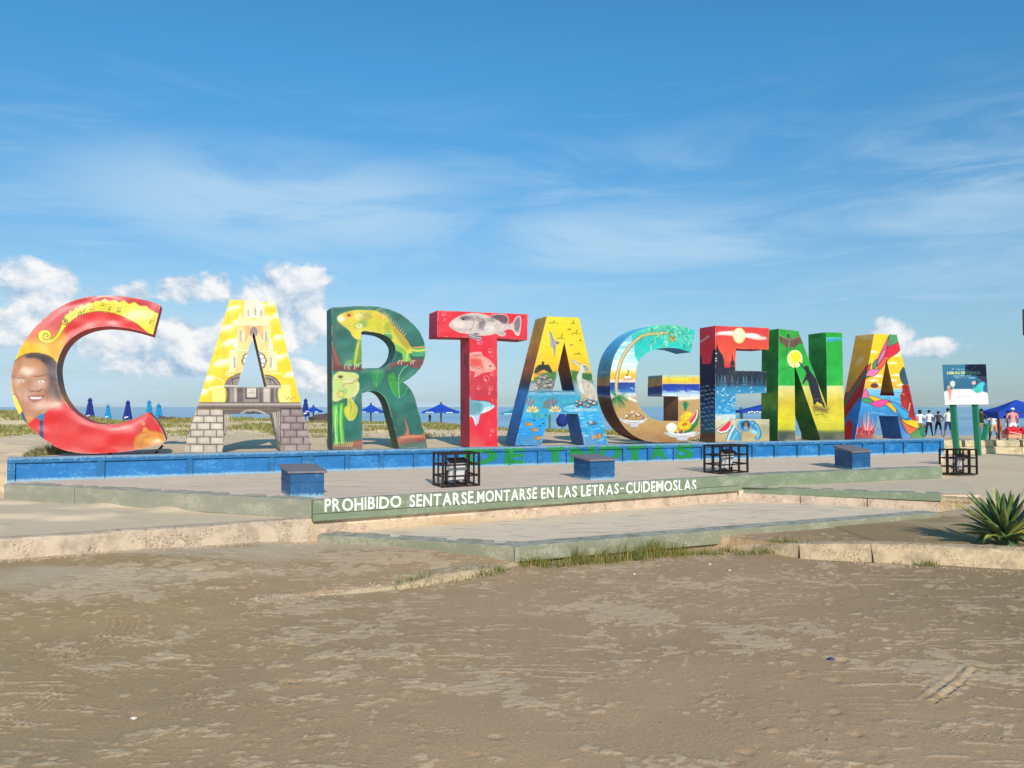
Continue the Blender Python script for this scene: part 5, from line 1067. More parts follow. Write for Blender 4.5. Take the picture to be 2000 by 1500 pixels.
out = spline([(1203, 150), (1100, 112), (1000, 88), (900, 80), (800, 82), (700, 100), (600, 130), (500, 180), (420, 245), (350, 325), (295, 420), (262, 520), (245, 620), (240, 720), (240, 820), (255, 930), (285, 1030), (325, 1120), (380, 1210), (450, 1290), (530, 1345), (640, 1392)], 2) \
    + [(760, 1408), (1000, 1408), (1100, 1400), (1180, 1376), (1258, 1340), (1250, 648), (830, 650), (825, 886), (1008, 889), (1008, 1168)] + spline([(800, 1165), (720, 1145), (650, 1100), (590, 1030), (550, 960), (530, 860), (522, 760), (528, 650), (540, 560), (570, 480), (620, 430), (690, 388), (760, 358), (830, 346), (920, 341), (1010, 350), (1080, 370), (1150, 394)], 2)
def sideG(lp, dk, art, w3):
    z = lp[:, 1]; c_ = zcols([(.7, (70, 42, 30)), (1.0, (80, 50, 34)), (1.62, (110, 74, 48)), (1.80, (120, 86, 60)), (1.84, (130, 150, 170)), (1.90, (40, 64, 110)), (2.06, (24, 40, 92)), (2.10, (150, 110, 70)), (2.24, (140, 116, 76)), (2.32, (70, 116, 130)), (2.9, (60, 130, 170)), (3.4, (90, 170, 200))], .12)(lp, dk, art, w3)
    m_ = sstep(.60, .68, fbm(lp[:, 0] * .6 + dk, z * 6, 3)) * (z > 2.35) * .5; return c_ * (1 - m_[:, None]) + lin((150, 190, 206)) * m_[:, None]
giant_letter(A, out, [], sideG, 'giant letter G painted with a leaning palm, a beach and bowls of fruit')

# ------------------------------------------------------------------ E (sunset harbour, crab)
A = Art(1340, 620, 5.768, 1096, 1500, (226, 70, 60))
A.vgrad([(90, (222, 60, 62)), (230, (226, 74, 66)), (360, (236, 92, 66)), (480, (236, 96, 70)), (560, (230, 50, 80)), (575, (40, 40, 60)), (700, (20, 40, 66)), (765, (14, 70, 110)), (780, (40, 130, 170)), (850, (60, 150, 190)), (1080, (50, 160, 210)), (1100, (200, 220, 226)), (1160, (214, 206, 170)), (1400, (200, 180, 140))]); A.mottle(.05, 60)
A.poly([(320, 195), (400, 165), (520, 150), (560, 160), (660, 175), (760, 180), (850, 215), (905, 235), (880, 250), (780, 250), (680, 225), (560, 215), (440, 200)], (248, 224, 214), .95, 7, True); A.ell(440, 175, 90, 16, (252, 240, 234), .9, 6); A.ell(740, 205, 90, 22, (252, 240, 236), .9, 7); A.ell(880, 230, 30, 12, (250, 230, 220), .8, 5)
A.ell(597, 205, 72, 90, (248, 200, 110), .9, 4); A.ell(597, 203, 66, 84, (252, 232, 170)); A.ell(600, 190, 52, 64, (253, 244, 206), .9, 12)
dk_ = (30, 34, 52)
A.poly([(290, 590), (290, 470), (300, 420), (325, 390), (340, 345), (350, 290), (360, 345), (380, 385), (410, 420), (428, 480), (432, 570), (495, 570), (500, 520), (515, 480), (522, 410), (532, 480), (550, 520), (556, 600), (560, 620), (290, 620)], dk_, 1, 1)
A.line([(448, 390), (450, 560)], 4, (110, 50, 60), .8, sm=False); A.line([(436, 405), (462, 402)], 4, (110, 50, 60), .8, sm=False); A.poly([(505, 535), (512, 530), (515, 555), (505, 558)], (230, 90, 80)); A.poly([(536, 535), (545, 532), (547, 555), (537, 556)], (230, 90, 80))
for (x, y) in ((338, 405), (338, 462), (338, 488)): A.ell(x, y, 11, 8, (220, 220, 214), .9, 2)
A.poly([(355, 575), (905, 605), (905, 765), (330, 765), (330, 590)], (26, 44, 66), 1, 2)
for x in (365, 400, 440, 520, 585, 650, 680, 740, 805, 850):
    h_ = rnd.uniform(60, 110) + (40 if x in (400, 680, 850) else 0); c_ = rnd.choice([(110, 170, 190), (70, 130, 160), (150, 200, 214)])
    A.line([(x, 760), (x + rnd.uniform(-6, 6), 760 - h_)], 6, c_, .8); A.line([(x - 22, 742), (x, 700), (x + 24, 744)], 5, c_, .6, sm=False); A.line([(x - 26, 758), (x, 762), (x + 28, 756)], 7, c_, .8); A.line([(x - 12, 690), (x + 14, 680)], 4, c_, .5); A.ell(x, 735, 14, 16, (40, 110, 150), .6, 4)
for k in range(130):
    y = rnd.uniform(775, 1150); x = rnd.uniform(325, 900 if y < 850 else 560); w_ = rnd.uniform(14, 50); A.poly([(x, y + 6), (x + w_ * .5, y - rnd.uniform(4, 12)), (x + w_, y + 6), (x + w_ * .5, y + 2)], rnd.choice([(240, 246, 250), (220, 238, 246), (20, 90, 150), (30, 120, 180)]), .85, 1)
for k in range(30): x = rnd.uniform(325, 560); y = rnd.uniform(1090, 1200); A.line([(x, y), (x + 30, y - 5), (x + 56, y + 6)], 6, rnd.choice([(250, 250, 250), (150, 190, 200), (236, 240, 240)]), .8)
A.vgrad([(1140, (214, 208, 176)), (1180, (190, 184, 150)), (1260, (180, 170, 130)), (1400, (196, 180, 136))], x0=555, x1=1000, y0=1140); A.vgrad([(1240, (206, 190, 150)), (1400, (190, 166, 120))], x0=320, x1=560, y0=1250)
A.line([(790, 1180), (860, 1190), (940, 1205)], 6, (236, 230, 206), .8); A.ell(900, 1260, 60, 60, (150, 156, 130), .5, 20)
A.poly([(500, 1145), (520, 1190), (505, 1250), (460, 1300), (390, 1312), (340, 1290), (335, 1265)], (40, 110, 70)); A.poly([(500, 1145), (515, 1190), (500, 1245), (455, 1292), (390, 1304), (340, 1280), (345, 1270)], (244, 232, 222)); A.poly([(498, 1152), (504, 1190), (488, 1236), (445, 1276), (392, 1286), (358, 1274)], (230, 54, 84), 1, 2)
cb, cb2, cbd = (60, 150, 200), (130, 206, 230), (30, 70, 110)
A.poly([(445, 1385), (460, 1330), (490, 1270), (510, 1220), (545, 1210), (570, 1260), (600, 1280), (625, 1310), (625, 1390)], (90, 160, 190), 1, 2); A.line([(470, 1380), (500, 1300), (545, 1225)], 22, (220, 232, 236), .9); A.line([(520, 1380), (570, 1300)], 16, cb2, .9); A.line([(600, 1390), (600, 1300)], 12, cb, .9); A.line([(450, 1385), (480, 1300), (520, 1215)], 5, cbd, .8)
A.poly([(575, 1200), (600, 1160), (660, 1155), (730, 1170), (725, 1240), (690, 1280), (640, 1280), (590, 1250)], cb, 1, 1, True); A.ell(670, 1210, 50, 46, (50, 56, 66)); A.ell(672, 1240, 24, 24, (190, 186, 180), .8, 4); A.ell(680, 1200, 10, 18, (120, 120, 124), .9, 2); A.line([(580, 1200), (610, 1165), (660, 1160)], 10, cb2, .9)
A.poly([(725, 1165), (780, 1180), (820, 1230), (845, 1300), (835, 1360), (790, 1385), (770, 1350), (810, 1330), (790, 1280), (740, 1250)], cb, 1, 1, True); A.line([(740, 1180), (800, 1230), (820, 1310), (800, 1370)], 14, cb2, .9); A.line([(730, 1165), (790, 1190), (836, 1270), (845, 1330), (800, 1385)], 5, cbd, .9); A.ell(765, 1290, 40, 22, (150, 220, 240), .9, 3, .3); A.line([(760, 1160), (770, 1200), (740, 1240)], 8, cbd, .6); A.line([(640, 1280), (620, 1330), (625, 1390)], 6, cbd, .7); A.ell(690, 1330, 70, 24, (190, 166, 120), .9, 8)
for k in range(14): A.line([(590 + k * 9, 1190 + rnd.uniform(-20, 60)), (600 + k * 9, 1200 + rnd.uniform(-20, 60))], 4, rnd.choice([(230, 240, 244), cbd]), .7)
out = [(328, 93), (935, 118), (930, 362), (562, 350), (556, 600), (905, 607), (905, 851), (557, 857), (557, 1145), (938, 1148), (938, 1402), (330, 1402)]
def sideE(lp, dk, art, w3):
    z = lp[:, 1]; c_ = zcols([(.7, (90, 60, 40)), (.95, (84, 56, 40)), (1.05, (40, 90, 110)), (1.5, (30, 70, 120)), (2.0, (14, 24, 66)), (2.5, (16, 18, 50)), (2.62, (24, 16, 40))], .15)(lp, dk, art, w3)
    hor = 2.62 + .32 * np.maximum(sstep(.30, .12, np.abs(dk - .0)), .6 * sstep(.2, .1, np.abs(dk - 1.0)))
    r_ = zcols([(2.4, (214, 36, 60)), (3.1, (196, 34, 46)), (3.5, (176, 40, 56))], .1)(lp, dk, art, w3)
    c_ = np.where((z > hor)[:, None], r_, c_)
    m_ = (z < 2.1) & (z > 1.0) & (np.sin(z * 62 + 5 * fbm(lp[:, 0] * 2, dk * 4, 2) + dk * 3) > .90); c_ = np.where(m_[:, None], lin((150, 190, 206)), c_)
    m_ = np.abs(z - (3.22 + .05 * np.sin(dk * 5))) < .02; return np.where((m_ & (dk > .35))[:, None], lin((226, 170, 170)), c_)
giant_letter(A, out, [], sideE, 'giant letter E painted with a red sunset over dark domes, and a blue crab')

# ------------------------------------------------------------------ N (bird, sun, silhouette of a man)
A = Art(1470, 630, 5.714, 2000, 1371, (40, 170, 60))
A.vgrad([(60, (36, 160, 50)), (400, (40, 176, 66)), (700, (34, 180, 76)), (706, (214, 222, 150)), (760, (226, 214, 130)), (900, (214, 190, 60)), (1100, (226, 214, 40)), (1190, (200, 196, 50)), (1225, (80, 90, 70)), (1310, (70, 84, 88))]); A.mottle(.10, 90)
A.poly([(480, 640), (600, 640), (760, 760), (820, 960), (1030, 960), (1030, 1230), (760, 1230), (640, 1000)], (214, 204, 90), .35, 40)
A.poly([(296, 130), (330, 160), (380, 178), (400, 130), (412, 175), (470, 170), (520, 138), (540, 190), (560, 240), (520, 235), (480, 262), (460, 290), (440, 270), (400, 285), (370, 270), (340, 235), (300, 200)], (110, 84, 66), 1, 2)
for k in range(26): x = rnd.uniform(300, 540); A.line([(x, 175 + rnd.uniform(-10, 20)), (x + rnd.uniform(-8, 8), 240 + rnd.uniform(-10, 20))], 4, rnd.choice([(70, 50, 44), (150, 126, 100), (90, 110, 80)]), .7)
A.line([(296, 130), (340, 165), (400, 185), (460, 180), (530, 150)], 5, (190, 190, 160), .9); A.ell(397, 150, 18, 24, (60, 90, 60)); A.line([(405, 190), (404, 280)], 5, (200, 196, 180), .8); A.line([(382, 280), (380, 350)], 5, (50, 60, 40), .8); A.line([(455, 290), (456, 320)], 8, (90, 60, 30), .9)
A.ell(472, 405, 86, 100, (244, 240, 190)); A.ell(472, 405, 76, 90, (250, 236, 150), .9, 6); A.ell(480, 385, 54, 64, (252, 226, 30), .95, 5); A.ell(450, 470, 40, 18, (244, 214, 160), .7, 6)
A.line([(330, 515), (390, 505), (440, 495)], 6, (20, 110, 40), .8)
sil = (28, 32, 50)
A.poly([(515, 440), (530, 440), (575, 500), (583, 485), (605, 480), (628, 495), (632, 530), (655, 560), (680, 590), (720, 650), (745, 750), (775, 850), (800, 905), (808, 950), (790, 940), (770, 905), (745, 900), (720, 880), (700, 915), (680, 915), (672, 860), (650, 780), (630, 700), (620, 650), (600, 640), (570, 680), (550, 690), (560, 660), (590, 600), (600, 565), (585, 530), (540, 480)], sil, 1, 1)
A.poly([(665, 925), (700, 920), (800, 950), (835, 960), (830, 1010), (760, 990), (680, 990)], (110, 90, 60), .7, 12)
for k in range(60): x = rnd.uniform(660, 840); y = rnd.uniform(930, 1060); A.line([(x, y), (x + rnd.uniform(14, 40), y)], 4, rnd.choice([(90, 76, 50), (140, 120, 60), (70, 60, 50)]), .5)
for k in range(70): x = rnd.uniform(290, 1020); y = rnd.uniform(720, 1190); A.line([(x, y), (x + rnd.uniform(40, 120), y)], 5, rnd.choice([(236, 226, 60), (190, 180, 60), (244, 236, 150), (150, 150, 50)]), .35)
for k in range(10): A.ell(rnd.uniform(840, 990), rnd.uniform(160, 210), 50, 10, rnd.choice([(90, 190, 220), (60, 170, 210), (150, 214, 224)]), .7, 5)
A.line([(950, 690), (985, 650), (1010, 640)], 30, (110, 190, 60), .5)
out = [(292, 68), (510, 92), (832, 955), (818, 108), (1000, 112), (1026, 1312), (762, 1312), (467, 470), (476, 1316), (280, 1316)]
giant_letter(A, out, [], zcols([(.7, (20, 66, 24)), (1.3, (26, 90, 30)), (1.6, (70, 110, 36)), (1.95, (84, 120, 40)), (2.08, (26, 100, 38)), (2.6, (20, 96, 40)), (3.5, (30, 124, 44))], .3), 'giant green and yellow letter N painted with a man reaching for the sun')

# ------------------------------------------------------------------ last A (dancer's flying colours)
A = Art(1470, 630, 5.714, 2000, 1371, (250, 208, 40))
A.vgrad([(120, (252, 214, 20)), (500, (250, 206, 50)), (700, (244, 190, 60)), (735, (240, 180, 90)), (742, (150, 206, 226)), (850, (90, 180, 220)), (960, (60, 150, 206)), (1100, (40, 130, 190)), (1310, (30, 120, 190))])
for (x, y) in [(1340, 330), (1600, 370), (1560, 455), (1640, 340), (1600, 590), (1400, 600), (1560, 650), (1660, 700), (1350, 650), (1400, 700)]: A.ell(x, y, 60, 12, (255, 238, 190), .85, 5); A.ell(x + 10, y - 8, 34, 12, (255, 246, 220), .8, 5)
for k in range(60): x = rnd.uniform(1220, 1700); y = rnd.uniform(745, 1030); A.line([(x, y), (x + rnd.uniform(30, 90), y + rnd.uniform(-4, 8))], 5, rnd.choice([(230, 244, 248), (60, 150, 210), (150, 214, 236), (30, 110, 180)]), .6)
def patch(pts, col): A.poly(pts, col, 1, 0, True); A.line(list(pts) + [pts[0]], 5, (60, 34, 50), .9, taper=False)
patch([(1530, 130), (1610, 132), (1640, 225), (1560, 250), (1500, 280), (1515, 190)], (90, 160, 110)); patch([(1640, 220), (1655, 290), (1600, 350), (1530, 385), (1470, 375), (1490, 290), (1560, 250)], (232, 36, 66)); patch([(1515, 150), (1500, 280), (1470, 370), (1420, 440), (1380, 490), (1395, 400), (1450, 290)], (226, 90, 150))
patch([(1500, 280), (1470, 370), (1400, 470), (1400, 430), (1450, 330)], (236, 140, 190)); patch([(1395, 400), (1375, 500), (1340, 520), (1345, 450)], (80, 150, 110)); patch([(1540, 385), (1480, 380), (1440, 420), (1390, 500), (1430, 520), (1490, 440)], (238, 100, 70))
patch([(1420, 520), (1340, 520), (1300, 530), (1260, 600), (1340, 600), (1400, 560)], (240, 130, 180)); patch([(1320, 450), (1300, 530), (1230, 600), (1210, 590), (1260, 520)], (226, 50, 80)); patch([(1310, 600), (1250, 640), (1230, 680), (1215, 640), (1250, 600)], (40, 120, 80))
A.line([(1550, 200), (1480, 330), (1400, 470)], 4, (60, 34, 50), .8)
patch([(1260, 735), (1290, 800), (1250, 860), (1225, 840), (1235, 780)], (240, 110, 160)); patch([(1290, 810), (1400, 840), (1440, 860), (1370, 880), (1310, 850)], (250, 196, 30)); patch([(1240, 840), (1300, 850), (1350, 890), (1290, 900), (1230, 880)], (70, 160, 100))
patch([(1300, 900), (1400, 870), (1490, 860), (1520, 885), (1440, 940), (1370, 940)], (236, 80, 160)); patch([(1480, 905), (1540, 890), (1590, 940), (1600, 1010), (1540, 960)], (250, 190, 40))
patch([(1520, 870), (1600, 900), (1660, 950), (1740, 1010), (1740, 1060), (1690, 1075), (1640, 1020), (1580, 940)], (60, 170, 220))
patch([(1640, 1050), (1710, 1090), (1840, 1080), (1850, 1180), (1780, 1160), (1700, 1120)], (250, 206, 30)); patch([(1645, 1070), (1700, 1120), (1770, 1165), (1845, 1185), (1760, 1250), (1700, 1180)], (240, 110, 50)); patch([(1620, 1030), (1690, 1200), (1790, 1275), (1670, 1290), (1640, 1150)], (60, 140, 210)); patch([(1760, 1250), (1850, 1190), (1890, 1290), (1790, 1290)], (60, 150, 70))
patch([(1780, 1060), (1830, 1040), (1845, 1085), (1790, 1090)], (226, 30, 50)); A.ell(1360, 705, 44, 28, (120, 50, 40), 1, 2); A.line([(1350, 690), (1380, 650)], 5, (90, 60, 40)); A.line([(1370, 700), (1330, 665)], 5, (60, 90, 40)); A.line([(1320, 730), (1400, 735)], 6, (240, 220, 200), .8)
# head in profile, red face
A.poly([(1690, 495), (1720, 560), (1750, 680), (1700, 690), (1680, 690), (1650, 640), (1640, 570), (1660, 520)], (44, 90, 100), 1, 1, True)
A.poly([(1665, 700), (1700, 690), (1750, 700), (1810, 1030), (1780, 1060), (1735, 1060), (1740, 990), (1700, 960), (1655, 930), (1660, 900), (1645, 870), (1655, 845), (1640, 820), (1660, 790), (1670, 760)], (172, 30, 36), 1, 1); A.line([(1700, 700), (1760, 880), (1800, 1040)], 12, (110, 20, 30), .7); A.line([(1755, 900), (1740, 980)], 10, (250, 210, 190), .9); A.ell(1685, 800, 12, 8, (240, 150, 120)); A.line([(1655, 845), (1690, 850)], 4, (90, 10, 20)); A.ell(1700, 900, 30, 40, (200, 60, 50), .6, 10)
# coral
A.poly([(1160, 1190), (1240, 1170), (1350, 1180), (1390, 1230), (1350, 1290), (1150, 1295)], (160, 26, 40), 1, 8)
for k in range(80): x = rnd.uniform(1160, 1370); y = rnd.uniform(1180, 1280); A.line([(x, y), (x + rnd.uniform(-20, 20), y - rnd.uniform(20, 50))], 6, rnd.choice([(214, 40, 60), (236, 110, 120), (130, 16, 30), (250, 170, 170)]), .8)
for k in range(20): x = 1205 + k * 8; top_ = 960 + abs(k - 9) * 9 + rnd.uniform(0, 40); A.line([(1270 + (x - 1270) * .5, 1200), (x, (1200 + top_) / 2), (x + rnd.uniform(-8, 8), top_)], 9, rnd.choice([(240, 190, 190), (214, 90, 100), (250, 220, 214), (190, 50, 60)]), .9, taper=True)
out = [(1355, 125), (1610, 135), (1883, 1296), (1666, 1296), (1618, 1042), (1396, 1042), (1342, 1300), (1138, 1306)]
hole = [(1493, 400), (1584, 818), (1420, 814)]
def sideA3(lp, dk, art, w3):
    z = lp[:, 1]; c_ = zcols([(.7, (20, 60, 110)), (1.2, (24, 84, 150)), (1.7, (30, 90, 160)), (1.95, (110, 40, 50)), (2.0, (150, 110, 40)), (2.6, (170, 124, 36)), (3.5, (178, 132, 34))], .12)(lp, dk, art, w3)
    u_ = lp[:, 0]; out_ = u_ < np.mean([lp[:, 0].min(), lp[:, 0].max()]) + 1e9
    left_edge = (u_ < lp[:, 0].min() + .75) & (lp[:, 0].min() < lp[:, 0].max() - 1.2)
    dgl = z - (2.62 - dk * .95)
    for lo_, hi_, cc in ((-.42, -.18, (170, 30, 44)), (-.18, .02, (60, 110, 80)), (.02, .12, (190, 40, 60)), (-.62, -.42, (150, 36, 30))): c_ = np.where((left_edge & (dgl > lo_) & (dgl < hi_))[:, None], lin(cc), c_)
    for lo_ in (-.43, -.18, .02, .12): c_ = np.where((left_edge & (np.abs(dgl - lo_) < .012))[:, None], lin((50, 26, 36)), c_)
    m_ = left_edge & ((dk - .45) ** 2 * 1.6 + (z - .95) ** 2 < .11); c_ = np.where(m_[:, None], lin((170, 30, 36)), c_)
    cm = sstep(.58, .68, fbm(lp[:, 0] * 1 + dk * 2.5, z * 5, 3)) * (z > 2.4) * (dgl > .15) * .5; return c_ * (1 - cm[:, None]) + lin((226, 200, 150)) * cm[:, None]
giant_letter(A, out, [hole], sideA3, 'giant letter A at the right end, painted with flying cloth and red coral')
# ------------------------------------------------------------------ the blue wall
def bluepaint(name, rgb, fade=.35, splash=False):
    m_, t = mat(name); p = t.pos()
    n1 = t.noise(t.map(p, (1, 1, 2.2)), 2.2, 7, .62); n2 = t.noise(p, 24, 5, .65); z = t.n('ShaderNodeSeparateXYZ', {0: p}).outputs[2]
    c_ = C4(rgb); col = t.mix(n1, tuple(v * .72 for v in c_[:3]) + (1,), tuple(min(1, v * 1.28) for v in c_[:3]) + (1,))
    col = t.mix(t.m('MULTIPLY', t.rng(t.m('ADD', t.m('MULTIPLY', n1, .5), t.m('MULTIPLY', n2, .5)), .50, .66), fade), col, C4(130, 190, 222))
    col = t.mix(t.m('MULTIPLY', t.rng(t.m('ADD', z, t.m('MULTIPLY', t.m('SUBTRACT', n2, .5), .10)), ZT + .055, ZT + .01), .75), col, C4(150, 186, 200))
    col = t.mix(t.m('MULTIPLY', t.rng(t.m('ADD', z, t.m('MULTIPLY', t.m('SUBTRACT', n2, .5), .10)), ZW - .05, ZW - .01), .55), col, C4(150, 176, 190))
    finish(t, col, .55, n2, .3, .006, 0, .35); return m_
M_bl = bluepaint('blue_wall_paint', (26, 98, 148)); M_bl2 = bluepaint('blue_panel_paint', (22, 108, 170), .28)
wall = empty('low_wall', (WL[0], WL[1], ZT), 'long low blue panelled wall under the giant letters', 'wall')
def wpt(px):             # point on the wall's front line under picture column px
    for a, b in ((WL, WB), (WB, WR)):
        k = (px - 1000) / F                      # x = k' * y for a level ray is close enough, solved on the line
        d = b - a
        f_ = lambda s_: project(a + d * s_)[0, 0] - px
        lo, hi = 0.0, 1.0
        if f_(lo) > 0 and a is WL: return a
        if f_(hi) < 0 and a is WL: continue
        for _ in range(40):
            m_ = (lo + hi) / 2
            if f_(m_) < 0: lo = m_
            else: hi = m_
        return a + d * lo
DEPTH = .22
def wbox(pa, pb, z0, z1, f0, f1, name, mt, zs=None):
    """block between wall columns pa and pb; f0,f1 = depth behind front line"""
    a, b = pa[:2], pb[:2]; d = (b - a) / np.linalg.norm(b - a); nb = np.array([-d[1], d[0]])
    q = [a + nb * f0, b + nb * f0, b + nb * f1, a + nb * f1]
    return MB().box8([(p[0], p[1], z0) for p in q] + [(p[0], p[1], z1) for p in q]).build(name, mt, wall, bevel=.004)
panels = [(30, 190), (205, 365), (377, 526), (536, 590), (613, 674), (683, 741), (750, 808), (816, 873), (882, 935), (943, 995), (1003, 1051), (1060, 1107), (1115, 1161), (1169, 1217), (1224, 1266), (1273, 1316), (1323, 1371), (1379, 1421), (1427, 1470), (1477, 1513), (1520, 1558), (1565, 1601), (1609, 1645), (1651, 1686), (1693, 1728), (1733, 1766), (1771, 1803), (1807, 1838)]
zb_, zt_ = ZT - .06, ZW
wbox(WL, WB, ZW - .09, ZW, 0, DEPTH, 'top_rail', M_bl); wbox(WB, WR, ZW - .09, ZW, 0, DEPTH, 'top_rail', M_bl)
prev = 14.0
for a, b in panels + [(1844.5, 1846)]:
    if a < 1844: wbox(wpt(prev), wpt(a), zb_, ZW - .0915, .0, DEPTH - .001, 'pilaster', M_bl)
    else: wbox(wpt(prev), WR, zb_, ZW - .0915, .0, DEPTH - .001, 'pilaster', M_bl); break
    wbox(wpt(a), wpt(b), zb_ - .01, ZW - .0925, .045, DEPTH - .002, 'panel', M_bl2)
    prev = b
# DE INDIAS painted green over panels and pilasters, 4 mm proud so that it follows the front line
def font_mesh(txt, bold=0.0, res=3):
    cu = bpy.data.curves.new('lettering', 'FONT'); cu.body = txt; cu.size = 1; cu.offset = bold; cu.resolution_u = res
    ob = bpy.data.objects.new('lettering', cu); COL.objects.link(ob); dg = bpy.context.evaluated_depsgraph_get(); dg.update()
    me = bpy.data.meshes.new_from_object(ob.evaluated_get(dg)); v = np.array([q.co[:] for q in me.vertices]); f = [tuple(p.vertices) for p in me.polygons]
    bpy.data.objects.remove(ob); bpy.data.curves.remove(cu); bpy.data.meshes.remove(me)
    if len(v): 
        mn = v.min(0); mx = v.max(0); v = (v - mn) / np.maximum(mx - mn, 1e-6); return v[:, :2], f, (mx - mn)[0], mn[0], mx[0]
    return v, f, 0, 0, 0
M_gletter = bluepaint('green_letter_paint', (14, 124, 62), .05); M_white = paintmat('white_lettering', (240, 240, 232), .06, .6, dirt_amt=.15, dirt=(150, 160, 140), spec=.3)
def place_text(ch, quad, mt, parent, name='lettering', bold=0.0, jit=0.0):
    v, f, *_ = font_mesh(ch, bold); bl, br, tr, tl = [np.array(q) for q in quad]
    if jit: v = v + np.stack([jit * np.sin(v[:, 1] * 5 + rnd.uniform(0, 6)), jit * np.sin(v[:, 0] * 5 + rnd.uniform(0, 6))], 1)
    W_ = [(bl * (1 - a) + br * a) * (1 - b) + (tl * (1 - a) + tr * a) * b for a, b in v]
    return mesh(name, W_, f, mt, parent)
def on_wall(px, z, off=-.004):
    p = wpt(px); d = (WR - WB)[:2]; d = d / np.linalg.norm(d); nb = np.array([-d[1], d[0]]); q = p[:2] + nb * off; return np.array([q[0], q[1], z])
def wall_letter(ch, a, b, zl, zh, quads=None):
    """thin coat of paint that follows the recesses of the panels"""
    nx_, nz_ = 60, 44; v, f, *_ = font_mesh(ch, .055) if quads is None else (None, None)
    uu = (np.arange(nx_) + .5) / nx_; vv = (np.arange(nz_) + .5) / nz_; U_, V__ = np.meshgrid(uu, vv); cp = np.stack([U_.ravel(), V__.ravel()], 1)
    wob = np.stack([.02 * np.sin(cp[:, 1] * 9 + a), .02 * np.sin(cp[:, 0] * 7 + b)], 1); ins = np.zeros(len(cp), bool)
    if quads is None:
        for fc in f: ins |= inside(cp + wob, [v[i] for i in fc])
    else:
        for (u0, u1, v0, v1) in quads: ins |= (cp[:, 0] > u0) & (cp[:, 0] < u1) & (cp[:, 1] > v0) & (cp[:, 1] < v1)
    cols = a + (b - a) * np.arange(nx_ + 1) / nx_; base = [wpt(c_) for c_ in cols]; d = (WR - WB)[:2]; d = d / np.linalg.norm(d); nb = np.array([-d[1], d[0]]); P_ = np.zeros((nz_ + 1, nx_ + 1, 3))
    for i, c_ in enumerate(cols):
        inp = any(pa < c_ < pb for pa, pb in panels)
        for j in range(nz_ + 1):
            z = zl + (zh - zl) * j / nz_; off = .041 if (inp and z < ZW - .0925) else -.004; q = base[i][:2] + nb * off; P_[j, i] = (q[0], q[1], z)
    id_ = np.arange((nz_ + 1) * (nx_ + 1)).reshape(nz_ + 1, nx_ + 1); F_ = np.stack([id_[:-1, :-1], id_[:-1, 1:], id_[1:, 1:], id_[1:, :-1]], -1).reshape(-1, 4)[ins]
    us = np.unique(F_); mp = np.full(id_.size, -1); mp[us] = np.arange(len(us)); return mesh('lettering', P_.reshape(-1, 3)[us], mp[F_], M_gletter, wall)
for ch, a, b in [('D', 905, 974), ('E', 986, 1025), ('I', 1077, 1096), ('N', 1113, 1163), ('D', 1172, 1217), ('I', 1233, 1251), ('A', 1271, 1305), ('S', 1320, 1358)]:
    zl, zh = ZT + .03, ZW - .012
    if ch == 'I':        # the capital I is painted with a top bar
        wall_letter('I', a - 7, b + 7, zl, zh, [(0.0, 1.0, .76, 1.0), (.27, .72, 0, .8)])
    else: wall_letter(ch, a, b, zl, zh)

# ------------------------------------------------------------------ white hand lettering on the green edge
da = (P2 - P1)[:2]; da /= np.linalg.norm(da); nba = np.array([-da[1], da[0]]); RO = np.array([P1[0], P1[1]]) - nba * .054
def on_riser(x, y):
    r = ray(x, y); s_ = np.dot(RO - CAM[:2], nba) / np.dot(r[:2], nba); return CAM + r * s_
for wd_, x0, x1, yt0, yt1, yb0, yb1 in [('PROHIBIDO', 634, 784, 975, 968, 1000.5, 991), ('SENTARSE,', 800.5, 931, 967, 959, 991, 983), ('MONTARSE', 932, 1048.7, 960, 952.5, 982.5, 974.5),
        ('EN', 1057, 1082, 953, 951, 974, 972.5), ('LAS', 1089.5, 1126.5, 951, 948.7, 972.5, 970.7), ('LETRAS', 1135, 1208, 948.5, 944.5, 970, 965), ('-', 1211.5, 1218.5, 953, 952.6, 955.6, 955.2), ('CUIDEMOSLAS', 1222.5, 1360, 942, 936, 963.7, 958)]:
    adv = []
    for ch in wd_: adv.append(font_mesh(ch)[2] + .10)
    tot = sum(adv) - .10; s_ = 0
    for ch, w_ in zip(wd_, adv):
        a = x0 + (x1 - x0) * s_ / tot; b = x0 + (x1 - x0) * (s_ + w_ - .10) / tot; s_ += w_
        f0, f1 = (a - x0) / (x1 - x0), (b - x0) / (x1 - x0); T0 = yt0 + (yt1 - yt0) * f0; T1 = yt0 + (yt1 - yt0) * f1; B0 = yb0 + (yb1 - yb0) * f0; B1 = yb0 + (yb1 - yb0) * f1
        j = rnd.uniform(-.7, .7)
        if ch == ',': T0 = B0 - 5; T1 = B1 - 5; B0 += 5.5; B1 += 5.5; a -= 1.5; b = a + 4.5
        place_text(ch, [on_riser(a, B0 + j), on_riser(b, B1 + j), on_riser(b + rnd.uniform(-.5, .8), T1 + j), on_riser(a + rnd.uniform(-.5, .8), T0 + j)], M_white, ter, bold=.02, jit=.014)

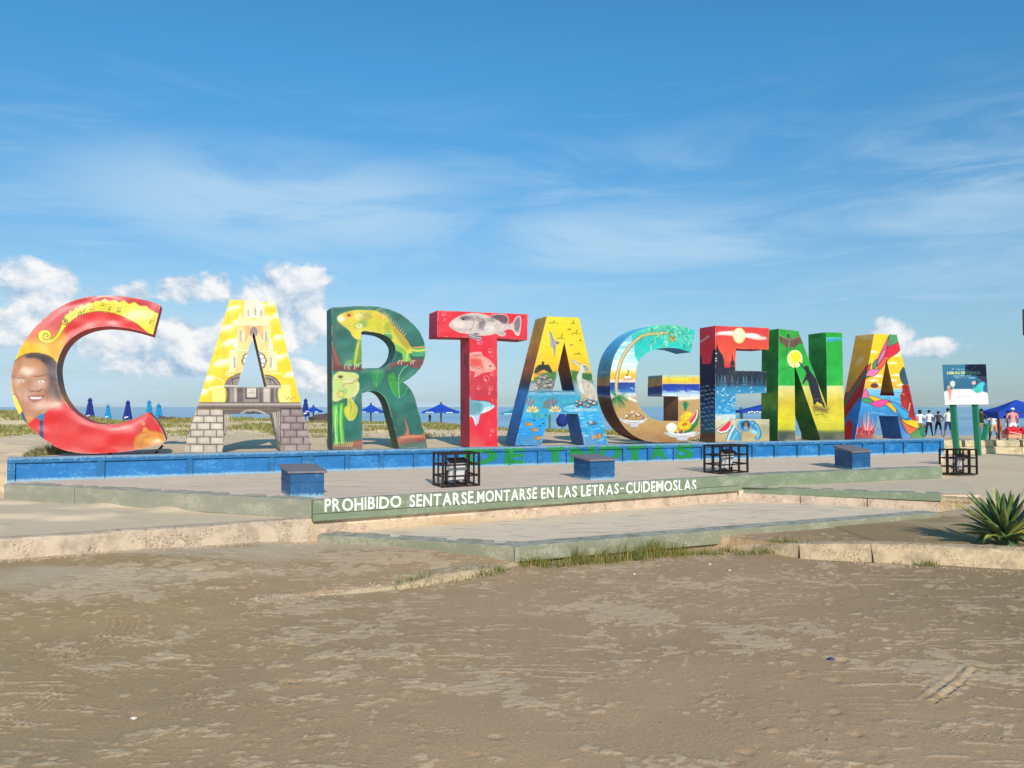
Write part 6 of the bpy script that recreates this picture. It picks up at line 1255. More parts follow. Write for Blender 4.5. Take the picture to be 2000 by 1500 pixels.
# ------------------------------------------------------------------ blue box seats
M_box = bluepaint('box_blue_paint', (26, 84, 132), .2); M_lid = paintmat('box_lid_boards', (118, 112, 122), .25, .8, dirt=(170, 160, 140), dirt_amt=.5)
def box_seat(Lc, Fc, Rc, zb, h_, label, back=None, slope=.05):
    L_, F_, R_ = [on_z(p[0], p[1], zb) for p in (Lc, Fc, Rc)]
    ul = (L_ - F_); ur = (R_ - F_); ul[2] = ur[2] = 0
    if back: ul = ul / np.linalg.norm(ul) * back
    c_ = F_ + (ul + ur) / 2; root = empty('box_seat', (c_[0], c_[1], zb), label, 'box seat', 'blue box seats on the terrace')
    n1 = ul / np.linalg.norm(ul); n2 = ur / np.linalg.norm(ur); base = [F_, F_ + ur, F_ + ur + ul, F_ + ul]
    MB().box8([(p[0], p[1], zb - .01) for p in base] + [(base[0][0], base[0][1], zb + h_ - .05), (base[1][0], base[1][1], zb + h_ - .05), (base[2][0], base[2][1], zb + h_ - .05 + slope), (base[3][0], base[3][1], zb + h_ - .05 + slope)]).build('body', M_box, root, bevel=.006)
    e = .035; lid = [F_ - n1 * e - n2 * e, F_ + ur - n1 * e + n2 * e, F_ + ur + ul + n1 * e + n2 * e, F_ + ul + n1 * e - n2 * e]; zl = [zb + h_ - .048, zb + h_ - .048, zb + h_ + slope - .046, zb + h_ + slope - .046]
    for k in range(3):
        t0, t1 = k / 3 + .004, (k + 1) / 3 - .004; A0, B0 = lid[0] + (lid[3] - lid[0]) * t0, lid[1] + (lid[2] - lid[1]) * t0; A1, B1 = lid[0] + (lid[3] - lid[0]) * t1, lid[1] + (lid[2] - lid[1]) * t1
        za, zb2 = zl[0] + (zl[3] - zl[0]) * t0, zl[0] + (zl[3] - zl[0]) * t1
        MB().box8([(A0[0], A0[1], za), (B0[0], B0[1], za), (B1[0], B1[1], zb2), (A1[0], A1[1], zb2), (A0[0], A0[1], za + .03), (B0[0], B0[1], za + .03), (B1[0], B1[1], zb2 + .03), (A1[0], A1[1], zb2 + .03)]).build('lid_board', M_lid, root, bevel=.003)
    for (Pa, Pb, nn) in ((F_, F_ + ur, -n1), (F_, F_ + ul, -n2)):      # thin battens where the boards meet
        zz = zb + h_ * .55; a = Pa + nn * .004; b = Pb + nn * .004; MB().bar((a[0], a[1], zz), (b[0], b[1], zz), .012, .010).build('batten', M_box, root)
    return root
box_seat((556, 966), (566.5, 971.5), (633, 970), ZT, .36, 'blue box seat nearest the left, standing behind the word PROHIBIDO', .62, .05)
box_seat((1130, 934.5), (1153.5, 938), (1201, 935.7), ZT, .35, 'blue box seat in the middle of the terrace between two black cages', .5, .05)
box_seat((1632, 912.5), (1665, 918.3), (1700.5, 915.5), ZT, .37, 'blue box seat at the right end of the terrace', .75, .07)

# ------------------------------------------------------------------ black cages with floodlights
M_iron = paintmat('rusty_black_iron', (34, 28, 28), .4, .55, 12, (110, 66, 44), .35, .4, .4, .3)
M_lamp = paintmat('floodlight_housing', (196, 194, 196), .1, .5, 10, dirt_amt=.2); m_, t = mat('floodlight_glass'); finish(t, C4(236, 236, 238), .3, spec=.6); M_glass = m_
def cage(Lc, Fc, Rc, zb, h_, label, nl, nr, lampw=.24, hz=(0, .34, .67, 1.0)):
    L_, F_, R_ = [on_z(p[0], p[1], zb) for p in (Lc, Fc, Rc)]; ul = L_ - F_; ur = R_ - F_; B_ = F_ + ul + ur; c_ = F_ + (ul + ur) / 2
    root = empty('light_cage', (c_[0], c_[1], zb), label, 'cage', 'black iron cages over floodlights'); up = np.array([0, 0, 1.0])
    for P_ in (F_, L_, R_, B_): MB().bar(P_, P_ + up * h_, .030).build('post', M_iron, root)
    for P_, Q_, n in ((F_, L_, nl), (F_, R_, nr), (L_, B_, nr), (R_, B_, nl)):
        for i, fr in enumerate(hz): MB().bar(P_ + up * (h_ * fr + (.01 if fr == 0 else -.01)), Q_ + up * (h_ * fr + (.01 if fr == 0 else -.01)), .034 if fr in (0, 1.0) else .026, .024).build('rail', M_iron, root)
        for k in range(1, n): S_ = P_ + (Q_ - P_) * k / n; MB().bar(S_, S_ + up * h_, .022).build('bar', M_iron, root)
    for k in range(1, 3):
        MB().bar(F_ + ul * k / 3 + up * (h_ - .012), F_ + ur + ul * k / 3 + up * (h_ - .012), .018, .014).build('top_bar', M_iron, root)
    # floodlight: a thing of its own standing inside
    fl = empty('floodlight', (c_[0], c_[1], zb), 'grey floodlight with ribbed face inside the ' + label.replace('black iron cage ', 'cage '), 'floodlight', 'floodlights inside the cages')
    dr = ur / np.linalg.norm(ur); dl = ul / np.linalg.norm(ul); tilt = -dl * .35 + up; tilt /= np.linalg.norm(tilt); nrm = np.cross(dr, tilt)
    cc = c_ + up * h_ * .46; MB().box(cc, dr * lampw / 2, tilt * .15, nrm * .05).build('housing', M_lamp, fl, bevel=.01)
    sgn = -1 if np.dot(nrm, dl) > 0 else 1
    MB().box(cc + nrm * sgn * .056, dr * (lampw / 2 - .02), tilt * .125, nrm * .006).build('glass', M_glass, fl)
    rb = MB()
    for k in range(9): rb.box(cc + nrm * sgn * .0655 + dr * (k - 4) * lampw / 10, dr * .003, tilt * .11, nrm * .003)
    rb.build('reflector_ribs', M_lamp, fl); MB().box(cc + tilt * .163, dr * (lampw / 2 + .01), tilt * .015, nrm * .07).build('visor', M_iron, fl)
    for s_ in (-1, 1): MB().bar(cc + dr * s_ * (lampw / 2 + .02), c_ + dr * s_ * (lampw / 2 + .02) + up * .02, .022).build('bracket', M_iron, fl)
    MB().bar(c_ + dr * (lampw / 2 + .04) + up * .02, c_ - dr * (lampw / 2 + .04) + up * .02, .04, .03).build('foot', M_iron, fl)
    pts = [c_ + dr * .12 + up * .06 + np.array([.05 * math.sin(k * 1.3), .05 * math.cos(k * 1.7), .03 * math.sin(k * 2.1)]) - dr * .03 * k for k in range(10)]
    MB().tube(pts, .008, 6).build('cable', M_iron, fl)
cage((847, 947.5), (865, 952.8), (935.5, 948.8), ZT, .50, 'black iron cage nearest the left on the terrace', 2, 3, .27)
cage((1376, 923), (1407, 926.3), (1460, 922.6), ZT, .50, 'black iron cage between the middle and right box seats', 2, 3, .25)
cage((1836, 926), (1868, 928.3), (1908, 926.8), ZM + .01, .52, 'black iron cage at the foot of the notice board', 2, 3, .2)

# ------------------------------------------------------------------ notice board
M_post = paintmat('green_post_paint', (30, 122, 92), .15, .6, 5, dirt_amt=.1); M_bback = paintmat('board_back', (44, 50, 60), .2)
def at_depth(x, y, Y): return on_y(x, y, Y)
ft = on_z(1911, 889.5, ZM); Ys = ft[1]
sg = empty('notice_board', (ft[0], ft[1], ZM), 'teal and white notice board on two green posts reading 3.000 KG DE PLASTICO', 'notice board')
for (xt, xb, yt) in ((1860.5, 1869, 780), (1904, 1911, 780)):
    t_ = at_depth(xt, yt, Ys + .08); b_ = at_depth(xb, 889.5, Ys + .08); b_[2] = ZM - .05
    th = R(38); d1 = np.array([math.cos(th), math.sin(th), 0]) * .066; d2 = np.array([-math.sin(th), math.cos(th), 0]) * .066
    MB().box8([b_ - d1 - d2, b_ + d1 - d2, b_ + d1 + d2, b_ - d1 + d2, t_ - d1 - d2, t_ + d1 - d2, t_ + d1 + d2, t_ - d1 + d2]).build('post', M_post, sg)
BC = [at_depth(1845.5, 790.5, Ys - .10), at_depth(1930.5, 789.5, Ys - .02), at_depth(1925.5, 711.2, Ys - .02), at_depth(1840.2, 712.2, Ys - .10)]
A = Art(1835, 705, 16.67, 1667, 1500, (24, 110, 140)); A.K = 4.0; A.__init__(1835, 705, 16.67, 1667, 1500, (24, 110, 140))
A.vgrad([(100, (40, 124, 156)), (900, (14, 104, 140))]); A.poly([(980, 90), (1520, 90), (1560, 720), (1450, 700), (1250, 560), (1180, 440), (830, 240)], (8, 36, 84), 1, 8); A.line([(1240, 110), (1060, 260)], 16, (110, 140, 180), .7, sm=False); A.line([(1480, 110), (1240, 330)], 16, (90, 120, 170), .7, sm=False)
A.poly([(140, 1000), (300, 950), (600, 915), (1000, 920), (1300, 960), (1580, 1050), (1600, 1450), (160, 1450)], (246, 246, 242), 1, 3)
A.ell(425, 740, 80, 90, (240, 248, 232)); A.ell(425, 740, 40, 44, (170, 200, 180), .7, 8); A.line([(445, 820), (450, 930)], 14, (230, 236, 230)); A.ell(300, 850, 44, 48, (226, 190, 150)); A.poly([(240, 900), (380, 900), (390, 1000), (360, 1300), (320, 1300), (300, 1040), (250, 1030)], (232, 140, 110), .9, 6); A.poly([(250, 1030), (300, 1030), (300, 1290), (250, 1290)], (240, 220, 206), .9, 8)
A.ell(1120, 710, 62, 66, (236, 190, 190)); A.ell(1210, 690, 40, 60, (40, 50, 80), .9, 6); A.poly([(1080, 850), (1180, 860), (1270, 740), (1400, 680), (1470, 700), (1460, 780), (1420, 840), (1430, 960), (1350, 1020), (1200, 1050), (1110, 980)], (70, 206, 214), 1, 3); A.poly([(1100, 860), (1250, 880), (1350, 1020), (1190, 1050), (1110, 970)], (50, 196, 170), .9, 10)
for (xa, xb, yy_, w_) in ((380, 480, 268, 26), (520, 690, 268, 26), (725, 815, 268, 26), (1040, 1090, 262, 22), (450, 830, 482, 26), (860, 1030, 482, 24), (500, 760, 545, 26), (800, 900, 545, 22), (940, 1170, 545, 26)):
    for k in range(int((xb - xa) / 24)): A.line([(xa + k * 24, yy_ + rnd.uniform(-7, 7)), (xa + k * 24 + 17, yy_ + rnd.uniform(-7, 7))], w_ * rnd.uniform(.5, .9), (190, 226, 240), .85, sm=False)
A.line([(610, 1170), (1310, 1165), (1310, 1215), (610, 1220), (610, 1170)], 14, (120, 120, 150), .9, sm=False); A.line([(640, 1270), (1200, 1265)], 9, (214, 222, 216), .7, sm=False); A.line([(640, 1330), (1480, 1320)], 8, (220, 224, 220), .6, sm=False); A.line([(290, 1330), (540, 1330)], 14, (200, 186, 184), .7, sm=False)
N_ = 56; bv = []; bf = []
for j in range(N_ + 1):
    for i in range(N_ + 1):
        u, v = i / N_, j / N_; bv.append((BC[0] * (1 - u) + BC[1] * u) * (1 - v) + (BC[3] * (1 - u) + BC[2] * u) * v)
for j in range(N_):
    for i in range(N_): a = j * (N_ + 1) + i; bf.append((a, a + 1, a + N_ + 2, a + N_ + 1))
bv = np.array(bv); bd = np.array([0.03, .05, 0]); p_ = mesh('printed_panel', bv + np.array([0, -.004, 0]), np.array(bf), M_mural, sg); colattr(p_, A.sample(project(bv)))
MB().box8([BC[0], BC[1], BC[1] + bd, BC[0] + bd, BC[3], BC[2], BC[2] + bd, BC[3] + bd]).build('board', M_bback, sg)
def on_board(u, v): return (BC[0] * (1 - u) + BC[1] * u) * (1 - v) + (BC[3] * (1 - u) + BC[2] * u) * v + np.array([0, -.010, 0])
M_ytext = paintmat('yellow_print', (226, 236, 150), .02, dirt_amt=0); M_wtext = paintmat('white_print', (214, 232, 240), .02, dirt_amt=0); M_dtext = paintmat('dim_print', (160, 196, 150), .02, dirt_amt=0)
def board_text(s, u0, u1, v0, v1, mt, bold=.01): place_text(s, [on_board(u0, v0), on_board(u1, v0), on_board(u1, v1), on_board(u0, v1)], mt, sg, bold=bold)
board_text('3.000 KG DE', .09, .50, .755, .825, M_ytext, .02); board_text('PLÁSTICO,', .52, .86, .74, .84, M_dtext, .01)

# ------------------------------------------------------------------ agave
M_leaf, t = mat('agave_leaf'); p = t.pos(); n1 = t.noise(p, 7, 4, .6); rdm = t.n('ShaderNodeObjectInfo').outputs['Random']
lc = t.mix(rdm, C4(50, 80, 48), C4(88, 112, 58)); lc = t.mix(t.rng(n1, .3, .7), lc, t.mix(rdm, C4(92, 118, 74), C4(140, 146, 80))); lc = t.mix(t.m('MULTIPLY', t.rng(rdm, .74, .92), t.rng(n1, .35, .6)), lc, C4(206, 196, 96))
finish(t, lc, .42, n1, .2, .01, 0, .4)
ab = on_z(1962, 1060, -.02); ag = empty('agave_plant', (ab[0], ab[1], -.05), 'large spiky agave plant growing in sand at the right edge', 'agave')
def leaf_mesh(L, w_, rise, droop, name, yaw, parent, base, curl=0):
    n = 9; vs = []; fs = []
    for i in range(n + 1):
        s_ = i / n; r_ = L * (s_ * math.cos(rise) ) ; z = L * (s_ * math.sin(rise) - droop * s_ ** 2.6); r_ *= (1 - .18 * droop * s_)
        ww = w_ * (.62 + 1.35 * s_ * (1 - s_) ** .75 * 1.1) * (1 - s_ ** 5) * .5 + .002; cup = ww * .45
        for k, (sx, sz) in enumerate(((-1, .9), (-.5, .2), (0, 0), (.5, .2), (1, .9), (.5, -.12), (0, -.30), (-.5, -.12))):
            q = np.array([r_ + .03, sx * ww, z + sz * cup - (0 if k < 5 else .004)]); 
            x = q[0] * math.cos(yaw) - q[1] * math.sin(yaw + curl * s_); y = q[0] * math.sin(yaw) + q[1] * math.cos(yaw + curl * s_); vs.append((base[0] + x, base[1] + y, base[2] + q[2]))
    for i in range(n):
        for k in range(8): fs.append((i * 8 + k, i * 8 + (k + 1) % 8, (i + 1) * 8 + (k + 1) % 8, (i + 1) * 8 + k))
    return mesh(name, vs, fs, M_leaf, parent, smooth=True, at=tuple(base))
cnt = 54
for k in range(cnt):
    tt = k / cnt; yaw = k * 2.39996 + rnd.uniform(-.15, .15); rise = R(82 - 78 * tt ** .72 + rnd.uniform(-5, 5)); L = .50 + .13 * math.sin(math.pi * min(1, tt * 1.1)) + rnd.uniform(-.06, .06)
    droop = .05 + .42 * max(0, tt - .35) * rnd.uniform(.6, 1.4) + (.40 if tt > .8 else 0); bz = -.02 + .16 * (1 - tt)
    leaf_mesh(L * (0.78 if tt > .8 else 1), rnd.uniform(.062, .085) * (1.15 if tt > .5 else 1), rise + (R(20) if tt > .8 else 0), droop, 'leaf', yaw, ag, np.array([ab[0], ab[1], bz]), rnd.uniform(-.4, .4))
MB().tube([(ab[0], ab[1], -.08), (ab[0], ab[1], .1), (ab[0], ab[1], .22)], [.09, .08, .03], 10).build('stem', M_leaf, ag)
# ------------------------------------------------------------------ grass on the dune, weeds along the curbs
def grassmat(name, c1, c2, c3):
    m_, t = mat(name); n1 = t.noise(t.pos(), 1.1, 5, .6); rdm = t.n('ShaderNodeAttribute', attribute_name='paint').outputs['Fac']
    col = t.mix(t.rng(n1, .35, .65), C4(c1), C4(c2)); col = t.mix(t.rng(rdm, .3, .9), col, C4(c3)); finish(t, col, .8, spec=.2); return m_
M_grass = grassmat('dune_grass', (112, 120, 52), (146, 146, 74), (186, 172, 112)); M_weed = grassmat('weeds', (62, 92, 34), (108, 118, 48), (176, 156, 92))
def blades(name, pts, hs, ws, mt, lean=.35, parent=None, label=None, cat=None, seg_=2):
    n = len(pts); yaw = rng.uniform(0, 2 * math.pi, n); la = rng.uniform(.2, 1, n) * lean; lx = np.cos(yaw) * la; ly = np.sin(yaw) * la
    sx = -np.sin(yaw + rng.uniform(-1, 1, n)); sy = np.cos(yaw + rng.uniform(-1, 1, n)); V_ = np.zeros((n, 5, 3)); P_ = np.array(pts)
    for k, (f_, wf, bend) in enumerate(((0, 1, 0), (0, -1, 0), (.55, .7, .35), (.55, -.7, .35), (1, 0, 1))):
        V_[:, k, 0] = P_[:, 0] + lx * hs * bend + sx * ws * wf * .5; V_[:, k, 1] = P_[:, 1] + ly * hs * bend + sy * ws * wf * .5; V_[:, k, 2] = P_[:, 2] + hs * f_ * (1 - .25 * la * bend)
    b = np.arange(n) * 5; T = np.concatenate([np.stack([b, b + 1, b + 3], 1), np.stack([b, b + 3, b + 2], 1), np.stack([b + 2, b + 3, b + 4], 1)])
    o = mesh(name, V_.reshape(-1, 3), T, mt, parent); rc = np.repeat(rng.random(n), 5)[:, None] * np.ones((1, 3)); colattr(o, rc); return o
N = 150000
gxp = rng.uniform(-26, 14, N); gyp = rng.uniform(20.6, 33.5, N)
dens = fbm(gxp * .45 + 3, gyp * .8 + 8, 4); thr = .50 + .20 * sstep(25.5, 21.5, gyp) - .10 * sstep(27, 31, gyp) + .05 * sstep(-6, -12, gxp) * -1
ok = (dens > thr) & (gyp < 33.2); ok &= ~((gxp > 7) & (gyp < 30)); ok &= ~(gxp > 12); ok |= (rng.random(N) < .02) & (gxp < 10)
gxp, gyp = gxp[ok], gyp[ok]; pz = gz(gxp, gyp) - .02
hh = rng.uniform(.06, .20, len(gxp)) * (.7 + .7 * fbm(gxp, gyp, 2)); o = blades('dune_grass', np.stack([gxp, gyp, pz], 1), hh, rng.uniform(.015, .035, len(gxp)), M_grass, 1.3); tag(o, kind='stuff', label='dry yellow green grass covering the dune behind the letters', cat='grass')
# creeping green mats
# weeds in front of the lower platform and curb
pts = []; hs = []
def weeds(a, b, n, sp, hmin, hmax, zoff=0.0, clump=.5):
    a = np.array(a[:2]); b = np.array(b[:2])
    for k in range(n):
        t_ = rnd.random(); c_ = vnoise(np.array([t_ * 26 + a[0] * 3]), np.array([a[1]]))[0]
        if c_ < clump * rnd.uniform(.6, 1.2): continue
        p = a + (b - a) * t_ + np.array([rnd.gauss(0, .03), rnd.gauss(0, sp)]); pts.append((p[0], p[1])); hs.append(rnd.uniform(hmin, hmax) * (.5 + c_))
off = lambda p, dy: np.array([p[0], p[1] + dy, 0])
weeds(off(L1, -.12) + [.05, 0, 0], on_z(1345, 1086, ZF), 1300, .07, .03, .13, clump=.35); weeds(on_z(1180, 1100, ZF), on_z(1345, 1084, ZF), 450, .04, .08, .26, clump=.3); weeds(on_z(1060, 1110, ZF), on_z(1190, 1100, ZF), 300, .03, .06, .18)
weeds(on_z(1350, 1085, ZF), on_z(1570, 1083, ZF), 700, .05, .03, .12, clump=.45); weeds(on_z(1560, 1088, ZF), on_z(1830, 1108, ZF), 350, .05, .02, .08, clump=.5)
weeds(on_z(775, 1140, -.16), on_z(990, 1110, -.16), 1100, .06, .02, .08, clump=.38)
for (cx_, cy_, hm, nn) in [(1128, 1094, .28, 130), (1172, 1090, .20, 90), (1060, 1104, .14, 90), (1283, 1084, .27, 170), (1262, 1086, .20, 120), (1240, 1088, .16, 90), (1345, 1086, .10, 70), (1420, 1078, .16, 60), (1500, 1082, .15, 70), (1555, 1085, .14, 50), (1640, 1086, .15, 80), (1660, 1090, .10, 50), (1815, 1105, .10, 80), (840, 1128, .09, 70), (900, 1120, .08, 60), (965, 1112, .10, 90), (1740, 1100, .06, 50)]:
    q = on_z(cx_, cy_, ZF + (.03 if cx_ < 1000 else 0))
    for k in range(nn): pts.append((q[0] + rnd.gauss(0, .07), q[1] + rnd.gauss(0, .035))); hs.append(hm * rnd.uniform(.3, 1.0))
pa = np.array(pts); hs = np.array(hs); o = blades('weeds', np.stack([pa[:, 0], pa[:, 1], gz(pa[:, 0], pa[:, 1]) - .005], 1), hs, rng.uniform(.003, .007, len(hs)), M_weed, .7); tag(o, kind='stuff', label='green and straw coloured weeds along the foot of the front curb', cat='weeds')
# shrub beside the C
c0 = on_z(75, 888, ZW - .03) + np.array([0, .6, 0]); n = 2400; th = rng.uniform(0, 6.28, n); rr = np.sqrt(rng.random(n)) * .62; px_ = c0[0] + np.cos(th) * rr * 1.0; py_ = c0[1] + np.sin(th) * rr * .5
hh = .26 * (1 - (rr / .66) ** 2) + .05; o = blades('dry_shrub', np.stack([px_, py_, gz(px_, py_) - .01], 1), hh * rng.uniform(.5, 1.2, n), rng.uniform(.006, .016, n), grassmat('shrub_leaves', (110, 112, 66), (150, 146, 100), (180, 170, 130)), 1.1); tag(o, 'low tangled dry shrub on the sand beside the foot of the red letter C', 'shrub')

# ------------------------------------------------------------------ driftwood and dark boulders behind the dune crest
M_drift = paintmat('driftwood', (104, 80, 62), .35, .9, 9, dirt_amt=.2); M_rockd = paintmat('dark_rock', (84, 72, 66), .3, .9, 4, dirt_amt=.2, bstr=.6)
c0 = on_y(335, 815, 33.0); dw = empty('driftwood_heap', (c0[0], 33.0, c0[2] - .25), 'brown tangled heap of driftwood on the dune crest left of the first A', 'driftwood')
for k in range(26):
    a = np.array([c0[0] + rnd.uniform(-.85, .95), 33 + rnd.uniform(-.4, .4), c0[2] - .22 + rnd.uniform(0, .2)]); b = a + np.array([rnd.uniform(-.6, .6), rnd.uniform(-.3, .3), rnd.uniform(-.08, .12)])
    MB().tube([a, (a + b) / 2 + np.array([0, 0, .05]), b], [.035, .03, .012], 6).build('branch', M_drift, dw)
def rock(name, c_, rx, ry, rz, seed, mt, parent=None, label=None, cat=None):
    bm = bmesh.new(); bmesh.ops.create_icosphere(bm, subdivisions=3, radius=1)
    for v in bm.verts:
        q = v.co * 1.6 + Vector((seed, 0, 0)); f_ = 1 + .35 * mnoise.noise(q) + .12 * mnoise.noise(q * 3); v.co = Vector((v.co.x * rx * f_, v.co.y * ry * f_, v.co.z * rz * f_))
    me = bpy.data.meshes.new(name); bm.to_mesh(me); bm.free(); me.materials.append(mt); o = bpy.data.objects.new(name, me); COL.objects.link(o); o.location = c_
    if parent: o.parent = parent; o.location = Vector(c_) - wloc(parent)
    if label: tag(o, label, cat)
    return o
q_ = on_y(632, 822, 47); rock('boulder', tuple(q_), 1.1, .6, .42, 3, M_rockd, None, 'dark rounded boulder by the sea between the first A and the R', 'rock')

# ------------------------------------------------------------------ beach umbrellas
M_navy = paintmat('navy_canvas', (24, 44, 120), .15, .8, 8, dirt_amt=0); M_cyan = paintmat('turquoise_canvas', (22, 134, 186), .15, .8, 8, dirt_amt=0); M_blue = paintmat('blue_canvas', (22, 66, 166), .12, .8, 3, dirt_amt=0); M_teal = paintmat('teal_canvas', (40, 140, 160), .12, .8, 3, dirt_amt=0)
M_pole = paintmat('pole_metal', (90, 100, 110), .1, .5); M_poled = paintmat('dark_pole', (36, 52, 60), .1, .6); M_wprint = paintmat('canvas_print', (230, 234, 240), .03, dirt_amt=0)
def folded(px, ytop, ybot, Yd, mt, label, wpx=14):
    t_ = on_y(px, ytop, Yd); b_ = on_y(px, ybot, Yd); H = t_[2] - b_[2]; zg = float(gz(np.array([t_[0]]), np.array([Yd]))[0]); r_ = wpx / F * Yd / 2
    root = empty('folded_umbrella', (t_[0], Yd, zg), label, 'umbrella', 'folded beach umbrellas by the sea'); n = 16; prof = [(0, .12), (.03, .34), (.12, .62), (.16, .36), (.3, .52), (.6, .70), (.85, .92), (1.0, 1.0)]
    vs = []; fs = []
    for h_, f_ in prof:
        for k in range(n): a = 2 * math.pi * k / n; rr_ = r_ * f_ * (1 + .28 * (k % 2) * min(1, h_ * 3)); vs.append((t_[0] + rr_ * math.cos(a) + .02 * h_ * math.sin(px), Yd + rr_ * math.sin(a), t_[2] - H * h_ - (.06 if (h_ == 1.0 and k % 2) else 0)))
    for i in range(len(prof) - 1):
        for k in range(n): fs.append((i * n + k, i * n + (k + 1) % n, (i + 1) * n + (k + 1) % n, (i + 1) * n + k))
    fs.append(tuple(range(n))); mesh('canopy', vs, fs, mt, root)
    MB().tube([(t_[0], Yd, zg - .1), (t_[0], Yd, t_[2] + .05)], .03, 8).build('pole', M_pole, root)
    MB().tube([(t_[0], Yd, t_[2] - H * .16), (t_[0], Yd, t_[2] - H * .19)], r_ * .5, 12).build('strap', mt, root)
    bb = MB(); pr = r_ * 1.12
    for k in range(3): a = -math.pi / 2 + .28 * (k - 1) + .1; q = (t_[0] + pr * math.cos(a), Yd + pr * math.sin(a), b_[2] + H * .12 + .02 * k); bb.box(q, (.05, 0, 0), (0, .006, 0), (0, 0, .035))
    bb.build('print_mark', M_wprint, root)
folded(176, 777.5, 817, 50, M_navy, 'navy folded umbrella seen through the C, leftmost one'); folded(211, 791, 818, 58, M_cyan, 'small turquoise folded umbrella between the two navy ones', 11); folded(250, 782.5, 820, 50, M_navy, 'navy folded umbrella seen through the opening of the C, right one')
folded(291.5, 782.5, 813, 52, M_cyan, 'turquoise folded umbrella just above the lower tip of the C', 12); folded(310, 789.5, 826, 46, M_cyan, 'turquoise folded umbrella to the right of the C', 15); folded(597, 779, 812, 50, M_navy, 'navy folded umbrella beside the right leg of the first A', 13)
def parasol(pc, ypk, yed, px0, px1, Yd, mt, label, hip=True, name='beach_umbrella', legs=False, pm=None, poleb=None, valz=.10):
    pk = on_y(pc, ypk, Yd); e0 = on_y(px0, yed, Yd); e1 = on_y(px1, yed, Yd); w_ = (e1[0] - e0[0]) / 2; cx = (e1[0] + e0[0]) / 2; ze = e0[2]; zg = float(gz(np.array([pk[0]]), np.array([Yd]))[0])
    root = empty(name, (cx, Yd, zg), label, 'umbrella' if not legs else 'tent', 'open beach umbrellas and tents'); n = 8; vs = [(pk[0], Yd, pk[2])]; dpt = w_ * .55; cs = [(-1, -1), (0, -1), (1, -1), (1, 0), (1, 1), (0, 1), (-1, 1), (-1, 0)]
    for lvl, f_, z_ in ((1, .5, pk[2] - (pk[2] - ze) * .58), (2, 1.0, ze), (3, 1.0, ze - valz)):
        for sx, sy in cs: s_ = 1 if (sx and sy) else .96; vs.append((pk[0] * (1 - f_) + cx * f_ + sx * w_ * f_ * s_, Yd + sy * dpt * f_ * s_, z_ - (.0 if (sx and sy) or lvl == 1 else -.03)))
    fs = [(0, 1 + (k + 1) % 8, 1 + k) for k in range(8)]
    for l_ in range(2):
        for k in range(8): a = 1 + l_ * 8; fs.append((a + k, a + (k + 1) % 8, a + 8 + (k + 1) % 8, a + 8 + k))
    mesh('canopy', vs, fs, mt, root)
    if legs:
        for sx in (-1, 1):
            for sy in (-1, 1): MB().bar((cx + sx * w_ * .97, Yd + sy * dpt * .97, zg - .1), (cx + sx * w_ * .97, Yd + sy * dpt * .97, ze), .06).build('leg', pm or M_poled, root)
        for sy in (-1, 1): MB().bar((cx - w_ * .97, Yd + sy * dpt * .97, ze - .02), (cx + w_ * .97, Yd + sy * dpt * .97, ze - .02), .04).build('frame_bar', pm or M_poled, root)
    else:
        MB().tube([(pk[0], Yd, zg - .1), (pk[0], Yd, pk[2] + .08)], .045, 8).build('pole', pm or M_poled, root)
        for sx, sy in cs[::2]: MB().bar((pk[0], Yd, pk[2] - .35), (cx + sx * w_ * .7, Yd + sy * dpt * .7, pk[2] - (pk[2] - ze) * .8 - .02), .02).build('rib', pm or M_poled, root)
    b = MB()
    for k in range(5): u = -.75 + k * .09; b.box((cx + u * w_, Yd - dpt - .012, ze - valz * .5 + .03 * (k % 2)), (w_ * .035, 0, 0), (0, .006, 0), (0, 0, .025))
    for k in range(4): u = .4 + k * .09; b.box((cx + u * w_, Yd - dpt - .012, ze - valz * .5), (w_ * .035, 0, 0), (0, .006, 0), (0, 0, .025))
    b.build('print_mark', M_wprint, root); return root
parasol(612, 793, 802.5, 596, 628, 48, M_blue, 'open blue umbrella partly hidden by the right leg of the first A'); parasol(724.5, 789, 803.5, 703, 748, 46, M_blue, 'open blue umbrella seen under the arch of the R')
parasol(861.5, 788, 804, 826, 896, 44, M_blue, 'open blue umbrella between the R and the T'); parasol(1012, 796, 807, 978, 1046, 47, M_teal, 'pale teal umbrella half hidden behind the second A', pm=M_post)
parasol(1497, 787, 803, 1438, 1556, 40, M_blue, 'open blue tent seen through the lower gap of the E', legs=True, name='beach_tent')
parasol(1985, 780.5, 805, 1929, 2046, 39, M_blue, 'large blue tent at the right edge above the bathers', legs=True, name='beach_tent', valz=.32); parasol(1945, 799, 809, 1922, 1978, 47, M_blue, 'lower blue tent behind the large one at the right', legs=True, name='beach_tent')
q_ = on_y(1098, 806, 44); b_ = on_y(1098, 833, 44); n = 14; vs = []; fs = []
for h_, f_ in ((0, .1), (.15, .5), (.5, 1), (.8, .9), (1, .55)):
    for k in range(n): a = 2 * math.pi * k / n; vs.append((q_[0] + .3 * f_ * math.cos(a) * (1 + .2 * (k % 2)), 44 + .3 * f_ * math.sin(a), q_[2] - (q_[2] - b_[2]) * h_))
for i in range(4):
    for k in range(n): fs.append((i * n + k, i * n + (k + 1) % n, (i + 1) * n + (k + 1) % n, (i + 1) * n + k))
fs += [tuple(range(n - 1, -1, -1)), tuple(range(4 * n, 5 * n))]
bd_ = empty('cloth_bundle', (q_[0], 44, b_[2]), 'violet blue cloth bundle hung on a stick behind the right leg of the second A', 'bundle'); mesh('cloth', vs, fs, M_navy, bd_); MB().tube([(q_[0], 44, -.5), (q_[0], 44, q_[2])], .03, 6).build('stick', M_poled, bd_)
